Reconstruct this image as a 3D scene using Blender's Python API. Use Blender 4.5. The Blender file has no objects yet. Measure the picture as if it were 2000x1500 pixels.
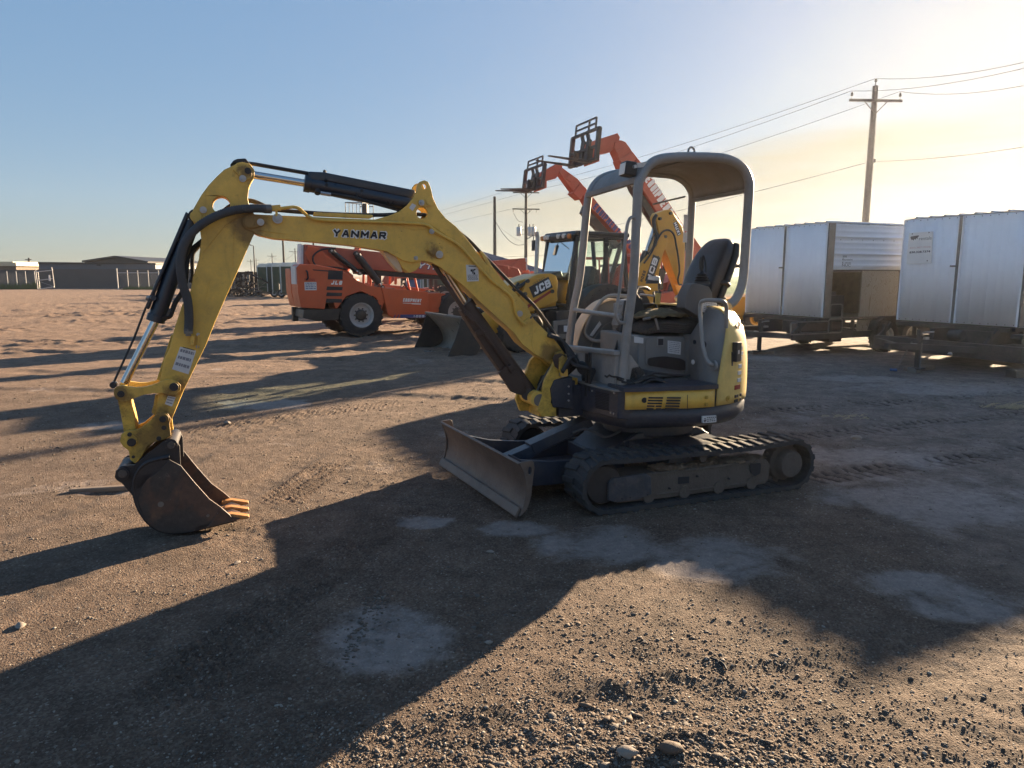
import bpy, bmesh, math, random
import numpy as np
from mathutils import Vector, Matrix, noise as mnoise
from mathutils.geometry import tessellate_polygon
R = math.radians
SC = bpy.context.scene
COL = SC.collection
random.seed(7)
# ------------------------------------------------------------------ camera
FPX, CAMH, PITCH = 1387.0, 1.75, math.atan(213/1387.0)
cam_d = bpy.data.cameras.new('camera'); cam = bpy.data.objects.new('camera', cam_d); COL.objects.link(cam)
cam.location = (0, 0, CAMH); cam.rotation_euler = (R(90)-PITCH, 0, 0)
cam_d.sensor_fit = 'HORIZONTAL'; cam_d.sensor_width = 36.0; cam_d.lens = FPX/2000*36.0
cam_d.clip_start = 0.05; cam_d.clip_end = 9000
SC.camera = cam
# ------------------------------------------------------------------ world and sun
SKY_G = 0.265
SUN_EL, SUN_AZ = R(13.3), R(37.3)          # azimuth clockwise from +Y
w = bpy.data.worlds.new("World"); SC.world = w; w.use_nodes = True
nt = w.node_tree; nt.nodes.clear()
out = nt.nodes.new('ShaderNodeOutputWorld'); bg = nt.nodes.new('ShaderNodeBackground')
sky = nt.nodes.new('ShaderNodeTexSky'); sky.sky_type = 'NISHITA'; sky.sun_disc = False
sky.sun_elevation = SUN_EL; sky.sun_rotation = SUN_AZ; sky.altitude = 200
sky.air_density = 1.0; sky.dust_density = 0.9; sky.ozone_density = 2.0
bg.inputs['Strength'].default_value = 0.076
# thin high cloud bank low on the sun's side, as a layer of the sky itself
tc = nt.nodes.new('ShaderNodeTexCoord'); mp = nt.nodes.new('ShaderNodeMapping')
mp.inputs['Rotation'].default_value = (R(3), R(-7), 0); mp.inputs['Scale'].default_value = (1.3, 1.3, 9.0)
ns = nt.nodes.new('ShaderNodeTexNoise'); ns.inputs['Scale'].default_value = 1.6; ns.inputs['Detail'].default_value = 6
ns.inputs['Roughness'].default_value = 0.55
nt.links.new(tc.outputs['Generated'], mp.inputs['Vector']); nt.links.new(mp.outputs['Vector'], ns.inputs['Vector'])
sx = nt.nodes.new('ShaderNodeSeparateXYZ'); nt.links.new(tc.outputs['Generated'], sx.inputs[0])
def wmath(op, a, b=None, c=None):
    n = nt.nodes.new('ShaderNodeMath'); n.operation = op
    for i, v in enumerate((a, b, c)):
        if v is None: continue
        if isinstance(v, (int, float)): n.inputs[i].default_value = v
        else: nt.links.new(v, n.inputs[i])
    return n.outputs[0]
def wramp(v, a, b):
    n = nt.nodes.new('ShaderNodeMapRange'); n.interpolation_type = 'SMOOTHSTEP'
    nt.links.new(v, n.inputs[0]); n.inputs[1].default_value = a; n.inputs[2].default_value = b
    return n.outputs[0]
# upper edge of the bank rises toward the right (+X)
edge = wmath('MULTIPLY_ADD', sx.outputs[0], 0.16, 0.115)
edge = wmath('ADD', edge, wmath('MULTIPLY_ADD', ns.outputs['Fac'], 0.06, -0.03))
dif = wmath('SUBTRACT', sx.outputs[2], edge)
mask = wmath('SUBTRACT', 1.0, wramp(dif, -0.03, 0.012))
side = wramp(sx.outputs[0], -0.28, 0.10)
mask = wmath('MULTIPLY', mask, side)
dens = wmath('MULTIPLY_ADD', wramp(ns.outputs['Fac'], 0.36, 0.62), 0.50, 0.46)
mask = wmath('MULTIPLY', mask, dens)
gm = nt.nodes.new('ShaderNodeGamma'); gm.inputs[1].default_value = SKY_G      # flattens the dome's range as the phone did
nt.links.new(sky.outputs['Color'], gm.inputs[0])
hs = nt.nodes.new('ShaderNodeHueSaturation'); hs.inputs['Saturation'].default_value = 2.4; nt.links.new(gm.outputs[0], hs.inputs['Color'])
tn = nt.nodes.new('ShaderNodeMixRGB'); tn.blend_type = 'MULTIPLY'; tn.inputs[0].default_value = 1.0; nt.links.new(hs.outputs['Color'], tn.inputs[1]); tn.inputs[2].default_value = (.89, .98, 1.16, 1)
cc = nt.nodes.new('ShaderNodeMixRGB'); cc.blend_type = 'MIX'
nt.links.new(mask, cc.inputs['Fac']); cl = nt.nodes.new('ShaderNodeMixRGB'); cl.blend_type = 'DARKEN'; cl.inputs[0].default_value = 1.0; nt.links.new(tn.outputs[0], cl.inputs[1]); cl.inputs[2].default_value = (1.95, 1.98, 2.02, 1)
nt.links.new(cl.outputs[0], cc.inputs['Color1'])
cc.inputs['Color2'].default_value = (1.72, 1.58, 1.20, 1)
nt.links.new(cc.outputs['Color'], bg.inputs['Color']); nt.links.new(bg.outputs[0], out.inputs[0])

sd = bpy.data.lights.new('sun', 'SUN'); so = bpy.data.objects.new('sun', sd); COL.objects.link(so)
sd.energy = 5.0; sd.angle = R(0.55); sd.color = (1.0, 0.76, 0.50)
sdir = Vector((math.sin(SUN_AZ)*math.cos(SUN_EL), math.cos(SUN_AZ)*math.cos(SUN_EL), math.sin(SUN_EL)))
so.rotation_euler = (-sdir).to_track_quat('-Z', 'Y').to_euler()
so.location = (20, 20, 20)
vs = SC.view_settings
vs.view_transform = 'Standard'; vs.look = 'None'; vs.exposure = 2.32; vs.gamma = 1.0

# ------------------------------------------------------------------ measured camera rays onto real planes
class Frame:
    """Ground frame of one machine: origin on the ground, x forward, y to its left."""
    def __init__(s, ox, oy, deg):
        s.o = (ox, oy); s.a = R(deg); s.f = (math.cos(s.a), math.sin(s.a)); s.l = (-math.sin(s.a), math.cos(s.a))
    @staticmethod
    def ray(px, py):
        a = (px-1000)/FPX; b = (750-py)/FPX
        return (a, math.cos(PITCH)+b*math.sin(PITCH), -math.sin(PITCH)+b*math.cos(PITCH))
    def side(s, px, py, y):          # -> (x, z) on the plane y
        r = s.ray(px, py); p = (s.o[0]+s.l[0]*y, s.o[1]+s.l[1]*y)
        t = (s.l[0]*p[0]+s.l[1]*p[1])/(s.l[0]*r[0]+s.l[1]*r[1])
        q = (t*r[0]-s.o[0], t*r[1]-s.o[1])
        return (q[0]*s.f[0]+q[1]*s.f[1], CAMH+t*r[2])
    def front(s, px, py, x):         # -> (y, z) on the plane x
        r = s.ray(px, py); p = (s.o[0]+s.f[0]*x, s.o[1]+s.f[1]*x)
        t = (s.f[0]*p[0]+s.f[1]*p[1])/(s.f[0]*r[0]+s.f[1]*r[1])
        q = (t*r[0]-s.o[0], t*r[1]-s.o[1])
        return (q[0]*s.l[0]+q[1]*s.l[1], CAMH+t*r[2])
    def level(s, px, py, z):         # -> (x, y) at the height z
        r = s.ray(px, py); t = (z-CAMH)/r[2]; q = (t*r[0]-s.o[0], t*r[1]-s.o[1])
        return (q[0]*s.f[0]+q[1]*s.f[1], q[0]*s.l[0]+q[1]*s.l[1])
    def sides(s, pts, y): return [s.side(a, b, y) for a, b in pts]
    def world(s, x, y, z=0): return (s.o[0]+s.f[0]*x+s.l[0]*y, s.o[1]+s.f[1]*x+s.l[1]*y, z)
def gpt(px, py, z=0.0):
    r = Frame.ray(px, py); t = (z-CAMH)/r[2]; return (t*r[0], t*r[1], z)
def apt(px, py, Y):                   # point at the depth Y
    r = Frame.ray(px, py); t = Y/r[1]; return (t*r[0], Y, CAMH+t*r[2])

# ------------------------------------------------------------------ object helpers
def tag(o, label=None, cat=None, group=None, kind=None):
    if label: o['label'] = label
    if cat: o['category'] = cat
    if group: o['group'] = group
    if kind: o['kind'] = kind
    return o
def thing(name, label, cat, loc=(0, 0, 0), rot=0.0, group=None, kind=None):
    o = bpy.data.objects.new(name, None); COL.objects.link(o)
    o.empty_display_size = 0.3
    o.location = loc; o.rotation_euler = (0, 0, rot)
    return tag(o, label, cat, group, kind)
def copy_tree(o, parent=None):
    c = o.copy(); COL.objects.link(c)
    if parent is not None: c.parent = parent
    for ch in list(o.children): copy_tree(ch, c)
    return c
def fillet(pts, r=0.02, n=3):
    """Round the corners of a closed 2-D outline."""
    o = []; N = len(pts)
    for i in range(N):
        p = Vector(pts[i-1]); q = Vector(pts[i]); s = Vector(pts[(i+1) % N])
        a = (p-q); b = (s-q); d = min(r, a.length*.45, b.length*.45)
        if d < 1e-5: o.append(tuple(q)); continue
        A = q+a.normalized()*d; B = q+b.normalized()*d
        for k in range(n+1):
            t = k/n; o.append(tuple(A.lerp(q, t).lerp(q.lerp(B, t), t)))
    return o
def chaikin(pts, it=2, closed=True):
    P = [tuple(p) for p in pts]
    for _ in range(it):
        Q = []; n = len(P)
        rng = range(n) if closed else range(n-1)
        if not closed: Q.append(P[0])
        for i in rng:
            a, b = P[i], P[(i+1) % n]
            Q.append(tuple(.75*x+.25*y for x, y in zip(a, b))); Q.append(tuple(.25*x+.75*y for x, y in zip(a, b)))
        if not closed: Q.append(P[-1])
        P = Q
    return P
def circ(cx, cz, r, n=20, ry=None, a0=0.0):
    ry = r if ry is None else ry
    return [(cx+r*math.cos(a0+2*math.pi*i/n), cz+ry*math.sin(a0+2*math.pi*i/n)) for i in range(n)]
def crom(pts, n=6):
    """Catmull-Rom through 3-D points."""
    P = [Vector(p) for p in pts]; P = [P[0]*2-P[1]]+P+[P[-1]*2-P[-2]]; o = []
    for i in range(1, len(P)-2):
        a, b, c, d = P[i-1:i+3]
        for k in range(n):
            t = k/n; o.append(.5*((2*b)+(c-a)*t+(2*a-5*b+4*c-d)*t*t+(3*b-a-3*c+d)*t*t*t))
    o.append(P[-2]); return o
def bend(pts, r, n=5):
    """Open 3-D polyline with rounded corners."""
    P = [Vector(p) for p in pts]; o = [P[0]]
    for i in range(1, len(P)-1):
        q = P[i]; a = P[i-1]-q; b = P[i+1]-q; d = min(r, a.length*.48, b.length*.48)
        A = q+a.normalized()*d; B = q+b.normalized()*d
        for k in range(n+1):
            t = k/n; o.append(A.lerp(q, t).lerp(q.lerp(B, t), t))
    o.append(P[-1]); return o
NOSPLIT = {'decal', 'grille', 'vent_slots', 'cover_marks', 'cover_slots', 'track_lugs', 'inner_ribs', 'caked_mud', 'track_belt', 'lettering', 'tyre_tread',
           'roof_beam', 'loader_bucket', 'cab_frame', 'stray', 'travel_levers', 'undercarriage', 'dozer_blade', 'floor_mat', 'back_hose_guard', 'hydraulic_pipe', 'arm', 'pin_boss', 'grass_tuft',  'lower_frame', 'chain_mesh', 'corrugation'}
class MB:
    def __init__(s): s.v = []; s.f = []; s.m = []; s.mi = 0; s.g = []
    def add(s, vs, fs):
        k = len(s.v); s.g.append((k, k+len(vs), len(s.f), len(s.f)+len(fs))); s.v += [tuple(v) for v in vs]; s.f += [tuple(i+k for i in f) for f in fs]; s.m += [s.mi]*len(fs); return s
    def box(s, c, d, rot=None):
        x, y, z = (q/2 for q in d)
        vs = [Vector((i, j, k)) for i in (-x, x) for j in (-y, y) for k in (-z, z)]
        if rot is not None:
            m = rot if isinstance(rot, Matrix) else Matrix.Rotation(rot, 3, 'Z'); vs = [m @ v for v in vs]
        vs = [v+Vector(c) for v in vs]
        return s.add(vs, [(0, 1, 3, 2), (4, 6, 7, 5), (0, 4, 5, 1), (2, 3, 7, 6), (0, 2, 6, 4), (1, 5, 7, 3)])
    def bb(s, x0, x1, y0, y1, z0, z1): return s.box(((x0+x1)/2, (y0+y1)/2, (z0+z1)/2), (abs(x1-x0), abs(y1-y0), abs(z1-z0)))
    def bar(s, a, b, wd, ht, up=(0, 0, 1)):
        a = Vector(a); b = Vector(b); d = b-a; L = d.length
        if L < 1e-6: return s
        x = d/L; u = Vector(up)
        if abs(x.dot(u)) > .98: u = Vector((0, 1, 0))
        y = u.cross(x).normalized(); z = x.cross(y)
        return s.box((a+b)/2, (L, wd, ht), Matrix((x, y, z)).transposed())
    def prism(s, pts, t0, t1, axis='y', holes=()):
        """pts 2-D; axis y: (x,z) outline; axis x: (y,z); axis z: (x,y)."""
        def P(p, t):
            return {'y': (p[0], t, p[1]), 'x': (t, p[0], p[1]), 'z': (p[0], p[1], t)}[axis]
        loops = [list(pts)]+[list(h) for h in holes]
        flat = [p for l in loops for p in l]; n = len(flat)
        tr = tessellate_polygon([[Vector((p[0], p[1], 0)) for p in l] for l in loops])
        vs = [P(p, t0) for p in flat]+[P(p, t1) for p in flat]; fs = []
        if not holes and n > 2:
            # ngon caps where the outline is simple keep the bevel clean
            fs += [tuple(t) for t in tr]+[tuple(i+n for i in reversed(t)) for t in tr]
        else:
            fs += [tuple(t) for t in tr]+[tuple(i+n for i in reversed(t)) for t in tr]
        k = 0
        for l in loops:
            m = len(l)
            for i in range(m): fs.append((k+i, k+(i+1) % m, k+(i+1) % m+n, k+i+n))
            k += m
        return s.add(vs, fs)
    def tube(s, path, r, n=10, caps=True, r1=None, flat=None):
        P = [Vector(p) for p in path]; N = len(P); vs = []; fs = []
        up = Vector((0, 0, 1)); prev = None
        for i in range(N):
            t = (P[min(i+1, N-1)]-P[max(i-1, 0)]).normalized()
            if prev is None:
                a = up if abs(t.dot(up)) < .95 else Vector((0, 1, 0)); u = (a-t*a.dot(t)).normalized()
            else:
                u = (prev-t*prev.dot(t)).normalized()
            prev = u; v = t.cross(u)
            rr = r if r1 is None else r+(r1-r)*i/(N-1)
            for k in range(n):
                an = 2*math.pi*k/n; vs.append(P[i]+(u*math.cos(an)+v*math.sin(an)*(flat or 1))*rr)
        for i in range(N-1):
            for k in range(n): fs.append((i*n+k, i*n+(k+1) % n, (i+1)*n+(k+1) % n, (i+1)*n+k))
        if caps: fs += [tuple(reversed(range(n))), tuple(range((N-1)*n, N*n))]
        return s.add(vs, fs)
    def cyl(s, a, b, r, n=20, r1=None): return s.tube([a, b], r, n, True, r1)
    def lathe(s, prof, c=(0, 0, 0), axis='y', n=32, a0=0.0, a1=2*math.pi):
        """prof list of (radius, along axis)."""
        full = abs(a1-a0-2*math.pi) < 1e-6; m = n if full else n+1; vs = []; fs = []
        for r, h in prof:
            for k in range(m):
                a = a0+(a1-a0)*k/n; u, v = r*math.cos(a), r*math.sin(a)
                p = {'y': (u, h, v), 'x': (h, u, v), 'z': (u, v, h)}[axis]
                vs.append((p[0]+c[0], p[1]+c[1], p[2]+c[2]))
        for i in range(len(prof)-1):
            for k in range(n):
                k2 = (k+1) % m if full else k+1
                fs.append((i*m+k, i*m+k2, (i+1)*m+k2, (i+1)*m+k))
        return s.add(vs, fs)
    def grid(s, rows):
        m = len(rows[0]); vs = [p for r in rows for p in r]; fs = []
        for i in range(len(rows)-1):
            for k in range(m-1): fs.append((i*m+k, i*m+k+1, (i+1)*m+k+1, (i+1)*m+k))
        return s.add(vs, fs)
    def xform(s, M, k0=0):
        for i in range(k0, len(s.v)): s.v[i] = tuple(M @ Vector(s.v[i]))
        return s
    def clusters(s):
        A = np.array(s.v); n = len(s.g); bb = [(A[a:b].min(0)-.0012, A[a:b].max(0)+.0012) if b > a else (np.zeros(3), np.zeros(3)) for a, b, c, d in s.g]
        par = list(range(n))
        def find(i):
            while par[i] != i: i = par[i]
            return i
        for i in range(n):
            for j in range(i):
                if (bb[i][0] <= bb[j][1]).all() and (bb[j][0] <= bb[i][1]).all(): par[find(i)] = find(j)
        out = {}
        for i in range(n): out.setdefault(find(i), []).append(i)
        return list(out.values())
    def build(s, name, mat, parent=None, **kw):
        if name not in NOSPLIT and parent is not None and len(s.g) > 1 and len(s.v) == s.g[-1][1] and len(s.f) == s.g[-1][3]:
            cl = s.clusters()
            if 1 < len(cl) <= 40:
                first = None
                for c in cl:
                    m = MB(); m.f = []
                    for i in c:
                        a, b, f0, f1 = s.g[i]; k = len(m.v); m.v += s.v[a:b]; m.f += [tuple(q-a+k for q in f) for f in s.f[f0:f1]]; m.m += s.m[f0:f1]
                    o = m._build(name, mat, parent, **kw); first = first or o
                return first
        return s._build(name, mat, parent, **kw)
    def _build(s, name, mat, parent=None, bevel=0.0, sharp=38, seg=2, solid=0.0, label=None, weld=True):
        me = bpy.data.meshes.new(name); me.from_pydata(s.v, [], s.f)
        mats = mat if isinstance(mat, (list, tuple)) else [mat]
        for m in mats: me.materials.append(m)
        if len(mats) > 1: me.polygons.foreach_set('material_index', s.m)
        bm = bmesh.new(); bm.from_mesh(me)
        if weld: bmesh.ops.remove_doubles(bm, verts=bm.verts, dist=1e-5)
        bmesh.ops.recalc_face_normals(bm, faces=bm.faces)
        bm.to_mesh(me); bm.free()
        me.polygons.foreach_set('use_smooth', [True]*len(me.polygons))
        me.set_sharp_from_angle(angle=R(sharp)); me.update()
        o = bpy.data.objects.new(name, me); COL.objects.link(o)
        if parent is not None: o.parent = parent
        if solid:
            md = o.modifiers.new('solid', 'SOLIDIFY'); md.thickness = solid; md.offset = 0
        if bevel:
            md = o.modifiers.new('bevel', 'BEVEL'); md.width = bevel; md.segments = seg
            md.limit_method = 'ANGLE'; md.angle_limit = R(40); md.use_clamp_overlap = True
            wn = o.modifiers.new('wn', 'WEIGHTED_NORMAL'); wn.keep_sharp = False
        if label: o['label'] = label
        return o
def lettering(name, txt, o3, xd, yd, height, mat, parent, width=None, bold=0.0, shear=0.0, lift=0.0, depth=0.0008, align='LEFT', space=1.0):
    """Flat raised letters: o3 baseline start, xd/yd unit directions in the parent's space."""
    cu = bpy.data.curves.new('t', 'FONT'); cu.body = txt; cu.size = 1; cu.offset = bold; cu.shear = shear; cu.space_character = space
    cu.resolution_u = 3
    to = bpy.data.objects.new('t', cu); COL.objects.link(to)
    bpy.context.view_layer.update()
    me = bpy.data.meshes.new_from_object(to.evaluated_get(bpy.context.evaluated_depsgraph_get()))
    bpy.data.objects.remove(to); bpy.data.curves.remove(cu)
    n = len(me.vertices); co = np.zeros(n*3); me.vertices.foreach_get('co', co); co = co.reshape(-1, 3)
    x0, y0 = co[:, 0].min(), co[:, 1].min(); wx = co[:, 0].max()-x0; hy = co[:, 1].max()-y0
    sy = height/hy; sx_ = (width/wx) if width else sy
    X = Vector(xd).normalized(); Y = Vector(yd).normalized(); Z = X.cross(Y)
    off = -wx/2 if align == 'CENTER' else 0
    vs = [Vector(o3)+X*((c[0]-x0+off)*sx_)+Y*((c[1]-y0)*sy)+Z*(lift+depth) for c in co]
    fs = [tuple(p.vertices) for p in me.polygons]; bpy.data.meshes.remove(me)
    b = MB(); b.add(vs, fs)
    # rim so the letters have a body
    ed = {}
    for f in fs:
        for i in range(len(f)):
            e = (f[i], f[(i+1) % len(f)]); k = tuple(sorted(e)); ed.setdefault(k, []).append(e)
    rim = [v[0] for v in ed.values() if len(v) == 1]
    b.add([tuple(v-Z*depth) for v in vs], [])
    n = len(vs)
    for a, c in rim: b.f.append((c, a, a+n, c+n)); b.m.append(0)
    me = bpy.data.meshes.new(name); me.from_pydata(b.v, [], b.f); me.materials.append(mat); me.update()
    o = bpy.data.objects.new(name, me); COL.objects.link(o); o.parent = parent
    return o

# block lettering drawn from strokes, for the bold machine logos
GLY = {'A': [[(0, 0), (.42, 1), (.62, 1), (1, 0)], [(.2, .34), (.82, .34)]], 'B': [[(0, 0), (0, 1), (.8, 1), (.97, .86), (.97, .64), (.8, .53), (0, .53)], [(.8, .53), (1, .4), (1, .14), (.82, 0), (0, 0)]], 'C': [[(1, .78), (.85, 1), (.15, 1), (0, .82), (0, .18), (.15, 0), (.85, 0), (1, .22)]],
       'D': [[(0, 0), (0, 1), (.7, 1), (1, .75), (1, .25), (.7, 0), (0, 0)]], 'E': [[(1, 1), (0, 1), (0, 0), (1, 0)], [(0, .5), (.85, .5)]], 'G': [[(1, .78), (.85, 1), (.15, 1), (0, .82), (0, .18), (.15, 0), (1, 0), (1, .48), (.55, .48)]], 'H': [[(0, 0), (0, 1)], [(1, 0), (1, 1)], [(0, .5), (1, .5)]],
       'I': [[(.5, 0), (.5, 1)]], 'J': [[(.9, 1), (.9, .2), (.72, 0), (.1, 0), (.1, .18)]], 'K': [[(0, 0), (0, 1)], [(1, 1), (.1, .48), (1, 0)]], 'L': [[(0, 1), (0, 0), (1, 0)]], 'M': [[(0, 0), (0, 1), (.5, .35), (1, 1), (1, 0)]], 'N': [[(0, 0), (0, 1), (1, 0), (1, 1)]],
       'O': [[(.15, 0), (0, .18), (0, .82), (.15, 1), (.85, 1), (1, .82), (1, .18), (.85, 0), (.15, 0)]], 'P': [[(0, 0), (0, 1), (.85, 1), (1, .85), (1, .62), (.85, .47), (0, .47)]], 'Q': [[(.15, 0), (0, .18), (0, .82), (.15, 1), (.85, 1), (1, .82), (1, .18), (.85, 0), (.15, 0)], [(.6, .3), (1, 0)]],
       'R': [[(0, 0), (0, 1), (.85, 1), (1, .85), (1, .62), (.85, .47), (0, .47)], [(.5, .47), (1, 0)]], 'S': [[(1, .82), (.88, 1), (.12, 1), (0, .86), (0, .64), (.12, .52), (.88, .48), (1, .36), (1, .14), (.88, 0), (.12, 0), (0, .18)]], 'T': [[(0, 1), (1, 1)], [(.5, 1), (.5, 0)]], 'U': [[(0, 1), (0, .18), (.15, 0), (.85, 0), (1, .18), (1, 1)]],
       'X': [[(0, 0), (1, 1)], [(0, 1), (1, 0)]], 'Y': [[(0, 1), (.5, .48), (1, 1)], [(.5, .48), (.5, 0)]], '0': [[(0, .1), (0, .9), (.1, 1), (.9, 1), (1, .9), (1, .1), (.9, 0), (.1, 0), (0, .1)]], '1': [[(.2, .8), (.55, 1), (.55, 0)]], '5': [[(1, 1), (0, 1), (0, .56), (.85, .56), (1, .44), (1, .12), (.85, 0), (0, 0)]],
       '4': [[(.75, 0), (.75, 1), (0, .3), (1, .3)]], '3': [[(0, 1), (1, 1), (1, 0), (0, 0)], [(.2, .52), (1, .52)]]}
def block_text(name, txt, o3, xd, yd, height, width, stroke, mat, parent, lift=0.0, shear=0.0, gap=.28, wf=None):
    """Raised letters of constant stroke; stroke is a fraction of the height."""
    X = Vector(xd).normalized(); Y = Vector(yd).normalized(); Z = X.cross(Y); wts = [(.35 if c in 'I' else .6 if c == ' ' else .75 if c == '1' else 1.15 if c in 'MN' else 1) for c in txt]
    tot = sum(wts)+gap*(len(txt)-1); u = width/tot; st = stroke*height; b = MB(); x0 = 0; k = 0; O = Vector(o3)
    for c, wt in zip(txt, wts):
        for ln in GLY.get(c, []):
            ip = st*.5 if stroke < .5 else 0
            P = [(x0+ip+p[0]*(wt*u-2*ip), ip+p[1]*(height-2*ip)) for p in ln]
            for i in range(len(P)-1):
                a = Vector(P[i]); d = Vector(P[i+1])-a; L_ = d.length; d.normalize(); a = a-d*st*.42; e = Vector(P[i+1])+d*st*.42; nn = Vector((-d.y, d.x))*st/2; q = [a+nn, e+nn, e-nn, a-nn]; h = lift+.0006+.00012*(k % 9); k += 1
                v = [O+X*(p.x+shear*p.y)+Y*p.y+Z*h for p in q]; v += [w_-Z*.0008 for w_ in v]; b.add(v, [(0, 1, 2, 3), (4, 7, 6, 5), (0, 4, 5, 1), (1, 5, 6, 2), (2, 6, 7, 3), (3, 7, 4, 0)])
        x0 += (wt+gap)*u
    return b._build(name, mat, parent, weld=False)
# ------------------------------------------------------------------ materials
def nodes(name):
    m = bpy.data.materials.new(name); m.use_nodes = True; t = m.node_tree
    return m, t, t.nodes['Principled BSDF']
def N(t, ty, **kw):
    n = t.nodes.new(ty)
    for k, v in kw.items():
        if k.startswith('_'): setattr(n, k[1:], v)
        else: n.inputs[k.replace('__', ' ')].default_value = v
    return n
def L(t, a, b): t.links.new(a, b)
def cramp(t, fac, stops):
    n = t.nodes.new('ShaderNodeValToRGB'); e = n.color_ramp.elements
    while len(e) < len(stops): e.new(0.5)
    for i, (p, c) in enumerate(stops): e[i].position = p; e[i].color = (*c, 1) if len(c) == 3 else c
    t.links.new(fac, n.inputs[0]); return n.outputs[0]
def mrange(t, v, a, b, c=0.0, d=1.0):
    n = t.nodes.new('ShaderNodeMapRange'); n.clamp = True
    t.links.new(v, n.inputs[0]); n.inputs[1].default_value = a; n.inputs[2].default_value = b
    n.inputs[3].default_value = c; n.inputs[4].default_value = d; return n.outputs[0]
def mix(t, fac, a, b, mode='MIX'):
    n = t.nodes.new('ShaderNodeMixRGB'); n.blend_type = mode
    for i, v in ((0, fac), (1, a), (2, b)):
        if isinstance(v, (int, float)): n.inputs[i].default_value = v
        elif isinstance(v, tuple): n.inputs[i].default_value = (*v, 1) if len(v) == 3 else v
        else: t.links.new(v, n.inputs[i])
    return n.outputs[0]
def mth(t, op, a, b=0.0):
    n = t.nodes.new('ShaderNodeMath'); n.operation = op
    for i, v in ((0, a), (1, b)):
        if isinstance(v, (int, float)): n.inputs[i].default_value = v
        else: t.links.new(v, n.inputs[i])
    return n.outputs[0]
DIRT = (0.16, 0.115, 0.08)
def paint(name, col, rough=0.5, metal=0.0, dirt=0.25, dcol=DIRT, spot=0.25, rust=0.0, scale=3.0, bump=0.05, coat=0.0, spec=0.5):
    """Worn paint, plastic or metal: mottled tone, dust patches, chips or rust spots, fine bump."""
    m, t, b = nodes(name); tc = N(t, 'ShaderNodeTexCoord'); v = tc.outputs['Object']
    n1 = N(t, 'ShaderNodeTexNoise', Scale=scale, Detail=6.0, Roughness=0.62); L(t, v, n1.inputs['Vector'])
    n2 = N(t, 'ShaderNodeTexNoise', Scale=scale*11, Detail=5.0, Roughness=0.7); L(t, v, n2.inputs['Vector'])
    n3 = N(t, 'ShaderNodeTexNoise', Scale=scale*2.3, Detail=8.0, Roughness=0.75); L(t, v, n3.inputs['Vector'])
    dk = tuple(c*(1-spot*.55) for c in col); lt = tuple(min(1, c*(1+spot*.35)+.01*spot) for c in col)
    c = cramp(t, n1.outputs['Fac'], [(0.3, dk), (0.5, col), (0.72, lt)])
    dm = mth(t, 'MULTIPLY', mrange(t, n3.outputs['Fac'], .44, .72), dirt)
    dm = mth(t, 'ADD', dm, mth(t, 'MULTIPLY', mrange(t, n2.outputs['Fac'], .5, .8), dirt*.5))
    c = mix(t, dm, c, dcol)
    if rust:
        n4 = N(t, 'ShaderNodeTexNoise', Scale=scale*5, Detail=9.0, Roughness=0.8); L(t, v, n4.inputs['Vector'])
        rm = mth(t, 'MULTIPLY', mrange(t, n4.outputs['Fac'], .60, .66), min(1, rust*2))
        c = mix(t, rm, c, (0.085, 0.035, 0.016))
    L(t, c, b.inputs['Base Color'])
    r = mrange(t, n3.outputs['Fac'], .3, .75, max(.04, rough-.12), min(1, rough+.18)); L(t, r, b.inputs['Roughness'])
    b.inputs['Metallic'].default_value = metal; b.inputs['Specular IOR Level'].default_value = spec
    if coat: b.inputs['Coat Weight'].default_value = coat; b.inputs['Coat Roughness'].default_value = .25
    bp = N(t, 'ShaderNodeBump', Strength=bump*4, Distance=0.01)
    L(t, n2.outputs['Fac'], bp.inputs['Height']); L(t, bp.outputs[0], b.inputs['Normal'])
    return m
M = {}
M['yellow'] = paint('worn_yellow_paint', (0.74, 0.46, 0.082), .48, dirt=.34, rust=.16, spot=.35, dcol=(.24, .165, .09), coat=.12)
M['yellow_dirty'] = paint('oily_yellow_paint', (0.62, 0.39, 0.06), .5, dirt=.55, rust=.7, spot=.7, dcol=(.055, .032, .016), scale=7)
M['yellow_pale'] = paint('faded_yellow_cover', (0.66, 0.47, 0.14), .5, dirt=.25, spot=.3)
M['beige'] = paint('sun_bleached_cover', (0.62, 0.46, 0.30), .55, dirt=.15, spot=.25)
M['grey'] = paint('grey_machine_paint', (0.17, 0.172, 0.172), .5, dirt=.35, spot=.3, dcol=(.20, .17, .14), coat=.05)
M['grey_light'] = paint('worn_grey_tube', (0.25, 0.25, 0.245), .42, dirt=.35, spot=.35, rust=.12, dcol=(.16, .13, .10))
M['grey_roof'] = paint('dusty_grey_roof', (0.20, 0.19, 0.18), .6, dirt=.5, spot=.35, dcol=(.21, .17, .13))
M['navy_scratched'] = paint('scratched_blue_cover', (0.035, 0.042, 0.058), .45, dirt=.5, spot=.7, rust=.5, scale=7, dcol=(.15, .13, .115))
M['navy'] = paint('dark_blue_frame', (0.020, 0.030, 0.050), .42, dirt=.32, spot=.5, rust=.1, dcol=(.13, .11, .09))
M['navy_barrel'] = paint('dark_cylinder_barrel', (0.012, 0.020, 0.036), .35, dirt=.15, spot=.5, rust=.15, dcol=(.09, .08, .07), coat=.25)
M['black'] = paint('black_plastic', (0.016, 0.017, 0.019), .5, dirt=.2, spot=.4, dcol=(.10, .09, .08))
M['vinyl'] = paint('black_seat_vinyl', (0.020, 0.021, 0.026), .42, dirt=.18, spot=.3, scale=6, dcol=(.12, .10, .09))
M['rubber'] = paint('dusty_black_rubber', (0.022, 0.024, 0.028), .78, dirt=.45, spot=.4, scale=5, dcol=(.095, .085, .08), bump=.12)
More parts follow.
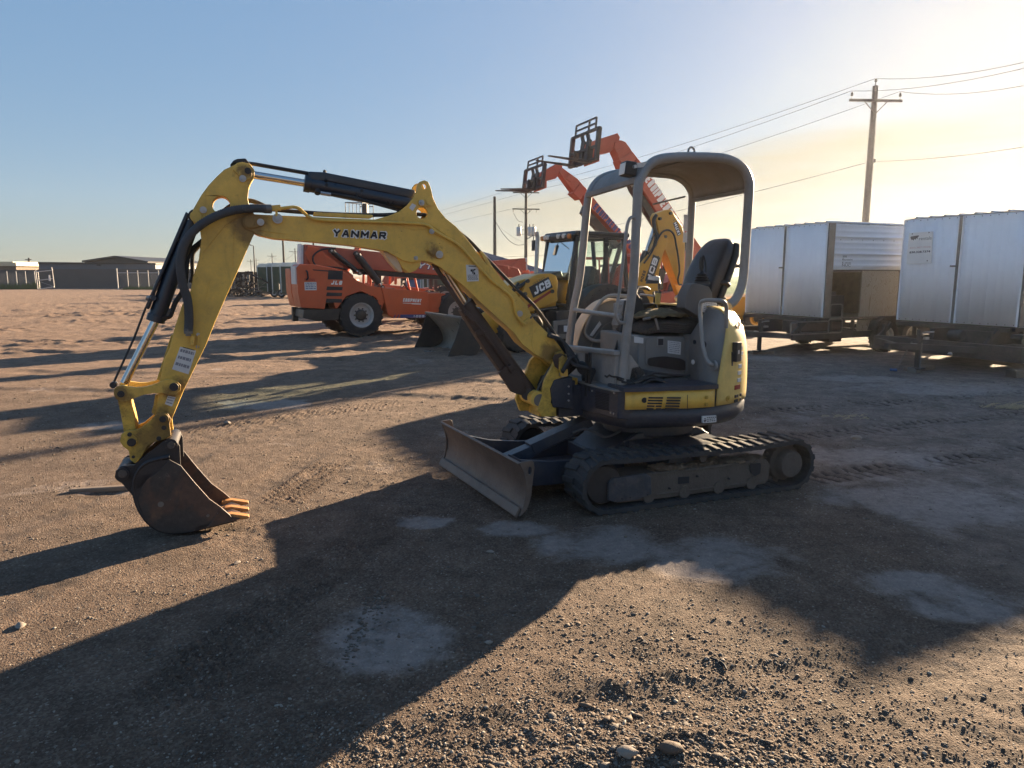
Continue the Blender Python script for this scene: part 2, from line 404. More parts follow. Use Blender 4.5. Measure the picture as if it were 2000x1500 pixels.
M['hose'] = paint('grey_hose_sleeve', (0.085, 0.09, 0.10), .7, dirt=.25, spot=.3, scale=9, bump=.3)
M['chrome'] = paint('chromed_rod', (0.62, 0.60, 0.58), .12, metal=1.0, dirt=.05, spot=.1, bump=0.0)
M['steel'] = paint('galvanised_bolt', (0.42, 0.42, 0.43), .38, metal=.7, dirt=.15, spot=.3, scale=9)
M['steel_dull'] = paint('dull_steel', (0.17, 0.165, 0.16), .5, metal=.5, dirt=.4, spot=.4)
M['brown'] = paint('rusty_brown_cylinder', (0.050, 0.030, 0.024), .55, dirt=.35, spot=.5, rust=.7, scale=6, dcol=(.10, .06, .04))
M['rust'] = paint('rusted_bucket_steel', (0.075, 0.048, 0.038), .62, dirt=.5, spot=.6, rust=1.0, scale=4, dcol=(.13, .09, .07), bump=.1)
M['rust_dark'] = paint('dark_oily_steel', (0.020, 0.019, 0.022), .5, dirt=.3, spot=.5, scale=6, dcol=(.08, .05, .04))
M['tooth'] = paint('orange_rusted_tooth', (0.42, 0.19, 0.055), .55, dirt=.3, spot=.5, rust=.5, scale=10, dcol=(.2, .08, .03))
M['blade'] = paint('scraped_blade_steel', (0.12, 0.094, 0.08), .5, metal=.15, dirt=.6, spot=.6, rust=.7, scale=4, dcol=(.17, .13, .11), bump=.08)
M['mudsteel'] = paint('mud_caked_steel', (0.10, 0.080, 0.066), .8, dirt=.8, spot=.5, scale=5, dcol=(.13, .105, .09), bump=.3)
M['clod'] = paint('dried_mud', (0.27, 0.20, 0.145), .95, dirt=.3, spot=.5, scale=20, bump=.4)
M['white'] = paint('white_decal', (0.62, 0.62, 0.62), .45, dirt=.15, spot=.1)
M['white_clean'] = paint('white_lettering', (0.78, 0.78, 0.77), .45, dirt=.06, spot=.08)
M['ink'] = paint('dark_ink', (0.012, 0.014, 0.022), .5, dirt=.03, spot=.1)
M['ink_grey'] = paint('faded_print', (0.22, 0.22, 0.25), .5, dirt=.03, spot=.1)
M['ink_blue'] = paint('blue_lettering', (0.03, 0.05, 0.19), .5, dirt=.05, spot=.1)
M['red_ink'] = paint('red_ink', (0.30, 0.03, 0.02), .5, dirt=.05, spot=.1)
M['orange'] = paint('telehandler_orange', (0.54, 0.090, 0.026), .45, dirt=.16, spot=.25, scale=1.5, coat=.15)
M['orange_fade'] = paint('faded_red_orange', (0.44, 0.095, 0.055), .55, dirt=.2, spot=.25, scale=1.5)
M['cat'] = paint('loader_yellow', (0.62, 0.30, 0.022), .42, dirt=.16, spot=.25, scale=1.8, coat=.2)
M['blackm'] = paint('black_machine_paint', (0.018, 0.019, 0.021), .45, dirt=.25, spot=.4, scale=2)
M['tyre'] = paint('dusty_tyre_rubber', (0.024, 0.024, 0.026), .85, dirt=.5, spot=.3, scale=2.5, dcol=(.10, .08, .065), bump=.15)
M['rim'] = paint('grey_white_rim', (0.42, 0.41, 0.40), .5, dirt=.3, spot=.2, scale=3)
M['fork'] = paint('dark_fork_steel', (0.050, 0.042, 0.040), .55, dirt=.3, spot=.4, scale=3)
M['silt'] = paint('scoured_bucket_inside', (0.27, 0.245, 0.20), .6, metal=.1, dirt=.6, spot=.5, scale=1.6, dcol=(.05, .05, .055), bump=.1)
M['metalwhite'] = paint('white_sheet_metal', (0.86, 0.88, 0.92), .7, dirt=.06, spot=.08, scale=1.2, coat=.1, dcol=(.40, .38, .36))
M['trailer'] = paint('black_trailer_frame', (0.026, 0.025, 0.026), .55, dirt=.45, spot=.4, scale=2, dcol=(.12, .10, .09))
M['woodpole'] = paint('weathered_pole_wood', (0.17, 0.15, 0.14), .85, dirt=.3, spot=.4, scale=3)
M['poledark'] = paint('dark_pole_wood', (0.045, 0.038, 0.034), .85, dirt=.2, spot=.4, scale=2)
M['board'] = paint('weathered_board', (0.19, 0.145, 0.11), .85, dirt=.3, spot=.5, scale=6)
M['galv'] = paint('galvanised_tube', (0.50, 0.49, 0.47), .5, metal=.4, dirt=.2, spot=.2)
M['toilet'] = paint('teal_plastic', (0.035, 0.13, 0.12), .5, dirt=.2, spot=.2, scale=1.5)
M['toilet_dark'] = paint('dark_green_plastic', (0.010, 0.040, 0.032), .5, dirt=.15, spot=.2, scale=1.5)
M['toilet_white'] = paint('frosted_white_plastic', (0.50, 0.56, 0.58), .5, dirt=.12, spot=.1, scale=1.5)
M['wallgrey'] = paint('dark_grey_cladding', (0.066, 0.066, 0.070), .6, dirt=.15, spot=.12, scale=.3)
M['wallblue'] = paint('blue_grey_cladding', (0.085, 0.105, 0.135), .6, dirt=.1, spot=.1, scale=.3)
M['privacy'] = paint('brown_grey_fence_slats', (0.105, 0.092, 0.088), .7, dirt=.2, spot=.15, scale=.4)
M['roofdark'] = paint('dark_roof_trim', (0.022, 0.022, 0.026), .5, dirt=.1, spot=.1, scale=.3)
M['cream'] = paint('cream_roof_sheet', (0.62, 0.52, 0.35), .55, dirt=.1, spot=.1, scale=.5)
M['bluewall'] = paint('blue_shed_wall', (0.075, 0.12, 0.24), .55, dirt=.1, spot=.1, scale=.3)
M['rustfence'] = paint('dark_rusted_panel', (0.034, 0.021, 0.016), .8, dirt=.35, spot=.5, scale=1.5, dcol=(.06, .04, .03))
M['tanrag'] = paint('torn_tan_foam', (0.19, 0.145, 0.075), .9, dirt=.5, spot=.5, scale=9, dcol=(.06, .05, .04), bump=.3)
M['ragdark'] = paint('dirty_dark_cloth', (0.045, 0.04, 0.037), .9, dirt=.5, spot=.5, scale=9, bump=.3)
def simple(name, col, rough=.3, emis=None, trans=0.0, alpha=1.0, metal=0.0):
    m, t, b = nodes(name); b.inputs['Base Color'].default_value = (*col, 1); b.inputs['Roughness'].default_value = rough
    b.inputs['Metallic'].default_value = metal; b.inputs['Transmission Weight'].default_value = trans
    if emis: b.inputs['Emission Color'].default_value = (*emis[0], 1); b.inputs['Emission Strength'].default_value = emis[1]
    return m
M['lens'] = simple('lamp_lens', (.75, .70, .62), .15)
M['amber'] = simple('amber_lens', (.70, .20, .02), .2)
M['amber_lit'] = simple('lit_amber_lens', (.8, .3, .05), .2, ((1, .5, .15), 2.0))
def glass_mat():
    m, t, b = nodes('tinted_cab_glass'); t.nodes.remove(b)
    o = t.nodes['Material Output']; tr = N(t, 'ShaderNodeBsdfTransparent'); tr.inputs[0].default_value = (.84, .95, .90, 1)
    gl = N(t, 'ShaderNodeBsdfGlossy'); gl.inputs['Roughness'].default_value = .04
    df = N(t, 'ShaderNodeBsdfDiffuse'); df.inputs[0].default_value = (.38, .42, .38, 1)
    tc = N(t, 'ShaderNodeTexCoord'); n1 = N(t, 'ShaderNodeTexNoise', Scale=2.0, Detail=6.0); L(t, tc.outputs['Object'], n1.inputs['Vector'])
    m1 = N(t, 'ShaderNodeMixShader'); L(t, mrange(t, n1.outputs['Fac'], .4, .8, .04, .22), m1.inputs[0]); L(t, tr.outputs[0], m1.inputs[1]); L(t, df.outputs[0], m1.inputs[2])
    fr = N(t, 'ShaderNodeFresnel', IOR=1.45); m2 = N(t, 'ShaderNodeMixShader'); L(t, fr.outputs[0], m2.inputs[0]); L(t, m1.outputs[0], m2.inputs[1]); L(t, gl.outputs[0], m2.inputs[2])
    L(t, m2.outputs[0], o.inputs[0]); return m
M['glass'] = glass_mat()
def ply_mat():
    m, t, b = nodes('weathered_plywood'); tc = N(t, 'ShaderNodeTexCoord'); mp = N(t, 'ShaderNodeMapping'); mp.inputs['Scale'].default_value = (1.6, 1.6, .35)
    L(t, tc.outputs['Object'], mp.inputs[0])
    n0 = N(t, 'ShaderNodeTexNoise', Scale=2.2, Detail=3.0, Distortion=1.5); L(t, mp.outputs[0], n0.inputs['Vector'])
    wv = N(t, 'ShaderNodeMath', _operation='SINE'); mu = mth(t, 'MULTIPLY', n0.outputs['Fac'], 95.0); L(t, mu, wv.inputs[0])
    c = cramp(t, wv.outputs[0], [(0.0, (.30, .27, .22)), (.6, (.36, .33, .28)), (.95, (.20, .16, .12))])
    L(t, c, b.inputs['Base Color']); b.inputs['Roughness'].default_value = .85; return m
M['ply'] = ply_mat()
def bucket_mat():
    m, t, b = nodes('half_scoured_loader_bucket'); tc = N(t, 'ShaderNodeTexCoord')
    n0 = N(t, 'ShaderNodeTexNoise', Scale=1.3, Detail=5.0, Roughness=.55, Distortion=.6); L(t, tc.outputs['Object'], n0.inputs['Vector'])
    n1 = N(t, 'ShaderNodeTexNoise', Scale=9.0, Detail=6.0, Roughness=.6); L(t, tc.outputs['Object'], n1.inputs['Vector'])
    f = mrange(t, mth(t, 'ADD', n0.outputs['Fac'], mth(t, 'MULTIPLY', n1.outputs['Fac'], .12)), .40, .44)
    c = mix(t, f, (.022, .023, .027), cramp(t, n1.outputs['Fac'], [(.3, (.20, .18, .15)), (.7, (.30, .275, .23))]))
    L(t, c, b.inputs['Base Color']); b.inputs['Roughness'].default_value = .55; return m
M['bucketin'] = bucket_mat()

def bucket_side_mat():
    m, t, b = nodes('worn_bucket_side'); tc = N(t, 'ShaderNodeTexCoord'); v = tc.outputs['Object']
    n0 = N(t, 'ShaderNodeTexNoise', Scale=2.6, Detail=6.0, Roughness=.6, Distortion=.5); L(t, v, n0.inputs['Vector']); n1 = N(t, 'ShaderNodeTexNoise', Scale=22.0, Detail=8.0, Roughness=.75); L(t, v, n1.inputs['Vector'])
    n2 = N(t, 'ShaderNodeTexNoise', Scale=7.0, Detail=8.0, Roughness=.7); L(t, v, n2.inputs['Vector'])
    f = mrange(t, mth(t, 'ADD', n0.outputs['Fac'], mth(t, 'MULTIPLY', n1.outputs['Fac'], .10)), .50, .56)
    c = mix(t, f, cramp(t, n1.outputs['Fac'], [(.3, (.022, .019, .020)), (.7, (.060, .050, .046))]), cramp(t, n2.outputs['Fac'], [(.3, (.045, .024, .018)), (.5, (.085, .048, .036)), (.72, (.15, .085, .05))]))
    c = mix(t, mrange(t, n1.outputs['Fac'], .62, .75, 0, .6), c, (.22, .19, .16)); L(t, c, b.inputs['Base Color']); b.inputs['Roughness'].default_value = .5
    bp = N(t, 'ShaderNodeBump', Strength=.35, Distance=.01); L(t, n1.outputs['Fac'], bp.inputs['Height']); L(t, bp.outputs[0], b.inputs['Normal']); return m
M['rust'] = bucket_side_mat()
def yellow_mat():
    """Worn machine yellow: mottled, dusty, scratched, chipped to rust, with oily runs."""
    m = M['yellow']; t = m.node_tree; b = t.nodes['Principled BSDF']; src = b.inputs['Base Color'].links[0].from_socket; tc = N(t, 'ShaderNodeTexCoord')
    mp = N(t, 'ShaderNodeMapping'); mp.inputs['Scale'].default_value = (14, 14, 1.6); L(t, tc.outputs['Object'], mp.inputs[0]); n = N(t, 'ShaderNodeTexNoise', Scale=1.0, Detail=7.0, Roughness=.7); L(t, mp.outputs[0], n.inputs['Vector'])
    c = mix(t, mrange(t, n.outputs['Fac'], .56, .80, 0, .42), src, (.17, .095, .028))
    mp2 = N(t, 'ShaderNodeMapping'); mp2.inputs['Scale'].default_value = (5, 5, 60); mp2.inputs['Rotation'].default_value = (0, .6, 0); L(t, tc.outputs['Object'], mp2.inputs[0]); n2 = N(t, 'ShaderNodeTexNoise', Scale=1.6, Detail=9.0, Roughness=.8); L(t, mp2.outputs[0], n2.inputs['Vector'])
    c = mix(t, mrange(t, n2.outputs['Fac'], .66, .72, 0, .5), c, (.30, .21, .10))
    n3 = N(t, 'ShaderNodeTexNoise', Scale=38.0, Detail=4.0, Roughness=.6); L(t, tc.outputs['Object'], n3.inputs['Vector']); c = mix(t, mrange(t, n3.outputs['Fac'], .72, .75, 0, .8), c, (.08, .035, .015))
    L(t, c, b.inputs['Base Color'])
def pin_grime(key):
    m = M[key]; t = m.node_tree; b = t.nodes['Principled BSDF']; src = b.inputs['Base Color'].links[0].from_socket; tc = N(t, 'ShaderNodeTexCoord')
    F_ = Frame(1.20, 6.13, 201.0); n = N(t, 'ShaderNodeTexNoise', Scale=9.0, Detail=7.0, Roughness=.7); L(t, tc.outputs['Object'], n.inputs['Vector']); acc = None
    for px, py, r in ((490, 440, .16), (494, 455, .12), (340, 757, .09), (318, 822, .12), (236, 772, .10), (1094, 700, .13), (1072, 690, .12), (478, 338, .07), (846, 490, .07), (300, 862, .16), (326, 842, .11)):
        x, z = F_.side(px, py, .09); sp = N(t, 'ShaderNodeVectorMath', _operation='DISTANCE'); L(t, tc.outputs['Object'], sp.inputs[0]); sp.inputs[1].default_value = (x, .09, z)
        d = mrange(t, mth(t, 'ADD', sp.outputs['Value'], mth(t, 'MULTIPLY', mth(t, 'SUBTRACT', n.outputs['Fac'], .5), .22)), r*.45, r, 1, 0); acc = d if acc is None else mth(t, 'MAXIMUM', acc, d)
    L(t, mix(t, mth(t, 'MULTIPLY', acc, .72), src, (.085, .040, .018)), b.inputs['Base Color'])
yellow_mat(); pin_grime('yellow'); pin_grime('yellow_dirty')
# ------------------------------------------------------------------ ground
_rs = np.random.RandomState(11)
_G = _rs.rand(256, 256)*2*np.pi
def perlin(x, y, seed=0):
    x = x+seed*37.31; y = y+seed*91.7
    xi = np.floor(x).astype(int); yi = np.floor(y).astype(int); xf = x-xi; yf = y-yi
    u = xf*xf*xf*(xf*(xf*6-15)+10); v = yf*yf*yf*(yf*(yf*6-15)+10)
    def g(ix, iy, dx, dy):
        a = _G[ix & 255, iy & 255]; return np.cos(a)*dx+np.sin(a)*dy
    a = g(xi, yi, xf, yf); b = g(xi+1, yi, xf-1, yf); c = g(xi, yi+1, xf, yf-1); d = g(xi+1, yi+1, xf-1, yf-1)
    return (a*(1-u)+b*u)*(1-v)+(c*(1-u)+d*u)*v
def fbm(x, y, o=4, seed=0):
    s = 0; a = 1.0
    for i in range(o): s = s+a*perlin(x*2**i, y*2**i, seed+i); a *= .5
    return s
def sstep(a, b, x):
    t = np.clip((x-a)/(b-a), 0, 1); return t*t*(3-2*t)
EXC = Frame(1.20, 6.13, 201.0)
SILT = [(770, 1250, .38, .22), (1010, 1032, .30, .12), (830, 1018, .25, .10), (1180, 1060, .5, .25), (1850, 980, 1.1, .5),
        (1700, 890, .9, .3), (1560, 880, .6, .2), (1850, 760, 1.8, .5), (1690, 740, 1.2, .3), (1840, 1160, .45, .25), (520, 790, .9, .3), (240, 830, .6, .2), (1500, 700, .8, .3), (1380, 1090, .6, .25)]
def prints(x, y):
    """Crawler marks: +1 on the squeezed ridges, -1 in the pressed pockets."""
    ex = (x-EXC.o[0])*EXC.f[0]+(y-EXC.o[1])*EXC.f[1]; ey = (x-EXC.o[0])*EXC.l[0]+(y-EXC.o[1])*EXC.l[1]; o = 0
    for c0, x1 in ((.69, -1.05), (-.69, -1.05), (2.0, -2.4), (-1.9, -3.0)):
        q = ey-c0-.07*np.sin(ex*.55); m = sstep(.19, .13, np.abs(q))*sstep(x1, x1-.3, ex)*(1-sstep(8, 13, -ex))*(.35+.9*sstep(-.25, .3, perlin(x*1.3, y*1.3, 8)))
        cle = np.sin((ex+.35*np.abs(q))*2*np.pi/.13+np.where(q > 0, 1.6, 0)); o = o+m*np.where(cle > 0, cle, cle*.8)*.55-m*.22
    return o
def gheight(x, y):
    d = np.hypot(x, y)
    h = 0.012*fbm(x/1.7, y/1.7, 3, 1)
    grit = 0.0075*fbm(x*7.0, y*7.0, 3, 5)
    near = 1-sstep(14, 26, d)
    # rough patches: loose lumps
    lum = sstep(.05, .45, fbm(x/2.3, y/2.3, 2, 9))
    h = h+near*(grit*(.45+1.3*lum)+0.010*lum*np.abs(perlin(x*18, y*18, 3)))
    # churned clay yard to the left and beyond
    ch = sstep(9, 17, y)*(1-sstep(70, 84, y))*(1-sstep(1.0, 5.0, x+.12*y))
    rid = 1-np.abs(fbm(x/1.5+.2*y, y/.9, 3, 21))*2.1
    h = h+ch*(0.06*np.clip(rid, 0, 1)**2+0.06*fbm(x*1.1, y*2.0, 3, 31)+.045*fbm(x*3, y*4, 2, 41))*sstep(9, 24, y)*(1-.55*sstep(26, 60, y))*(.35+.9*sstep(-.1, .35, fbm(x/5, y/4, 2, 45)))
    h = h+sstep(12, 20, y)*(1-ch)*.025*fbm(x*1.1, y*1.1, 3, 51)*(y < 90)
    # crawler prints leading away behind the excavator, and a few other wheel marks
    ex = (x-EXC.o[0])*EXC.f[0]+(y-EXC.o[1])*EXC.f[1]; ey = (x-EXC.o[0])*EXC.l[0]+(y-EXC.o[1])*EXC.l[1]
    h = h+prints(x, y)*.034
    # long soft wheel ruts across the yard
    for (x0, y0, x1, y1, wd, dp) in ((-9, 11.0, 3.5, 9.6, .22, .030), (-9, 12.9, 3.5, 11.3, .22, .030), (-14, 17, -1, 14.0, .25, .05), (-14, 19.2, -1, 16.0, .25, .05), (-4, 3.0, -2.4, 9.5, .14, .012), (-3.2, 2.6, -1.3, 8.6, .14, .012), (-1.2, 2.3, 1.8, 3.05, .16, .016), (3.0, 8.2, 9.0, 7.0, .2, .02), (2.5, 9.9, 9.0, 8.8, .2, .02), (1.8, 6.9, 7.5, 9.6, .16, .014)):
        dx, dy = x1-x0, y1-y0; L_ = math.hypot(dx, dy); u = ((x-x0)*dx+(y-y0)*dy)/L_; v = ((x-x0)*-dy+(y-y0)*dx)/L_+.12*np.sin(u*.9)+.05*np.sin(u*2.3)
        m = sstep(-.6, .4, u)*sstep(L_+.6, L_-.4, u); q = v/wd; m = m*(.45+.9*np.clip(perlin(u*.7, v*0+y0, 17)+.4, 0, 1)); h = h+m*dp*(-np.exp(-q**4)+.6*np.exp(-((np.abs(q)-1.35)/.4)**2)*(.4+1.2*np.abs(perlin(x*2.2, y*2.2, 19))))+m*np.exp(-q**4)*dp*.16*np.sin(u*2*np.pi/.16+np.abs(v)*14)*(dp < .025)
    # small scuffed prints by the bucket
    for (cx, cy, wd, ln, an) in ((-1.75, 5.9, .16, .5, .1), (-1.15, 3.95, .16, 1.2, .25), (-2.9, 8.6, .2, 1.6, .9)):
        u = (x-cx)*math.cos(an)-(y-cy)*math.sin(an); v = (x-cx)*math.sin(an)+(y-cy)*math.cos(an)
        m = sstep(wd+.05, wd, np.abs(u))*sstep(ln+.2, ln, np.abs(v)); h = h+m*.008*np.sin(v*2*np.pi/.07)*np.sign(np.sin(u*60)+.3)
    # crumbled edges around the dried puddle
    p = gpt(770, 1250); r = np.hypot((x-p[0]+.02)/.34, (y-p[1])/.26)
    ring = np.exp(-((r-1.15)/.28)**2)*sstep(.2, -.5, x-p[0]); h = h+ring*(.018*np.abs(perlin(x*22, y*22, 77))+.01)
    h = h-.006*np.exp(-(r/.9)**4)
    p2 = gpt(1330, 1330); r2 = np.hypot((x-p2[0])/.9, (y-p2[1])/.5)
    h = h+np.exp(-r2**2)*(.02*fbm(x*3.5, y*3.5, 3, 88)+.012)
    # bottom right gravel windrow
    p3 = gpt(1180, 1470); r3 = np.hypot((x-p3[0])/1.1, (y-p3[1])/.28); h = h+np.exp(-r3**2)*(.02+.02*np.abs(perlin(x*9, y*9, 99)))
    # keep the machines' footprints level
    foot = np.exp(-(np.hypot(ex/1.5, ey/1.15))**6)
    h = h*(1-.75*foot)
    return h
def silt(x, y):
    s = 0.55*sstep(.02, .5, fbm(x/1.5, y/1.1, 4, 61))*sstep(.0, .3, fbm(x/5, y/5, 2, 66)+.15)
    for px, py, a, b in SILT:
        p = gpt(px, py); wx = .35*fbm(x*1.7, y*1.7, 4, 71); wy = .35*fbm(x*1.7, y*1.7, 4, 75)
        r = np.hypot((x-p[0])/a+wx, (y-p[1])/(b*1.6)+wy); s = np.maximum(s, .95*(1-sstep(.45, 1.35, r)))
    return np.clip(s, 0, 1)
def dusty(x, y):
    """Paler ground: grey dust plus painted-in veiling glare before the trailers (>0), tan in the churned yard (<0)."""
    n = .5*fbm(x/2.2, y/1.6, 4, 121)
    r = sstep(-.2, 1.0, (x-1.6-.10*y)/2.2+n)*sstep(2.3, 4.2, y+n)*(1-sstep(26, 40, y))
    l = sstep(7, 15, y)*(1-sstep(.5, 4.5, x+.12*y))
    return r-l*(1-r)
def loose(x, y):
    p3 = gpt(1250, 1480); r3 = np.hypot((x-p3[0])/1.3, (y-p3[1])/.45)
    p4 = gpt(1330, 1290); r4 = np.hypot((x-p4[0])/.8, (y-p4[1])/.5)
    return np.clip(np.exp(-r3**2)+.5*np.exp(-r4**2)+.25*sstep(.0, .5, fbm(x/1.2, y/1.2, 3, 15)), 0, 1)
def build_ground():
    az = np.concatenate([np.linspace(-180, -52, 40, endpoint=False), np.linspace(-52, 52, 760, endpoint=False), np.linspace(52, 180, 40, endpoint=False)])
    rr = [0.0, .5, 1.0, 1.5]; r = 1.9
    while r < 40: rr.append(r); r *= 1.0052
    while r < 110: rr.append(r); r *= 1.013
    while r < 1300: rr.append(r); r *= 1.35
    rr.append(1500.0); rr = np.array(rr)
    A, Q = np.meshgrid(np.radians(az), rr); X = Q*np.sin(A); Y = Q*np.cos(A)
    Z = gheight(X, Y)*(Q < 105)
    n, m = X.shape; co = np.stack([X, Y, Z], -1).reshape(-1, 3)
    idx = np.arange(n*m).reshape(n, m); a = idx[:-1]; b = idx[1:]
    f = np.stack([a, np.roll(a, -1, 1), np.roll(b, -1, 1), b], -1).reshape(-1, 4)
    me = bpy.data.meshes.new('ground'); me.vertices.add(len(co)); me.vertices.foreach_set('co', co.ravel())
    me.loops.add(f.size); me.loops.foreach_set('vertex_index', f.ravel()); me.polygons.add(len(f))
    me.polygons.foreach_set('loop_start', np.arange(0, f.size, 4)); me.polygons.foreach_set('loop_total', np.full(len(f), 4))
    me.polygons.foreach_set('use_smooth', np.ones(len(f), bool)); me.update(); me.validate()
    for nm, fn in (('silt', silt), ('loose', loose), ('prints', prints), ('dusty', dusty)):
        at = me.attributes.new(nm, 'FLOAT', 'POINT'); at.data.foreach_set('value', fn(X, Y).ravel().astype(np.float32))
    m_, t, b_ = nodes('gravelly_clay'); tc = N(t, 'ShaderNodeTexCoord'); v = tc.outputs['Object']
    at = N(t, 'ShaderNodeAttribute', _attribute_name='silt'); al = N(t, 'ShaderNodeAttribute', _attribute_name='loose')
    n1 = N(t, 'ShaderNodeTexNoise', Scale=.55, Detail=7.0, Roughness=.6); L(t, v, n1.inputs['Vector'])
    n2 = N(t, 'ShaderNodeTexNoise', Scale=14.0, Detail=8.0, Roughness=.75); L(t, v, n2.inputs['Vector'])
    n3 = N(t, 'ShaderNodeTexNoise', Scale=90.0, Detail=4.0, Roughness=.7); L(t, v, n3.inputs['Vector'])
    v1 = N(t, 'ShaderNodeTexVoronoi', Scale=95.0); L(t, v, v1.inputs['Vector'])
    v2 = N(t, 'ShaderNodeTexVoronoi', Scale=200.0); L(t, v, v2.inputs['Vector'])
    base = cramp(t, n1.outputs['Fac'], [(.30, (.118, .070, .047)), (.5, (.175, .106, .070)), (.70, (.235, .148, .100))])
    c = mix(t, .42, base, cramp(t, n2.outputs['Fac'], [(.25, (.055, .035, .026)), (.5, (.15, .096, .066)), (.78, (.32, .215, .152))]))
    stc = cramp(t, v1.outputs['Color'], [(.0, (.045, .036, .031)), (.5, (.13, .098, .075)), (.85, (.24, .20, .16)), (1, (.50, .45, .39))])
    c = mix(t, .55, c, stc)
    c = mix(t, mth(t, 'MULTIPLY', mrange(t, v2.outputs['Distance'], .0, .35, 1, 0), mrange(t, n3.outputs['Fac'], .56, .64, 0, .7)), c, (.44, .39, .34))
    siltc = cramp(t, n2.outputs['Fac'], [(.3, (.19, .165, .155)), (.7, (.33, .29, .27))])
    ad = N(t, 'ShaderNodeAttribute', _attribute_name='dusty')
    c = mix(t, mrange(t, ad.outputs['Fac'], 0, 1, 0, .62), c, cramp(t, n2.outputs['Fac'], [(.28, (.15, .128, .115)), (.5, (.25, .215, .195)), (.75, (.38, .335, .31))]))  # pale dust colour, lifted further to carry the sun's veiling glare
    c = mix(t, mrange(t, ad.outputs['Fac'], 0, -1, 0, .50), c, cramp(t, n2.outputs['Fac'], [(.25, (.20, .125, .085)), (.5, (.31, .205, .145)), (.75, (.43, .30, .215))]))
    nm = N(t, 'ShaderNodeTexNoise', Scale=3.2, Detail=9.0, Roughness=.68, Distortion=.4); L(t, v, nm.inputs['Vector'])
    sm = mth(t, 'ADD', at.outputs['Fac'], mth(t, 'MULTIPLY', mth(t, 'SUBTRACT', nm.outputs['Fac'], .5), 1.9))
    sm = mth(t, 'ADD', sm, mth(t, 'MULTIPLY', mth(t, 'SUBTRACT', n2.outputs['Fac'], .5), .55))
    smask = mrange(t, sm, .45, .90)
    tone = mrange(t, nm.outputs['Fac'], .33, .67, .68, 1.32); c = mix(t, 1.0, c, tone, 'MULTIPLY')
    c = mix(t, mth(t, 'MULTIPLY', smask, .62), c, siltc)
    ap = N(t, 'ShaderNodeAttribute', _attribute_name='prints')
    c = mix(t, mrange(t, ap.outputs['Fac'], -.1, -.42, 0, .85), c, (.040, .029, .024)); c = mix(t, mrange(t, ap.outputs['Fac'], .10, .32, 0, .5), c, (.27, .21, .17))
    cr = N(t, 'ShaderNodeTexVoronoi', _feature='DISTANCE_TO_EDGE', Scale=11.0)
    wv = N(t, 'ShaderNodeTexNoise', Scale=9.0, Detail=3.0); L(t, v, wv.inputs['Vector'])
    vm = N(t, 'ShaderNodeVectorMath', _operation='MULTIPLY_ADD'); L(t, wv.outputs['Color'], vm.inputs[0]); vm.inputs[1].default_value = (.12, .12, .12); L(t, v, vm.inputs[2]); L(t, vm.outputs[0], cr.inputs['Vector'])
    crack = mth(t, 'MULTIPLY', mrange(t, cr.outputs['Distance'], .0, .018, 1, 0), mth(t, 'MULTIPLY', mrange(t, smask, .55, .9), mrange(t, n1.outputs['Fac'], .42, .6)))
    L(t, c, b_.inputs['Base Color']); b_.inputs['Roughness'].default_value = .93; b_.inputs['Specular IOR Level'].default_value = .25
    # grit: three sizes of bump, damped on the silt crusts
    hh = mth(t, 'MULTIPLY', mrange(t, v1.outputs['Distance'], .0, .7, 1, 0), .009)
    hh = mth(t, 'ADD', hh, mth(t, 'MULTIPLY', mrange(t, v2.outputs['Distance'], .0, .7, 1, 0), .0045))
    hh = mth(t, 'ADD', hh, mth(t, 'MULTIPLY', n2.outputs['Fac'], .03))
    hh = mth(t, 'ADD', hh, mth(t, 'MULTIPLY', n3.outputs['Fac'], .011))
    hh = mth(t, 'MULTIPLY', hh, mth(t, 'ADD', mrange(t, smask, 0, 1, 1.0, .25), mth(t, 'MULTIPLY', al.outputs['Fac'], .8)))
    hh = mth(t, 'SUBTRACT', hh, mth(t, 'MULTIPLY', crack, .006))
    bp = N(t, 'ShaderNodeBump', Strength=1.0, Distance=1.0); L(t, hh, bp.inputs['Height']); L(t, bp.outputs[0], b_.inputs['Normal'])
    me.materials.append(m_)
    o = bpy.data.objects.new('ground', me); COL.objects.link(o); tag(o, kind='structure')
build_ground()
def gh(x, y): return float(gheight(np.array([x]), np.array([y]))[0])
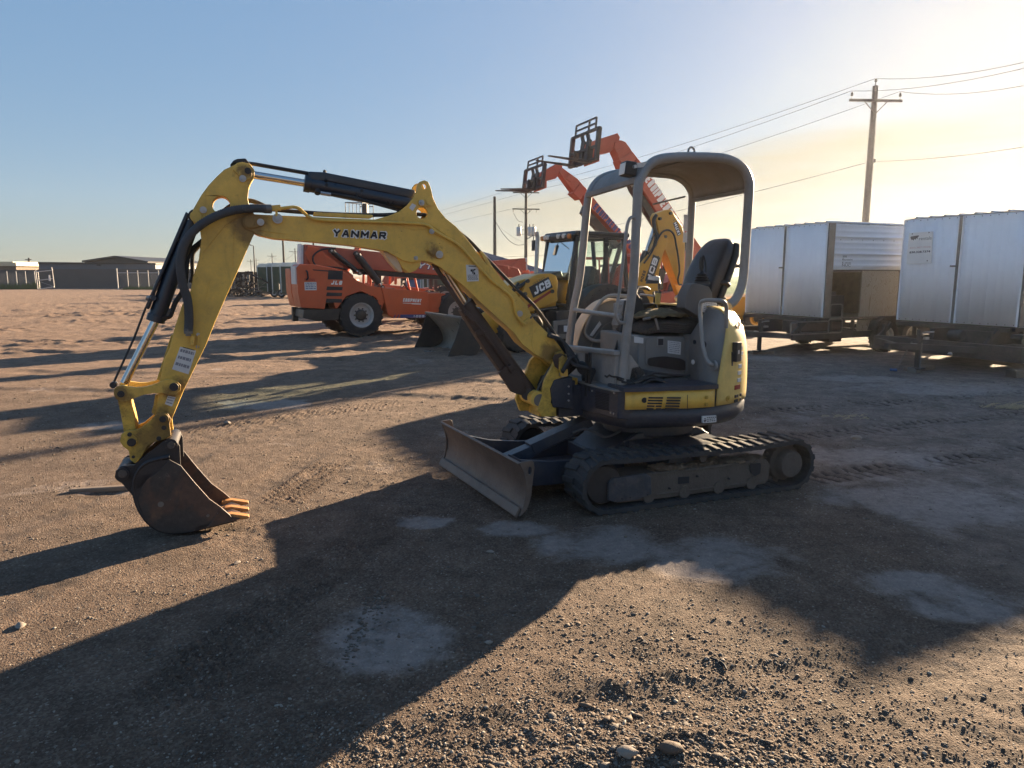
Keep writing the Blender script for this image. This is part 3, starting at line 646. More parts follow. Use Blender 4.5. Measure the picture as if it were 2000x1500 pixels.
# loose stones, thousands of them
def rock_template(k, sub=1):
    bm = bmesh.new(); bmesh.ops.create_icosphere(bm, subdivisions=sub, radius=1)
    rs = random.Random(k)
    off = Vector((rs.random()*50, rs.random()*50, rs.random()*50))
    for v in bm.verts: v.co *= 1+.55*mnoise.noise(v.co*1.1+off)
    vs = np.array([v.co[:] for v in bm.verts]); fs = np.array([[v.index for v in f.verts] for f in bm.faces]); bm.free()
    return vs, fs
def build_stones():
    rs = np.random.RandomState(5); T = [rock_template(k) for k in range(7)]
    tries = 150000
    a = np.radians(rs.uniform(-42, 42, tries)); r = 2.1*np.exp(rs.rand(tries)**1.15*np.log(15/2.1)); X = r*np.sin(a); Y = r*np.cos(a)
    lo = loose(X, Y); si = silt(X, Y); keep = rs.rand(tries) < (.17+.62*lo)*(1-.85*si)
    X, Y, lo, r = X[keep], Y[keep], lo[keep], r[keep]
    S = np.exp(rs.normal(np.log(.0029), .40, len(X)))*(1+.2*lo)
    S = np.clip(S, .0018, .011)*np.clip(r/5, 1, 1.8); S[rs.rand(len(X)) < .006] *= 1.9; MI = np.minimum(3, (rs.rand(len(X))**1.5*4).astype(int)); FL = .45+.35*rs.rand(len(X))
    # crumbled clods along the scraped edges
    for px, py, sx, sy, n, sz in ((735, 1170, .03, .05, 60, .010), (725, 1200, .05, .06, 70, .010), (690, 1255, .03, .08, 90, .009), (935, 1235, .05, .09, 50, .007), (925, 1165, .04, .01, 8, .014), (285, 1280, .10, .03, 40, .009),
                                  (440, 1040, .12, .04, 40, .007), (1100, 1200, .25, .08, 150, .007), (1230, 1290, .3, .1, 160, .007), (1170, 1410, .12, .04, 60, .012), (1400, 1340, .3, .08, 120, .006), (780, 960, .2, .06, 90, .008), (660, 800, .3, .1, 60, .012), (1050, 1470, .5, .05, 260, .008), (1330, 1485, .3, .03, 160, .010)):
        p = gpt(px, py); X = np.append(X, p[0]+rs.normal(0, sx, n)); Y = np.append(Y, p[1]+rs.normal(0, sy, n)*1.6); S = np.append(S, sz*np.exp(rs.normal(-.3, .4, n))); MI = np.append(MI, np.minimum(1, rs.randint(0, 3, n) // 2)); FL = np.append(FL, .3+.25*rs.rand(n))
    ex = (X-EXC.o[0])*EXC.f[0]+(Y-EXC.o[1])*EXC.f[1]; ey = (X-EXC.o[0])*EXC.l[0]+(Y-EXC.o[1])*EXC.l[1]
    ok = ~((np.abs(ex) < 1.2) & (np.abs(ey) > .45) & (np.abs(ey) < .92)); X, Y, S, MI, FL = X[ok], Y[ok], S[ok], MI[ok], FL[ok]
    Z = gheight(X, Y); n = len(X); ti = rs.randint(0, 7, n); V = []; F = []; M_ = []; k0 = 0
    for k in range(7):
        q = np.where(ti == k)[0]; vs, fs = T[k]; m = len(q); an = rs.rand(m)*6.283; c, s_ = np.cos(an), np.sin(an)
        sc = S[q][:, None]*np.stack([1+.6*rs.rand(m), .75+.4*rs.rand(m), FL[q]], 1); p = vs[None]*sc[:, None, :]
        x = p[..., 0]*c[:, None]-p[..., 1]*s_[:, None]+X[q][:, None]; y = p[..., 0]*s_[:, None]+p[..., 1]*c[:, None]+Y[q][:, None]; z = p[..., 2]+(Z[q]+sc[:, 2]*.3)[:, None]
        V.append(np.stack([x, y, z], -1).reshape(-1, 3)); F.append((fs[None]+(k0+np.arange(m)*len(vs))[:, None, None]).reshape(-1, 3)); M_.append(np.repeat(MI[q], len(fs))); k0 += m*len(vs)
    V = np.concatenate(V); F = np.concatenate(F); MI = np.concatenate(M_)
    me = bpy.data.meshes.new('gravel'); me.vertices.add(len(V)); me.vertices.foreach_set('co', V.ravel())
    me.loops.add(F.size); me.loops.foreach_set('vertex_index', F.ravel().astype(np.int32)); me.polygons.add(len(F))
    me.polygons.foreach_set('loop_start', np.arange(0, F.size, 3)); me.polygons.foreach_set('loop_total', np.full(len(F), 3))
    for nm, c in (('brown_stone', (.10, .072, .053)), ('grey_stone', (.12, .105, .092)), ('tan_stone', (.19, .148, .112)), ('pale_stone', (.30, .27, .23))):
        me.materials.append(paint(nm, c, .85, dirt=.3, spot=.3, scale=30, bump=.1))
    me.polygons.foreach_set('material_index', MI.astype(np.int32)); me.polygons.foreach_set('use_smooth', np.ones(len(F), bool)); me.update(); me.validate()
    o = bpy.data.objects.new('gravel', me); COL.objects.link(o)
    tag(o, 'loose brown and pale gravel stones scattered over the clay yard', 'gravel', kind='stuff')
build_stones()
# ------------------------------------------------------------------ mini excavator
M['console'] = paint('dark_grey_plastic', (0.085, 0.088, 0.092), .55, dirt=.25, spot=.3, dcol=(.14, .12, .10))
def excavator():
    E = EXC
    T = thing('mini_excavator', 'yellow and grey tracked mini excavator with open canopy and its bucket resting on the dirt', 'excavator', (E.o[0], E.o[1], 0), E.a)
    S = E.sides
    def pin(mb, px, py, y0, y1, rpx, yref):     # a boss along y at a measured point
        x, z = E.side(px, py, yref); x2, z2 = E.side(px+rpx, py, yref); mb.cyl((x, y0, z), (x, y1, z), abs(x2-x), 24); return x, z
    def P3(px, py, y): x, z = E.side(px, py, y); return (x, y, z)
    # ---------- boom
    bt = [(472, 436), (473, 426), (486, 417.5), (513, 419.5), (552, 421), (640, 425), (735, 429), (800, 430), (850, 432), (885, 447), (922, 481), (959, 527), (1010, 575), (1031, 603), (1044, 625), (1060, 641), (1082, 662), (1096, 680), (1108, 697), (1108, 712), (1098, 722), (1084, 720), (1072, 708),
          (1044, 691), (1020, 672), (1004, 650), (972, 621), (932, 584), (908, 560), (884, 540), (860, 522), (844, 513), (826, 509), (805, 513), (785, 508), (772, 500), (755, 491), (735, 487), (685, 479), (610, 472), (535, 466), (505, 459), (490, 451), (478, 447)]
    W = .09
    b = MB(); b.prism(S(bt, W), -W, W)
    boom = b.build('boom', M['yellow'], T, bevel=.006)
    gus = [(728, 430), (760, 421), (780, 413), (795, 401), (806, 388), (813, 375), (815, 362), (820, 355), (828.5, 352), (836, 355), (841, 366), (846, 387), (855, 407), (870, 426), (890, 442), (905, 458), (922, 480), (935, 498), (915, 500), (885, 470), (850, 445), (800, 436)]
    for s in (1, -1):
        g = MB(); pr = S(gus, W)
        hole = [E.side(824+11*math.cos(a), 416+11*math.sin(a), W) for a in np.linspace(0, 6.283, 19)[:-1]]
        eye = [E.side(828+4.6*math.cos(a), 364.5+5.3*math.sin(a), W) for a in np.linspace(0, 6.283, 15)[:-1]]
        y0, y1 = (W-.022, W+.003) if s > 0 else (-W-.003, -W+.022)
        g.prism(pr, y0, y1, holes=[hole, eye]); g.build('gusset', M['yellow'], boom, bevel=.003)
    # near side fittings: pin plates, bolts, pipes
    f = MB()
    for (ax, ay, ar, bx, by, br) in ((487, 434.5, 13, 509, 434, 8), (838, 394, 9, 823, 396, 7), (846, 486, 12.5, 858, 497, 8.5), (1094, 707, 12, 1099, 727, 7)):
        c0 = E.side(ax, ay, W); r0 = abs(E.side(ax+ar, ay, W)[0]-c0[0]); c1 = E.side(bx, by, W); r1 = abs(E.side(bx+br, by, W)[0]-c1[0])
        d = Vector((c1[0]-c0[0], c1[1]-c0[1])); a0 = math.atan2(d.y, d.x)
        pts = [(c0[0]+r0*math.cos(a0+t), c0[1]+r0*math.sin(a0+t)) for t in np.linspace(math.pi/2, 3*math.pi/2, 12)]+[(c1[0]+r1*math.cos(a0+t), c1[1]+r1*math.sin(a0+t)) for t in np.linspace(-math.pi/2, math.pi/2, 9)]
        f.prism(pts, W, W+.014)
        f.cyl((c0[0], W+.014, c0[1]), (c0[0], W+.020, c0[1]), r0*.8, 20)
    f.build('pin_plate', M['yellow'], boom, bevel=.002)
    bo = MB()
    for (bx, by, r, yy) in ((509, 434, 7, W+.014), (542, 427, 10, W+.012), (474, 349, 7, .085), (397, 410, 7, .085), (823, 396, 5.5, W+.014), (858, 497, 7, W+.014), (843, 452, 5, W+.02), (1015, 612.5, 5.5, W+.02), (812, 504, 4, W), (1099, 729, 7, .15)):
        x, z = E.side(bx, by, yy); rr = abs(E.side(bx+r, by, yy)[0]-x); bo.cyl((x, yy, z), (x, yy+.008, z), rr, 20); bo.cyl((x, yy+.008, z), (x, yy+.02, z), rr*.55, 6); bo.cyl((x, yy+.02, z), (x, yy+.023, z), rr*.25, 10)
    bo.build('bolt', M['steel'], boom)
    p = MB(); yy = W+.018
    path = [P3(x, y, yy) for x, y in [(528, 409), (548, 407), (574, 404), (585, 407), (598, 420), (612, 428), (640, 431), (720, 433), (800, 436), (828, 438), (840, 442), (848, 451), (864, 460), (890, 474), (905, 487), (930, 516), (960, 548), (990, 571), (1000, 580), (1005, 592), (1006, 606), (1010, 618), (1018, 628), (1026, 634)]]
    p.tube(bend(path, .05), .011, 10)
    p.bar(P3(1020, 634, W+.012), P3(1038, 622, W+.012), .024, .03)
    p.bar(P3(508, 408.5, W+.012), P3(548, 405.5, W+.012), .03, .036); p.bar(P3(540, 408, W+.01), P3(540, 424, W+.01), .014, .03)
    p.build('hydraulic_pipe', M['yellow'], boom)
    q = MB()
    cv = [(745, 489), (770, 497), (781, 509), (786, 532), (778, 529), (765, 516)]
    q.prism(S(cv, .05), -.05, .055); q.build('pin_end', M['beige'], boom, bevel=.004)
    q = MB(); q.prism(S([(773, 500), (822, 510), (820, 520), (812, 528), (799, 533), (786, 524)], .06), -.07, .07); q.build('broken_cover', M['yellow'], boom, bevel=.004)
    # hose guard along the boom's back
    q = MB(); q.prism(S([(613, 414.5), (728, 419.5), (729, 424), (722, 427), (612, 422)], W-.01), W-.045, W-.01); q.build('top_hose_guard', M['yellow'], boom, bevel=.004)
    q = MB()
    for yy in (-.05, 0, .05):
        q.tube(crom([P3(500, 405, yy), P3(560, 412, yy), P3(650, 418, yy), P3(740, 420, yy), P3(800, 418, yy), P3(850, 425, yy), P3(905, 460, yy), P3(940, 494, yy), P3(1000, 556, yy), P3(1040, 594, yy), P3(1075, 640, yy), P3(1105, 690, yy)], 5), .014, 8)
    q.build('hose_bundle', M['rubber'], boom)
    q = MB(); q.prism(S([(938, 491), (944, 492), (962, 520), (985, 550), (1000, 566), (1032, 598), (1032, 606), (1025, 602), (990, 566), (962, 536)], W), -.02, W-.008); q.build('back_hose_guard', M['yellow'], boom, bevel=.003)
    q = MB(); q.tube(bend([P3(1036, 622, W+.02), P3(1040, 616, W+.03), P3(1050, 617, W+.035), P3(1058, 630, W+.03), P3(1058, 636, W)], .03), .008, 8); q.build('pipe_elbow', M['steel_dull'], boom)
    q = MB()
    for ln in ([(778, 436), (805, 449), (828, 448), (852, 436)], [(1052, 636), (1040, 655), (1038, 672), (1046, 690)], [(1094, 684), (1075, 676), (1062, 660)], [(506, 450), (560, 457)]): q.tube([P3(x, y, W+.001) for x, y in ln], .0026, 6)
    q.build('weld_seam', M['yellow'], boom)
    # writing
    a = E.side(650, 462, W); c = E.side(753, 467, W); xd = Vector((c[0]-a[0], 0, c[1]-a[1])).normalized(); yd = Vector((0, 1, 0)).cross(xd); yd = -yd if yd.z < 0 else yd
    wd = math.hypot(c[0]-a[0], c[1]-a[1]); hh = abs(E.side(650, 462, W)[1]-E.side(650, 448, W)[1])
    o3 = Vector((a[0], W+.0005, a[1]))
    block_text('letter_outline', 'YANMAR', o3-xd*.006-yd*.006, xd, yd, hh+.012, wd+.012, .42, M['white_clean'], boom, .0, .12, .20)
    block_text('lettering', 'YANMAR', o3, xd, yd, hh, wd, .27, M['ink'], boom, .0022, .12, .24)
    def sticker(px, parent, y, lines=6, pict=False, name='decal'):
        q4 = [Vector((x, y, z)) for x, z in S(px, y)]
        d = MB(); d.mi = 0; d.prism([(v.x, v.z) for v in q4], y-.0005, y+.0012); d.mi = 1
        A, B_, C_, D = q4      # top-left, top-right, bottom-right, bottom-left
        def pt(u, v): return A.lerp(B_, u).lerp(D.lerp(C_, u), v)
        def quad(u0, v0, u1, v1):
            c4 = [pt(u0, v0), pt(u1, v0), pt(u1, v1), pt(u0, v1)]; d.add([(c.x, y+.0018, c.z) for c in c4], [(0, 1, 2, 3)])
        rs = random.Random(int(px[0][0]*7)); v0 = .08
        if pict:
            quad(.2, .05, .8, .10)
            for _ in range(9):
                u = .3+.35*rs.random(); v = .2+.28*rs.random(); quad(u, v, u+.05+.1*rs.random(), v+.04+.1*rs.random())
            v0 = .60
        for i in range(lines):
            v = v0+(.95-v0)*i/lines; u = .08
            while u < .9:
                l = .04+.16*rs.random(); quad(u, v, min(.93, u+l), v+.42*(.95-v0)/lines); u += l+.03
        return d.build(name, [M['white'], M['ink' if pict else 'ink_grey']], parent, weld=False)
    sticker([(910, 517), (934, 518), (935, 549), (912, 550)], boom, W, 5, True)
    sticker([(805, 397), (813, 401), (806, 412), (799, 406)], boom, W+.003, 0)
    # ---------- arm
    A_ = .08
    at_ = [(458, 322), (463, 318), (472, 316), (489, 320), (497, 332), (497, 344), (491, 354), (486, 368), (484, 387), (487, 402), (492, 412), (505, 428), (503, 445), (495, 460), (463, 533), (441, 581), (420, 629), (401, 677), (359, 762), (337, 815), (331, 828), (318, 832), (307, 826), (303, 814), (308, 780), (311.6, 745), (321, 700), (331, 680), (341, 640), (356, 595), (372, 568), (377, 541), (388, 507), (393, 467), (391, 453), (379, 437), (372, 424), (377, 409), (393, 381), (407, 362), (422, 346), (438, 331)]
    hole = [E.side(432+17.5*math.cos(a), 400+17*math.sin(a), A_) for a in np.linspace(0, 6.283, 25)[:-1]]
    b = MB(); b.prism(S(at_, A_), -A_, A_, holes=[hole]); arm = b.build('arm', M['yellow'], T, bevel=.006)
    q = MB()
    for (ax, ay, ar) in ((479, 340, 13), (383, 423, 12), (339.6, 755, 13), (318, 818, 14)): pin(q, ax, ay, -A_-.012, A_+.012, ar, A_)
    q.prism(S([(470, 325), (480, 322), (485, 330), (483, 341), (476, 356), (468, 345), (455, 332), (460, 327)], A_), A_, A_+.010)
    q.build('boss_plate', M['yellow'], arm, bevel=.003)
    q = MB()
    for (ax, ay, ar) in ((484, 334, 6.5), (339.6, 755, 6), (318, 819, 7)): pin(q, ax, ay, A_+.010, A_+.016, ar, A_)
    pin(q, 318, 819, -A_-.02, A_+.02, 4, A_)
    q.build('pin', M['rust_dark'], arm)
    q = MB(); q.prism(S([(449, 322), (456, 313), (463, 310), (480, 309), (484, 314), (489, 320), (474, 318), (458, 320)], .05), -.05, .05); q.build('grease_guard', M['black'], arm, bevel=.006)
    q = MB(); q.prism(S([(334, 655), (341, 650), (313, 742), (306, 742)], .05), -.06, .06); q.prism(S([(303, 772), (309, 770), (312, 800), (303, 812), (296, 806), (300, 790)], .06), -.05, .06); q.build('front_rib', M['yellow_dirty'], arm, bevel=.003)
    q = MB()
    for ln in ([(500, 426), (476, 421), (458, 428), (439, 441), (420, 464), (405, 484), (391, 500)], [(459, 438), (456, 480), (455, 522)], [(410, 545), (400, 590)]): q.tube([P3(x, y, A_+.001) for x, y in ln], .0028, 6)
    q.build('weld_seam', M['yellow'], arm)
    sticker([(352, 677), (383, 685), (368, 731), (336, 721)], arm, A_, 3)
    sticker([(328, 773), (343, 776), (336, 794), (322, 789)], arm, A_, 3, False)
    q = MB(); q.bar(P3(357, 678, A_+.01), P3(380, 684, A_+.002), .002, .004); q.build('decal_rule', M['ink'], arm)
    q = MB(); q.bar(P3(377, 655, A_+.012), P3(375, 674, A_+.012), .026, .036); q.bar(P3(388, 653, A_+.004), P3(386, 681, A_+.004), .008, .03); q.build('pipe_block', M['yellow'], arm, bevel=.003)
    q = MB()
    for x, y in ((387, 653), (386, 677)): pin(q, x, y, A_+.006, A_+.014, 3.4, A_)
    q.build('bolt', M['steel'], arm)
    # ribbed hose over the elbow
    q = MB(); hy = W+.03
    hp = crom([P3(524, 408, hy), P3(495, 407, hy+.01), P3(455, 411, hy+.02), P3(418, 424, hy+.03), P3(385, 445, hy+.03), P3(361, 475, hy+.03), P3(352, 515, hy+.03), P3(357, 555, hy+.02), P3(366, 585, hy+.01), P3(369, 620, hy), P3(368, 648, hy)], 9)
    q.tube(hp, .026, 14); k = 0
    for i in range(1, len(hp)-1):
        q.tube([hp[i]-(hp[i+1]-hp[i-1]).normalized()*.004, hp[i]+(hp[i+1]-hp[i-1]).normalized()*.004], .0285, 14)
    q.build('arm_hose', M['hose'], T)
    q = MB(); q.cyl(hp[-1], P3(368, 656, hy), .018, 14); q.cyl(hp[-1]+Vector((0, 0, .02)), hp[-1]+Vector((0, 0, -.012)), .03, 6); q.cyl(hp[0], P3(531, 408, hy), .024, 6); q.cyl(hp[0]+Vector((.03, 0, 0)), hp[0]-Vector((.02, 0, 0)), .03, 14); q.build('hose_fitting', M['steel_dull'], T)
    q = MB()
    q.tube(crom([P3(530, 410, -.05), P3(505, 397, -.05), P3(485, 392, -.05), P3(460, 398, -.06), P3(440, 410, -.08), P3(425, 430, -.1)], 6), .016, 10)
    q.tube(crom([P3(425, 440, -.1), P3(400, 470, -.12), P3(385, 485, -.11), P3(376, 500, -.1), P3(376, 540, -.1), P3(372, 552, -.1)], 6), .014, 10)
    q.tube(crom([P3(395, 470, -.05), P3(372, 490, -.02), P3(366, 505, 0), P3(360, 560, 0), P3(343, 590, 0), P3(337, 605, 0), P3(331, 618, 0), P3(318, 620, 0)], 6), .016, 10)
    q.build('hose', M['rubber'], T)
    q = MB(); q.cyl(P3(334, 604, 0), P3(325, 618, 0), .016, 8); q.cyl(P3(327, 617, 0), P3(316, 618, 0), .013, 8); q.build('hose_coupling', M['steel_dull'], T)
    # ---------- arm cylinder
    c = MB(); c.cyl(P3(597, 358, 0), P3(808, 399, 0), .055, 28); c.cyl(P3(594, 357.5, 0), P3(606, 360, 0), .060, 28); c.cyl(P3(700, 378, 0), P3(704, 379, 0), .058, 24)
    ac = c.build('arm_cylinder', M['navy_barrel'], T, bevel=.003)
    c = MB(); c.cyl(P3(480, 339, 0), P3(600, 358.5, 0), .026, 20); c.build('rod', M['chrome'], ac)
    c = MB(); c.prism(S([(603, 334.5), (633, 336), (810, 371), (813, 378), (806, 388), (632, 353), (601, 352)], .045), -.035, .045); c.build('rod_guard', M['navy_barrel'], ac, bevel=.008)
    c = MB(); c.tube([P3(484, 319, 0), P3(500, 321, 0), P3(603, 339, 0)], .0135, 8); c.build('guard_rod', M['black'], ac)
    c = MB(); c.cyl(P3(634, 334, -.02), P3(637, 354, .05), .012, 8); c.cyl(P3(620, 370, .03), P3(620, 378, .05), .02, 12)
    for x, y in ((638, 360.5), (707, 372)): pin(c, x, y, .045, .060, 3, .06)
    c.tube(crom([P3(622, 376, .05), P3(650, 379, .05), P3(690, 386, .05), P3(730, 397, .04), P3(780, 411, .0), P3(800, 420, 0)], 5), .0115, 8)
    c.tube(crom([P3(622, 376, -.03), P3(650, 381, -.03), P3(690, 389, -.03), P3(740, 397, -.03), P3(770, 404, -.03)], 5), .0115, 8)
    c.cyl(P3(696, 375, .05), P3(698, 390, .06), .006, 6); c.build('cylinder_hose', M['rubber'], ac)
    c = MB(); c.cyl(P3(626, 377, .05), P3(646, 380, .05), .014, 8); c.build('hose_ferrule', M['steel'], ac)
    # ---------- bucket cylinder
    c = MB(); c.cyl(P3(375, 432, 0), P3(304, 624, 0), .052, 28); c.cyl(P3(307, 615, 0), P3(303, 628, 0), .058, 28); c.cyl(P3(383, 423, -.05), P3(383, 423, .05), .05, 20)
    bc = c.build('bucket_cylinder', M['navy_barrel'], T, bevel=.003)
    c = MB(); c.cyl(P3(306, 622, 0), P3(243, 748, 0), .027, 20); c.build('rod', M['chrome'], bc)
    c = MB(); c.prism(S([(363, 413), (370, 418), (305, 565), (290, 605), (283, 600), (300, 560)], .05), -.03, .055); c.build('rod_guard', M['navy_barrel'], bc, bevel=.007)
    c = MB(); c.tube([P3(285, 600, .03), P3(262, 660, .03), P3(223, 745, .03)], .007, 8); c.build('guard_rod', M['black'], bc)
    c = MB(); c.cyl(P3(290, 583, -.03), P3(300, 582, .07), .018, 10); c.cyl(P3(316, 618, 0), P3(322, 622, .03), .02, 12); c.build('clamp', M['navy'], bc)
    # ---------- bucket linkage
    b = MB()
    lk = [(223, 760), (228, 755), (238, 753), (250, 755), (265, 757), (281, 756), (298, 752), (312, 746), (322, 742), (334, 741), (346, 745), (353, 753), (352, 763), (343, 771), (330, 771), (318, 768), (300, 768), (281, 771), (262, 778), (250, 783), (236, 784), (226, 779), (222, 770)]
    for y0, y1 in ((.10, .125), (-.125, -.10)): b.prism(S(lk, .125), y0, y1)
    pin(b, 236, 770, -.13, .13, 11, .125); pin(b, 339.6, 756, -.13, .132, 10, .125)
    b.build('tipping_lever', M['yellow'], T, bevel=.004)
    b = MB(); b.prism(S([(229, 779), (238, 784), (253, 780), (262, 815), (266, 838), (262, 860), (244, 858), (237, 815)], .07), -.07, .07); b.build('push_link', M['yellow_dirty'], T, bevel=.004)
    b = MB()
    for (ax, ay, ar, y1) in ((236, 770, 7.5, .135), (339.6, 756, 9, .137), (236, 770, 4.5, .139), (339.6, 756, 3.6, .141)): pin(b, ax, ay, -.13, y1, ar, y1)
    pin(b, 221, 752, -.02, .05, 7, .04); b.build('pin', M['rust_dark'], T, bevel=.002)
    # ---------- quick coupler
    b = MB()
    qc = [(302, 812), (308, 808), (318, 805), (328, 808), (333, 818), (331, 828), (334, 851), (322, 858), (303, 863), (288, 872), (276, 893), (264, 906), (254, 898), (251, 880), (240, 872), (234, 862), (237, 848), (247, 841), (262, 841), (275, 836), (290, 824)]
    for y0, y1 in ((.085, .11), (-.11, -.085)): b.prism(S(qc, .11), y0, y1)
    b.prism(S([(250, 850), (300, 835), (330, 845), (322, 856), (303, 861), (276, 890), (264, 900), (254, 895)], .08), -.085, .085)
    pin(b, 318, 818, -.115, .118, 12, .115); pin(b, 253, 861, -.115, .118, 16, .115)
    b.build('quick_coupler', M['yellow_dirty'], T, bevel=.004)
    b = MB(); pin(b, 318, 819, -.12, .126, 7, .12); pin(b, 257, 864, -.12, .128, 9, .12); pin(b, 253, 849, -.12, .124, 4.5, .12); pin(b, 320, 836, -.12, .116, 5, .12); pin(b, 310, 857, -.12, .113, 5, .12); pin(b, 260, 893, -.12, .113, 3.5, .12); b.build('coupler_pin', M['rust_dark'], T, bevel=.002)
    # ---------- bucket
    Bw = .205
    side = [(331, 898), (353.5, 910), (381.5, 944), (409.5, 975), (432, 991), (449, 1005.5), (458, 1017), (404, 1030), (348, 1041), (322, 1041), (305, 1035), (290, 1022), (277, 1002), (270, 975), (277, 952), (286, 938), (306, 924)]
    prof = [(331, 893), (306, 898), (280, 906), (262, 930), (259, 955), (265, 985), (277, 1008), (292, 1026), (314, 1039), (348, 1043), (404, 1031), (462, 1016)]
    b = MB()
    for y0, y1 in ((Bw-.014, Bw), (-Bw, -Bw+.014)): b.prism(S(side, Bw), y0, y1)
    bk = b.build('bucket', M['rust'], T, bevel=.003)
    pp = S(chaikin(prof, 2, False), Bw); b = MB(); n = len(pp)
    b.grid([[(x, -Bw+.002, z) for x, z in pp], [(x, Bw-.002, z) for x, z in pp]])
    b.build('bucket_shell', M['rust_dark'], bk, solid=.016)
    b = MB(); bp_ = S([(331, 898), (306, 900), (282, 908), (264, 932), (261, 955), (267, 985), (279, 1007), (294, 1025), (314, 1037), (348, 1041), (404, 1030), (449, 1015), (381, 950)], Bw)
    for y0, y1 in ((Bw-.012, Bw-.004), (-Bw+.004, -Bw+.012)): b.prism(bp_, y0, y1)
    b.build('inner_side', M['rust_dark'], bk)
    b = MB(); b.prism(S([(300, 925), (262, 930), (255, 960), (276, 952), (290, 935)], .2), -Bw+.01, Bw-.004); b.build('top_plate', M['rust_dark'], bk, bevel=.004)
    b = MB()
    br = [(224, 932), (226, 920), (236, 911), (250, 909), (263, 908), (285, 890), (305, 873), (318, 863), (330, 857), (345, 860), (351, 872), (352, 895), (353, 912), (340, 902), (331, 897), (306, 922), (286, 938), (272, 956), (262, 972), (250, 958), (238, 944), (228, 938)]
    for y0, y1 in ((.135, .155), (-.155, -.135)): b.prism(S(br, .155), y0, y1)
    b.prism(S([(262, 935), (300, 905), (340, 885), (345, 900), (331, 897), (306, 922), (280, 950), (262, 972)], .1), -.135, .135)
    pin(b, 239, 926, -.17, .175, 14, .175); pin(b, 334, 869, -.17, .175, 13, .175); b.build('hanger_bracket', M['rust_dark'], bk, bevel=.004)
    b = MB(); pin(b, 239, 926, .17, .185, 9, .185); pin(b, 334, 870, .17, .185, 8, .185); pin(b, 239, 927, .18, .188, 5, .188); b.build('hanger_pin', M['mudsteel'], bk, bevel=.002)
    b = MB(); pin(b, 314, 985, Bw, Bw+.003, 6, Bw); pin(b, 406, 1007, Bw, Bw+.006, 3, Bw); pin(b, 427, 1003, Bw, Bw+.006, 3, Bw); b.build('bolt_head', M['steel_dull'], bk)
    b = MB(); b.prism(S([(404, 1030), (432, 991), (449, 1005.5), (458, 1017)], Bw), Bw-.001, Bw+.006); b.prism(S([(380, 1036), (458, 1018), (470, 1013), (452, 1008), (380, 1030)], Bw), -Bw, Bw); b.build('cutting_edge', M['rust'], bk, bevel=.003)
    b0 = E.side(448, 1010, .1)
    for ty in (.165, .0, -.165):
        b = MB(); x, z = E.side(447, 1012, .165); L_ = .135
        pr = [(x+.03, z+.034), (x-.02, z+.037), (x-L_*.97, z+.006), (x-L_, z-.004), (x-L_*.9, z-.012), (x-.02, z-.012), (x+.03, z-.002)]
        b.prism(pr, ty-.029, ty+.029); b.prism([(x+.05, z+.03), (x-.06, z+.022), (x-.06, z+.002), (x+.05, z)], ty-.034, ty+.034)
        b.build('tooth', M['tooth'], bk, bevel=.004)
    # ---------- boom cylinder (rusty)
    c = MB(); c.cyl(P3(911, 596, 0), P3(1036, 768, 0), .055, 28); c.cyl(P3(908, 592, 0), P3(917, 604, 0), .066, 28); c.cyl(P3(1030, 770, -.06), P3(1030, 770, .06), .05, 20)
    c.cyl(P3(1047, 778, -.06), P3(1047, 778, .07), .055, 22); c.bar(P3(1030, 765, 0), P3(1047, 778, 0), .08, .09)
    c.prism(S([(901, 607), (915, 598), (925, 612), (1030, 765), (1018, 772), (990, 742), (960, 700), (930, 655)], .06), -.035, .058)
    c.prism(S([(975, 728), (988, 716), (1020, 730), (1025, 755), (1018, 772), (1000, 766)], .075), .03, .075)
    for x, y in ((912, 612), (918, 618), (924, 624), (940, 648), (949, 652), (934, 650), (987, 722), (998, 718)): pin(c, x, y, .05, .085, 5, .08)
    c.tube([P3(925, 625, .08), P3(945, 650, .08), P3(1000, 728, .08)], .010, 8)
    mc = c.build('boom_cylinder', M['brown'], T, bevel=.003)
    c = MB(); c.cyl(P3(846, 488, 0), P3(912, 597, 0), .026, 20); c.build('rod', M['chrome'], mc)
    c = MB(); c.tube([P3(846, 514, .035), P3(862, 540, .04), P3(906, 605, .045)], .018, 10); c.build('guard_rod', M['brown'], mc)
    # ---------- king post
    b = MB()
    kp = [(1086, 690), (1098, 684), (1108, 696), (1109, 735), (1090, 740), (1081, 756), (1076, 787), (1087, 797), (1087, 813), (1059, 814), (1049, 802), (1058, 775), (1064, 744), (1079, 716)]
    b.prism(S(kp, .15), .112, .15)
    kp2 = [(1080, 690), (1098, 684), (1108, 696), (1109, 735), (1090, 750), (1072, 787), (1087, 813), (1040, 814), (1031, 790), (1040, 760), (1052, 735), (1060, 712)]
    b.prism(S(kp2, .15), -.15, -.112); b.prism(S([(1060, 770), (1082, 768), (1087, 813), (1052, 814)], .11), -.112, .112)
    b.prism([E.side(x, y, 0) for x, y in ((1088, 735), (1118, 735), (1118, 800), (1088, 800))], -.10, .10)
    ks = b.build('swing_bracket', M['yellow_dirty'], T, bevel=.005)
    b = MB(); b.prism(S([(1079, 700), (1084, 693), (1094, 690), (1104, 694), (1108, 706), (1104, 722), (1096, 726), (1084, 716)], .158), .15, .160); b.build('washer_plate', M['brown'], ks, bevel=.003)
    b = MB(); b.prism(S([(1092, 700), (1099, 694), (1108, 700), (1109, 735), (1096, 735), (1092, 722)], .17), .158, .175); pin(b, 1047, 778, -.14, .14, 14, .1); b.build('pin_keeper', M['yellow'], ks, bevel=.003)
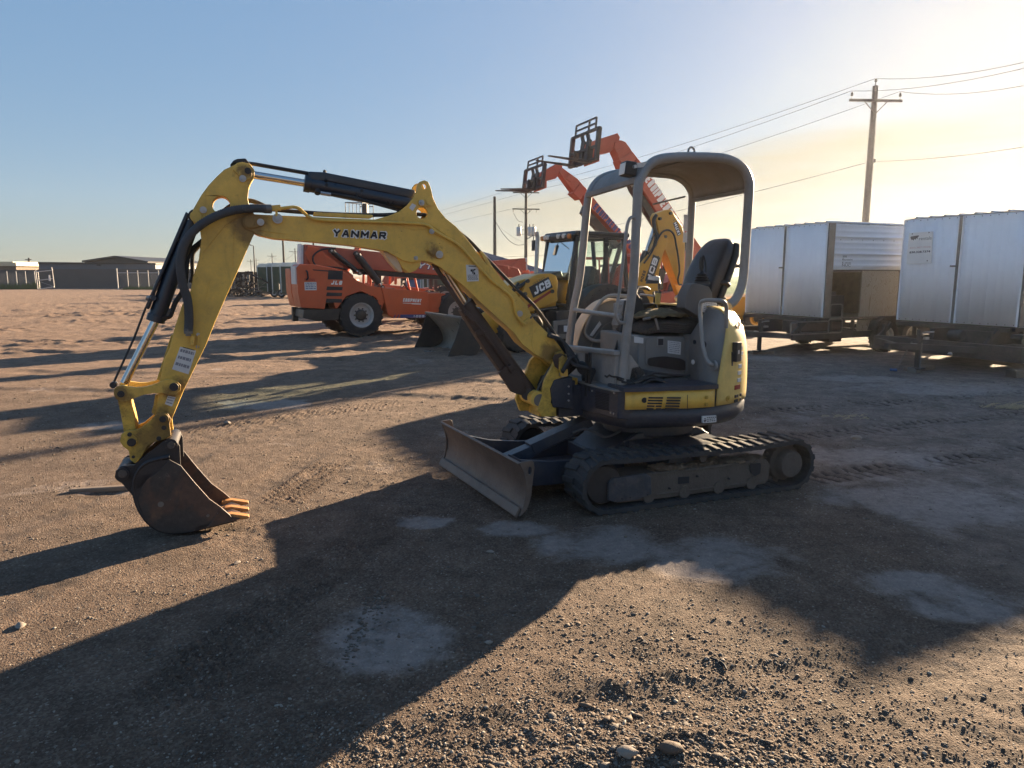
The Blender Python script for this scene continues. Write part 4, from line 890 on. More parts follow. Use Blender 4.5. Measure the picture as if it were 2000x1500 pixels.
    b = MB(); pin(b, 1050, 780, .0, .145, 11, .1); b.tube(crom([P3(1075, 715, .0), P3(1055, 750, .03), P3(1045, 775, .1)], 5), .008, 6); b.tube([P3(1078, 720, .02), P3(1060, 760, .02)], .016, 8); b.build('pin', M['steel_dull'], ks)
    # ---------- hoses between the boom and the house
    b = MB()
    for i in range(6):
        o = -.1+.05*i
        b.tube(crom([P3(1070, 640+3*i, o), P3(1100, 668, o+.02), P3(1118, 690+4*i, o+.06), P3(1136+3*i, 720, o+.12), P3(1140+2*i, 742, .12)], 6), .015, 8)
        b.tube(crom([P3(1098, 740-3*i, o+.1), P3(1118, 722-5*i, .12+.02*i), P3(1135, 708+4*i, .2), P3(1150+2*i, 722, .24), P3(1152, 745, .25)], 6), .014, 8)
    b.build('hose_loop', M['rubber'], T)
    # ---------- house: plan outlines
    def plan(r, x0, xf, yf, n=44, nose=True):
        a0 = math.acos(min(1, x0/r)); pts = []
        for i in range(n+1):
            a = a0+(2*math.pi-2*a0)*i/n; pts.append((r*math.cos(a), r*math.sin(a)))
        pts += [(xf, -yf)]
        if nose: pts += [(xf+.10, -yf*.45), (xf+.10, yf*.40)]
        pts += [(xf, yf)]
        return pts
    b = MB()
    rows = []
    for r, z in ((.70, .575), (.745, .585), (.79, .64), (.795, .70), (.775, .738)):
        rows.append((plan(r, .28, .60-(.795-r)*.3, .655-(.795-r)*.6), z))
    k = 0; ns_ = len(rows[0][0])
    b.grid([[(x, y, z) for x, y in p+[p[0]]] for p, z in rows])
    b.prism(rows[0][0], .572, .5755, axis='z'); b.prism(rows[-1][0], .7375, .742, axis='z')
    house = b.build('house_frame', M['navy'], T, sharp=50)
    # dark front frame with grille
    b = MB(); fp = [(.30, .655), (.60, .66), (.66, .62), (.73, .30), (.73, -.30), (.62, -.62), (.30, -.66)]
    b.prism(fp, .66, .885, axis='z'); fr = b.build('front_frame', M['navy'], T, bevel=.012)
    b = MB(); b.bb(.70, .93, -.13, .13, .60, .86); b.prism(S([(1075, 760), (1083, 742), (1118, 735), (1120, 800), (1080, 796)], .16), -.16, .165); b.bb(.78, .93, .10, .13, .80, .90); b.build('swing_post_mount', M['navy'], T, bevel=.01)
    # grille slots on the slanted front face
    g = MB(); A = Vector((.66+.003, .62, 0)); B_ = Vector((.73+.003, .30, 0)); dd = (B_-A).normalized(); nn = Vector((-dd.y, dd.x, 0)); nn = nn if nn.x > 0 else -nn
    for i in range(11):
        for j in range(12):
            u = .105+.0135*j+(.0065 if i % 2 else 0); z = .715+.0125*i-.0
            if u > .275: continue
            c0 = A+dd*u+nn*.001; g.bar((c0.x-dd.x*.005, c0.y-dd.y*.005, z), (c0.x+dd.x*.005, c0.y+dd.y*.005, z), .004, .0055)
    g.build('grille', M['ink'], fr)
    g = MB()
    for u, z in ((.04, .86), (.04, .70), (.30, .84), (.075, .70)): c0 = A+dd*u; g.cyl(c0+Vector((0, 0, z))-nn*.002, c0+Vector((0, 0, z))+nn*.006, .008, 8)
    for z in (.80, .86, .745): g.cyl((.86, .165, z), (.86, .175, z), .008, 8)
    g.build('bolt', M['steel'], fr)
    g = MB(); g.bb(.72, .735, .20, .235, .78, 1.13); g.bb(.72, .735, .26, .295, .83, 1.14); g.build('guard_strap', M['black'], fr, bevel=.003)
    # yellow side panels
    def skirt(mb, r0, r1, z0, z1, a0, a1, n=24, th=.02, curve=0.0, zn=4):
        rows = []
        for j in range(zn+1):
            v = j/zn; r = r0+(r1-r0)*v+curve*math.sin(v*math.pi); z = z0+(z1-z0)*v
            rows.append([(r*math.cos(a0+(a1-a0)*i/n), r*math.sin(a0+(a1-a0)*i/n), z) for i in range(n+1)])
        mb.grid(rows)
    aA = math.acos(.30/.80); aT = R(98)
    b = MB(); b.grid([[(.618, .666, z), (.50, .70, z), (.40, .725, z)]+[(.797*math.cos(aA-.05+(R(96.5)-aA+.05)*i/14), .797*math.sin(aA-.05+(R(96.5)-aA+.05)*i/14), z) for i in range(15)] for z in (.741, .80, .878)])
    b.grid([[(.618, .666, z), (.60, .60, z)] for z in (.741, .80, .878)])
    sp = b.build('side_panel', M['yellow'], T, solid=.010)
    g = MB(); g2 = MB()
    def onside(px, py):   # point on the curved flank (cylinder radius .80 / flat front part)
        yv = .75
        for _ in range(8):
            x, z = E.side(px, py, yv); yv = math.sqrt(max(.01, .808**2-x*x)) if x < .40 else .73-(x-.4)*.29
        return Vector((x, yv+.0055, z))
    for (x0, x1) in ((930, 1075), (1110, 1250)):
        for j in range(5):
            sh = -5*j; yp = 1085+27*j
            a_ = onside(1080+(x0+sh)/5, 560+(yp-2)/5); c_ = onside(1080+(x1+sh-5)/5, 560+yp/5)
            g.bar(a_, c_, .006, .0125)
    a_ = onside(1258, 781.5); g.cyl(a_-Vector((0, .01, 0)), a_+Vector((0, .002, 0)), .021, 18)
    g.bar(onside(1342, 771), onside(1342, 803), .003, .004, up=(1, 0, 0)); g.build('vent_slots', M['ink'], sp)
    g = MB()
    for x, y in ((1379.5, 776), (1379, 790)): a_ = onside(x, y); g.cyl(a_-Vector((0, .005, 0)), a_+Vector((0, .004, 0)), .014, 16); g.cyl(a_, a_+Vector((0, .008, 0)), .007, 8)
    g.build('bolt', M['yellow_dirty'], sp)
    # compliance plate on the counterweight
    dq = [onside(x, y)+Vector((0, .002, 0)) for x, y in ((1372, 813), (1398, 811.5), (1398, 824), (1372, 826))]
    g = MB(); g.mi = 0; g.add(dq+[v-Vector((0, .02, 0)) for v in dq], [(0, 1, 2, 3), (4, 7, 6, 5), (0, 4, 5, 1), (1, 5, 6, 2), (2, 6, 7, 3), (3, 7, 4, 0)]); g.mi = 1
    rs = random.Random(3)
    for j in range(3):
        u = .28
        while u < .9:
            l = .06+.1*rs.random(); v0 = .14+.27*j
            c4 = [dq[0].lerp(dq[1], uu).lerp(dq[3].lerp(dq[2], uu), vv)+Vector((0, .001, 0)) for uu, vv in ((u, v0), (u+l, v0), (u+l, v0+.14), (u, v0+.14))]; g.add(c4, [(0, 1, 2, 3)]); u += l+.04
    for u, v in ((.10, .25), (.06, .55), (.15, .5), (.1, .7)):
        c4 = [dq[0].lerp(dq[1], uu).lerp(dq[3].lerp(dq[2], uu), vv)+Vector((0, .001, 0)) for uu, vv in ((u, v), (u+.08, v), (u+.08, v+.2), (u, v+.2))]; g.add(c4, [(0, 1, 2, 3)])
    g.build('decal', [M['white'], M['ink']], house, weld=False)
    # black step along the left side
    b = MB(); st = [(.66, .70), (.40, .755)]+[(.815*math.cos(aA+(R(98)-aA)*i/12), .815*math.sin(aA+(R(98)-aA)*i/12)) for i in range(13)]+[(-.10, .55), (.30, .45), (.66, .45)]
    b.prism(st, .882, .915, axis='z'); b.build('step', M['navy'], T, bevel=.008)
    b = MB(); b.prism([(.70, .62), (.74, .3), (.74, -.45), (.2, -.6), (-.5, -.5), (-.5, .5), (0, .72), (.6, .66)], .875, .89, axis='z'); b.build('floor', M['grey'], T)
    # ---------- grey front panel with rail
    b = MB()
    fpan = [(-.40, .90), (.50, .895), (.515, 1.145), (-.40, 1.105)]
    b.prism(fpan, .615, .635, axis='x'); b.prism([(.63, .895), (.30, .895), (.50, 1.14), (.63, 1.146)][::-1], .505, .52)
    fpn = b.build('front_panel', M['grey_light'], T, bevel=.006)
    b = MB(); b.bar((.625, -.43, 1.118), (.625, .53, 1.158), .06, .04); b.build('panel_rail', M['grey_light'], fpn, bevel=.008)
    b = MB(); q4 = [E.front(x, y, .66) for x, y in ((1107, 688), (1124, 690), (1123, 706), (1107, 703))]
    b.prism(q4, .655, .662, axis='x'); b.build('decal', M['white'], fpn)
    # ---------- canopy
    yn, yf = .53, -.41
    near = [E.side(x, y, yn) for x, y in ((1214, 756), (1224, 650), (1238, 537), (1246, 372))]
    front_n = [(near[0][0]+.0, yn, .89), (near[1][0], yn, near[1][1]), (near[2][0], yn, near[2][1]), (near[3][0], yn, near[3][1])]
    arc = [E.side(x, y, yn) for x, y in ((1251, 350), (1262, 329), (1280, 314), (1305, 308), (1350, 306.5), (1405, 308), (1432, 315), (1452, 330), (1462, 350), (1463, 372), (1458, 450), (1452, 537), (1446, 565), (1436, 585), (1424, 596))]
    npth = [Vector(p) for p in front_n]+[Vector((x, yn, z)) for x, z in arc]; npth[-1].z = max(npth[-1].z, 1.46)
    path = crom(npth, 4)
    b = MB(); b.tube(path, .036, 14); cn = b.build('canopy_frame', M['grey_light'], T)
    ffr = [E.side(x, y, yf) for x, y in ((1110, 684), (1120, 605), (1133, 537), (1147, 400), (1152, 378), (1160, 362), (1172, 350), (1190, 342), (1215, 337))]
    tail_ = [(p.x-.12, p.z) for p in path if p.x < .02 and p.z > 1.4]
    fp_ = crom([Vector((x, yf, z)) for x, z in ffr+[(.0, 2.655)]+tail_[2::3]], 4)
    b = MB(); b.tube(fp_, .034, 12); b.build('far_frame', M['grey_light'], cn)
    # roof sheet: follows the tubes, dished a little
    top = [p for p in path if p.z > 2.40 and p.x > -.62]; topf = [p for p in fp_ if p.z > 2.40 and p.x > -.75]
    def resamp(P_, n=26):
        c_ = [0]
        for k in range(len(P_)-1): c_.append(c_[-1]+(P_[k+1]-P_[k]).length)
        o_ = []
        for t in np.linspace(0, c_[-1], n):
            k = min(len(P_)-2, max(0, int(np.searchsorted(c_, t))-1)); o_.append(P_[k].lerp(P_[k+1], (t-c_[k])/(c_[k+1]-c_[k])))
        return o_
    ra, rb_ = resamp(top), resamp(topf); rows = []
    for t in np.linspace(0, 1, 9): rows.append([(a_.x+(c_.x-a_.x)*t, yn+(yf-yn)*t, a_.z+(c_.z-a_.z)*t+.004+.010*math.sin(t*math.pi)) for a_, c_ in zip(ra, rb_)])
    b = MB(); b.grid(rows); b.build('roof_sheet', M['grey_roof'], cn, solid=.012)
    b = MB()
    zf = top[0].z; xf_ = top[0].x
    b.bar((xf_, yn, zf+.02), (topf[0].x+.01, yf, topf[0].z+.02), .04, .045); b.bar(ra[-1], rb_[-1], .03, .03)
    b.bar((.1, yn, 2.60), (.08, yf, 2.60), .05, .012); b.build('roof_beam', M['grey_roof'], cn, bevel=.008)
    b = MB(); ex_ = E.side(1350, 304, yn); b.tube([Vector((ex_[0]+.028*math.cos(a), yn, ex_[1]+.028+.034*math.sin(a))) for a in np.linspace(-.9, 4.04, 14)], .008, 8, True); b.cyl((ex_[0], yn, ex_[1]-.02), (ex_[0], yn, ex_[1]+.004), .02, 10); b.build('lifting_eye', M['grey_light'], cn)
    # work lamp at the roof's front corner
    b = MB(); c0 = Vector((*[E.side(1232, 331, yn-.06)[0]], yn-.06, E.side(1232, 331, yn-.06)[1])); q = Matrix.Rotation(R(-8), 3, 'Y') @ Matrix.Rotation(R(-5), 3, 'Z')
    b.box(c0+Vector((.02, 0, 0)), (.10, .115, .105), q); lp = b.build('work_lamp', M['black'], cn, bevel=.012)
    b = MB(); b.box(c0+Vector((.073, 0, .0)), (.006, .095, .085), q); b.build('lens', M['lens'], lp, bevel=.008)
    b = MB(); b.bar(c0+Vector((-.01, .07, .02)), c0+Vector((-.11, .075, .035)), .008, .035); b.cyl(c0+Vector((.01, .05, .01)), c0+Vector((.01, .085, .01)), .014, 10); b.bar(c0+Vector((-.12, 0, .03)), c0+Vector((-.02, 0, -.0)), .03, .02); b.build('bracket', M['steel'], lp)
    # cross bar, grab rails
    b = MB(); b.cyl((.548, yf, 1.445), (.612, yn, 1.438), .019, 12); b.build('cross_bar', M['grey_light'], cn)
    b = MB(); b.tube(bend([P3(1243, 426, yn), P3(1231, 424, yn+.045), P3(1225, 438, yn+.045), P3(1210, 570, yn+.045), P3(1202, 612, yn+.045), P3(1207, 629, yn+.045), P3(1221, 631, yn)], .05, 6), .0125, 10); b.build('grab_rail', M['grey_light'], cn)
    b = MB(); b.tube(bend([(-.05, yf-.02, 1.56), (.16, yf-.12, 1.565), (.30, yf-.15, 1.38), (.36, yf-.15, 1.22), (.30, yf-.12, 1.155), (.22, yf-.05, 1.15)], .07, 6), .016, 10); b.build('far_grab_rail', M['grey_light'], cn)
    b = MB(); b.tube([P3(1275, 399, yf+.03), P3(1338, 384, yf)], .008, 6); b.build('brace_rod', M['grey_light'], cn)
    b = MB(); x, z = E.side(1340, 430, yf+.04); 
    for z0, z1 in ((z+.05, z-.10), (z-.11, z-.20)): b.bb(x-.022, x+.022, yf+.034, yf+.0365, z0, z1)
    b.build('post_decal', M['white'], cn)
    # ---------- right hand tank cover
    b = MB(); rows = []
    for yy, k in ((-.72, .96), (-.70, 1.0), (-.56, 1.0), (-.545, .985)):
        rows.append([(.06+(.40)*math.cos(a)*k, yy, .93+(.60)*math.sin(a)*k) for a in np.linspace(0, math.pi*.62, 22)])
    b.grid(rows); tcv = b.build('tank_cover', M['beige'], T, solid=.008)
    b = MB(); pts = [(.06+.385*math.cos(a), .93+.585*math.sin(a)) for a in np.linspace(0, math.pi*.62, 18)]+[(-.35, 1.3), (-.35, .93)]
    b.prism(pts, -.60, -.58); b.prism([(.05+.26*math.cos(a), .92+.40*math.sin(a)) for a in np.linspace(0, math.pi*.6, 18)]+[(-.2, .92)], -.58, -.55); b.build('inner_panel', M['grey'], tcv, bevel=.004)
    b = MB(); b.bb(-.05, .10, -.50, -.40, 1.28, 1.43); b.bb(-.10, .02, -.54, -.50, 1.05, 1.1); b.build('control_box', M['grey'], T, bevel=.01)
    b = MB(); b.prism([(.31, 1.20), (.28, 1.19), (.19, 1.30), (.21, 1.33)], -.549, -.546); b.build('decal', M['white'], tcv)
    # travel levers and pedals
    b = MB()
    for yy, dx in ((.02, 0), (-.08, .01)):
        b.tube([(.36+dx, yy, .9), (.30+dx, yy, 1.08), (.22+dx, yy, 1.34), (.20+dx, yy-.02, 1.45)], .011, 8); b.cyl((.20+dx, yy-.02, 1.43), (.185+dx, yy-.02, 1.53), .018, 10)
    b.bb(.36, .50, -.30, -.2, .92, .95); b.bb(.36, .50, .12, .22, .92, .95); b.build('travel_levers', M['black'], T)
    # ---------- seat box
    b = MB(); bx = [(.285, 1.262), (-.30, 1.238), (-.285, .96), (-.20, .905), (.28, .90)]
    b.prism(bx, -.40, .27); sb = b.build('seat_box', M['grey'], T, bevel=.018)
    b = MB(); b.prism(fillet([(.22, 1.245), (-.26, 1.225), (-.255, .985), (-.19, .955), (.22, 1.02)], .03, 3), .27, .278); sd_ = b.build('box_door', M['grey'], sb, bevel=.004)
    b = MB(); b.prism(fillet([(.20, 1.075), (.05, 1.085), (-.12, 1.06), (-.19, 1.02), (-.215, .965), (-.12, .955), (.20, 1.015)], .04, 3), .2785, .281); b.build('door_recess', M['black'], sb)
    b = MB(); x, z = E.side(1290, 667, .28); b.bb(x-.034, x+.034, .278, .284, z-.04, z+.04); b.build('latch', M['grey_light'], sd_, bevel=.003)
    b = MB(); b.bb(x-.024, x+.024, .284, .286, z-.03, z+.022); b.build('latch_slot', M['ink'], sd_)
    sticker([(1238.5, 657), (1256.5, 660), (1256.5, 671), (1238.5, 669)], sb, .279, 0)
    sticker([(1304, 665), (1330, 668), (1329, 693), (1304, 689.5)], sb, .279, 6, False)
    # grey side plate beside the box
    b = MB(); pl = S([(1349, 654), (1405, 654), (1412, 690), (1405, 752), (1350, 752)], .36); b.prism(pl, -.40, .36); sc = b.build('side_console_base', M['grey'], T, bevel=.01)
    b = MB(); ff = [E.side(x, y, .42) for x, y in ((1385, 658), (1385, 645), (1392, 634), (1406, 630), (1417, 629), (1414, 658))]; b.prism(ff, .30, .42); b.build('console_flap', M['grey'], T, bevel=.006)
    # grab handle at the step
    b = MB()
    def PF(px, py, x): y, z = E.front(px, py, x); return (x, y, z)
    b.tube(bend([PF(1394, 713, -.12), PF(1388, 712, -.06), PF(1379, 702, -.05), PF(1372, 672, -.05), PF(1367, 610, -.05), PF(1368, 590, -.05), PF(1378, 586, -.05), PF(1412, 587, -.10), PF(1419, 596, -.16), PF(1418, 640, -.20)], .04, 6), .016, 12); q0 = PF(1396, 714, -.115); b.cyl(q0, (q0[0]+.018, q0[1], q0[2]), .042, 20); b.build('grab_handle', M['grey_light'], T)
    b = MB()
    for (px_, py_, r_) in ((1357, 668, .018), (1376, 673, .026)): q0 = PF(px_, py_, -.112); b.cyl(q0, (q0[0]+.006, q0[1], q0[2]), r_, 16)
    b.build('hole', M['ink'], T); b = MB(); q0 = PF(1354, 707, -.112); b.cyl(q0, (q0[0]+.006, q0[1], q0[2]), .020, 18); b.build('round_decal', M['white'], T)
    # ---------- left console and joystick
    b = MB(); cs = [(1350, 556), (1360, 553), (1385, 560), (1391, 571), (1394, 610), (1384, 622), (1370, 622), (1338, 602), (1340, 577)]
    b.prism(S(cs, .33), .20, .33); con = b.build('console', M['console'], T, bevel=.008)
    b = MB(); b.prism(S([(1372, 596), (1398, 590), (1410, 600), (1412, 622), (1400, 634), (1380, 636), (1370, 624)], .30), .10, .30); b.build('console_rear', M['console'], T, bevel=.01)
    b = MB(); x, z = E.side(1370, 553, .26)
    b.lathe([(.072, z-.006), (.070, z+.010), (.054, z+.018), (.062, z+.030), (.046, z+.038), (.054, z+.052), (.036, z+.062), (.042, z+.074), (.020, z+.088), (.014, z+.10)], (x, .26, 0), 'z', 22)
    b.tube([(x, .26, z+.08), (x+.005, .26, z+.13)], .012, 8); b.tube([(x+.005, .26, z+.12), (x+.012, .26, z+.17), (x+.006, .26, z+.215)], .022, 12, True, .018); b.tube(crom([(x-.02, .29, z+.09), (x-.01, .29, z+.17), (x+.012, .29, z+.222), (x+.03, .29, z+.20), (x+.036, .29, z+.10)], 6), .006, 6)
    b.build('joystick', M['black'], con)
    sticker([(1372, 589), (1400, 592), (1397, 617), (1372, 609)], con, .334, 5)
    b = MB(); b.tube([P3(1395, 560, .2), P3(1408, 552, .25), P3(1419, 553, .27), P3(1424, 560, .27)], .022, 10); b.bb(-.62, -.40, .10, .20, 1.44, 1.56); b.build('armrest', M['black'], con, bevel=.01)
    # right console, joystick, switches
    b = MB(); b.bb(-.05, .16, -.40, -.24, 1.22, 1.50); b.prism([(.20, 1.30), (.14, 1.53), (-.02, 1.55), (-.10, 1.3)], -.36, -.22); rc = b.build('right_console', M['grey'], T, bevel=.015)
    b = MB(); x0, z0 = E.side(1276, 545, -.28); b.lathe([(.07, z0-.04), (.06, z0-.01), (.045, z0+.01), (.03, z0+.03)], (x0, -.28, 0), 'z', 18)
    b.tube([P3(1240, 572, .0), P3(1245, 562, -.05), P3(1262, 562, -.1), P3(1268, 566, -.12)], .02, 10, True, .014); b.tube([P3(1237, 580, .05), P3(1240, 575, .0)], .012, 8)
    b.build('right_joystick', M['black'], rc)
    b = MB(); b.lathe([(.052, z0-.012), (.056, z0), (.050, z0+.022), (.044, z0+.026)], (x0, -.27, 0), 'z', 20); b.build('gauge_cover', M['white'], rc)
    b = MB(); b.cyl(P3(1250, 575, -.1), P3(1285, 579, -.1), .009, 8); b.build('lock_lever', M['steel'], rc)
    b = MB(); x1, z1 = E.side(1285, 583, -.05); b.bb(x1-.022, x1+.022, -.06, -.045, z1-.05, z1+.045); b.build('switch_plate', M['yellow_pale'], rc)
    b = MB(); b.prism(S([(1236, 555+10), (1250, 585), (1262, 612), (1262, 640), (1234, 645)], .0), -.02, .03); b.build('lever_boot', M['black'], T, bevel=.01)
    # ---------- seat: torn cushion and high backrest
    b = MB(); rs = random.Random(9); rows = []
    for i in range(9):
        u = i/8; rows.append([])
        for j in range(15):
            v = j/14; x = .22-.62*v; y = -.22+.50*u
            e = min(u, 1-u)*2; e2 = min(v, 1-v)*2
            rows[-1].append((x, y, 1.275+.10*min(1, e*2.5)**.5*min(1, e2*3)**.5+.022*mnoise.noise((x*9, y*9, 3))+.01*mnoise.noise((x*23, y*23, 1))))
    b.grid(rows); seat = b.build('seat_cushion', M['ragdark'], T, solid=.02)
    b = MB(); rows = []
    for i in range(8):
        u = i/7; rows.append([(.20-.45*v, -.16+.42*u-.06*v, 1.405+.05*math.sin(v*3)*math.sin(u*3)+.03*mnoise.noise((v*7, u*6, 3))+.012*mnoise.noise((v*22, u*20, 8))) for v in np.linspace(0, 1, 16)])
    b.grid(rows); b.build('torn_foam', M['tanrag'], seat, solid=.02)
    b = MB()
    for i in range(5): z = 1.285+.016*i; b.tube(crom([(.20, .285, z-.01*i), (.08, .30, z+.01), (-.10, .295, z-.005), (-.25, .28, z-.01)], 4), .010, 6)
    b.build('cushion_fold', M['ragdark'], seat)
    b = MB(); b.tube([P3(1280, 622, .29), P3(1286, 644, .31)], .011, 8); b.tube([P3(1256, 624, .29), P3(1270, 621, .30)], .012, 8); b.build('adjuster_lever', M['steel_dull'], seat)
    for y0 in (0,):
        b = MB()
        prof = [(1374, 570, .055), (1372, 545, .070), (1378, 515, .085), (1390, 490, .085), (1404, 472, .075), (1420, 462, .055)]
        # centre line of the back in the side plane, half thickness
        cl = [(-.40, 1.38, .05, .17), (-.43, 1.50, .065, .21), (-.47, 1.65, .07, .235), (-.53, 1.80, .07, .235), (-.60, 1.94, .065, .215), (-.655, 2.03, .05, .17), (-.675, 2.065, .02, .11)]
        rows = []
        for k, (x, z, th, hw) in enumerate(cl):
            nx, nz = .96, .28; ring = []
            for a in np.linspace(0, 2*math.pi, 29)[:-1]:
                ca, sa = math.cos(a), math.sin(a); pw = lambda q, e: math.copysign(abs(q)**e, q)
                d = th*pw(ca, .55); ring.append((x+nx*d, .03+hw*pw(sa, .55), z+nz*d))
            rows.append(ring+[ring[0]])
        b.grid(rows); b.f.append(tuple(range(28))); b.m.append(0); k0 = len(rows[0])*(len(rows)-1); b.f.append(tuple(k0+i for i in range(28))); b.m.append(0)
        bk_ = b.build('seat_back', M['vinyl'], T, sharp=60)
        md = bk_.modifiers.new('s', 'SUBSURF'); md.levels = 1; md.render_levels = 1
        b = MB(); rows = []
        for (x, z, th, hw) in cl[:-1]:
            ring = []
            for a in np.linspace(0, 2*math.pi, 25)[:-1]:
                pw = lambda q, e: math.copysign(abs(q)**e, q)
                d = -th*1.15+.035*pw(math.cos(a), .5); ring.append((x+.96*d, .03+(hw+.012)*pw(math.sin(a), .5), z+.28*d))
            rows.append(ring+[ring[0]])
        b.grid(rows); b.build('back_shell', M['black'], bk_, sharp=60)
    b = MB(); b.tube(crom([(-.10, -.14, 1.60), (-.14, -.16, 1.50), (-.14, -.12, 1.40)], 4), .02, 6, True, None, .3); b.build('seat_belt', M['black'], T)
    # floor mat and cable heap
    b = MB(); rs = random.Random(4)
    for k in range(3):
        rows = []
        for i in range(7):
            u = i/6; rows.append([(.60-.42*v+.02*k, .36+.22*u-.05*k*v, .925+.018*k+.018*math.sin(v*9+u*2)*(.4+u*.5)+.02*mnoise.noise((v*4, u*4, k))) for v in np.linspace(0, 1, 22)])
        b.grid(rows)
    fm = b.build('floor_mat', M['rubber'], T, solid=.012)
    b = MB(); b.prism([(.52, .93), (.50, 1.04), (.42, 1.05), (.36, .99), (.40, .93)], .36, .52); b.build('pedal_cover', M['black'], T, bevel=.01)
    b = MB()
    for k in range(5): b.tube(crom([(.55-.1*rs.random(), .40+.04*k, 1.0+.02*rs.random()), (.44, .42+.03*k, 1.03-.02*k), (.28, .44+.02*k, .985), (.10, .5, .96), (-.05, .52, .95)], 5), .009, 6)
    b.build('cable', M['rubber'], T)
    # ---------- engine cover (tail)
    def rt(z): return np.interp(z, [.745, .80, 1.0, 1.2, 1.35, 1.44, 1.475], [.797, .80, .80, .785, .745, .68, .60])
    def a0(z): return np.interp(z, [.745, .9, 1.0, 1.2, 1.35, 1.44, 1.475], [R(98), R(98), R(99), R(103), R(109), R(116), R(122)])
    zs = [.745, .80, .87, .95, 1.05, 1.15, 1.25, 1.33, 1.39, 1.44, 1.475]
    rows = [[(rt(z)*math.cos(a0(z)+(2*math.pi-2*a0(z))*i/40), rt(z)*math.sin(a0(z)+(2*math.pi-2*a0(z))*i/40), z) for i in range(41)] for z in zs]
    rows.append([(x*.75-.08, y*.8, 1.49) for x, y, z in rows[-1]])
    b = MB(); b.grid(rows); 
    b.prism([(x, y) for x, y, z in rows[-1]], 1.486, 1.492, axis='z')
    tl = b.build('engine_cover', M['yellow_pale'], T, sharp=45, solid=.01)
    b = MB(); b.grid([[(r[0][0]-.012, r[0][1]-.012, r[0][2]) for r in rows], [(-.14-.18*max(0, r[0][2]-1.25)/.25, .37, r[0][2]) for r in rows]]); b.grid([[(r[-1][0]-.012, r[-1][1]+.012, r[-1][2]) for r in rows], [(-.14, -.37, r[-1][2]) for r in rows]]); b.build('side_bulkhead', M['grey'], T, solid=.008)
    b = MB(); b.bb(-.50, -.36, -.45, .44, 1.20, 1.47); b.build('engine_bulkhead', M['black'], T, bevel=.01)
    def ontail(px, py, off=.006):
        y = .6
        for _ in range(14):
            x, z = E.side(px, py, y); r = rt(min(1.47, max(.75, z)))+off; 
            y = .5*y+.5*math.sqrt(max(.0001, r*r-min(x*x, r*r*.9999)))
        a = math.atan2(y, x); return Vector((r*math.cos(a), r*math.sin(a), z))
    def strip(pxs, mat, nm, parent, off=.006, thick=0):
        b = MB(); pts = [ontail(x, y, off) for x, y in pxs]; b.add(pts, [tuple(range(len(pts)))]); return b.build(nm, mat, parent, solid=.003)
    # logo lettering on the cover follows its curve, drawn as short strokes
    b = MB()
    for seg in (((1436, 637), (1443, 627)), ((1438.5, 641), (1446, 630)), ((1437, 637), (1440, 641)), ((1443, 627), (1443.5, 641)), ((1445, 636), (1448, 626)), ((1448, 627), (1450, 633))):
        b.bar(ontail(*seg[0]), ontail(*seg[1]), .004, .010)
    b.build('cover_marks', M['ink'], tl)
    b = MB()
    for (x, y) in ((1447, 680), (1448, 690), (1446, 700), (1445, 715), (1444, 728), (1443, 742)): p = ontail(x, y); t_ = Vector((-p.y, p.x, 0)).normalized(); b.box(p, (.055, .008, .030), Matrix.Rotation(math.atan2(t_.y, t_.x), 3, 'Z'))
    b.build('tail_decal', M['white'], tl)
    b = MB(); p = ontail(1440, 756); t_ = Vector((-p.y, p.x, 0)).normalized(); b.box(p, (.09, .007, .035), Matrix.Rotation(math.atan2(t_.y, t_.x), 3, 'Z')); b.build('red_decal', M['red_ink'], tl)
    b = MB()
    for (x, y) in ((1438, 773.5), (1446, 770.5), (1437, 782.5), (1446, 779.5)): p = ontail(x, y); t_ = Vector((-p.y, p.x, 0)).normalized(); b.box(p, (.055 if x < 1440 else .03, .010, .022), Matrix.Rotation(math.atan2(t_.y, t_.x), 3, 'Z'))
    p = ontail(1430, 701); t_ = Vector((-p.y, p.x, 0)).normalized(); b.box(p, (.018, .008, .11), Matrix.Rotation(math.atan2(t_.y, t_.x), 3, 'Z')); b.build('cover_slots', M['ink'], tl)
    p = ontail(1439, 687, .02); t_ = Vector((-p.y, p.x, 0)).normalized(); b = MB(); b.box(p, (.075, .045, .155), Matrix.Rotation(math.atan2(t_.y, t_.x), 3, 'Z')); lb = b.build('lock_box', M['black'], tl, bevel=.006)
    b = MB(); n_ = Vector((p.x, p.y, 0)).normalized(); b.box(p+n_*.0235-t_*.012, (.020, .002, .03), Matrix.Rotation(math.atan2(t_.y, t_.x), 3, 'Z')); b.build('lock_label', M['white'], lb)
    p = ontail(1420.5, 778, .002); b = MB(); n_ = Vector((p.x, p.y, 0)).normalized(); b.cyl(p, p+n_*.01, .024, 20); b.cyl(p, p+n_*.018, .010, 10); b.build('cover_latch', M['yellow_dirty'], tl)
    # ---------- undercarriage
    b = MB(); b.lathe([(.0, .40), (.36, .40), (.40, .43), (.40, .50), (.36, .54), (.36, .575), (.0, .575)], (0, 0, 0), 'z', 36); b.bb(-.38, .38, -.50, .50, .26, .41)
    b.prism([(.60, .28), (.35, .45), (-.35, .45), (-.55, .28), (-.3, .2), (.4, .2)], -.30, .30)
    for s in (1, -1): b.prism([(.42, .40), (.30, .46), (-.30, .46), (-.42, .40), (-.35, .22), (.35, .22)], s*.30-.02, s*.30+.02); b.prism([(.30, .24), (.16, .42), (-.16, .42), (-.30, .24)], s*.5-.2, s*.5+.2)
    uc = b.build('undercarriage', M['navy'], T, bevel=.01)
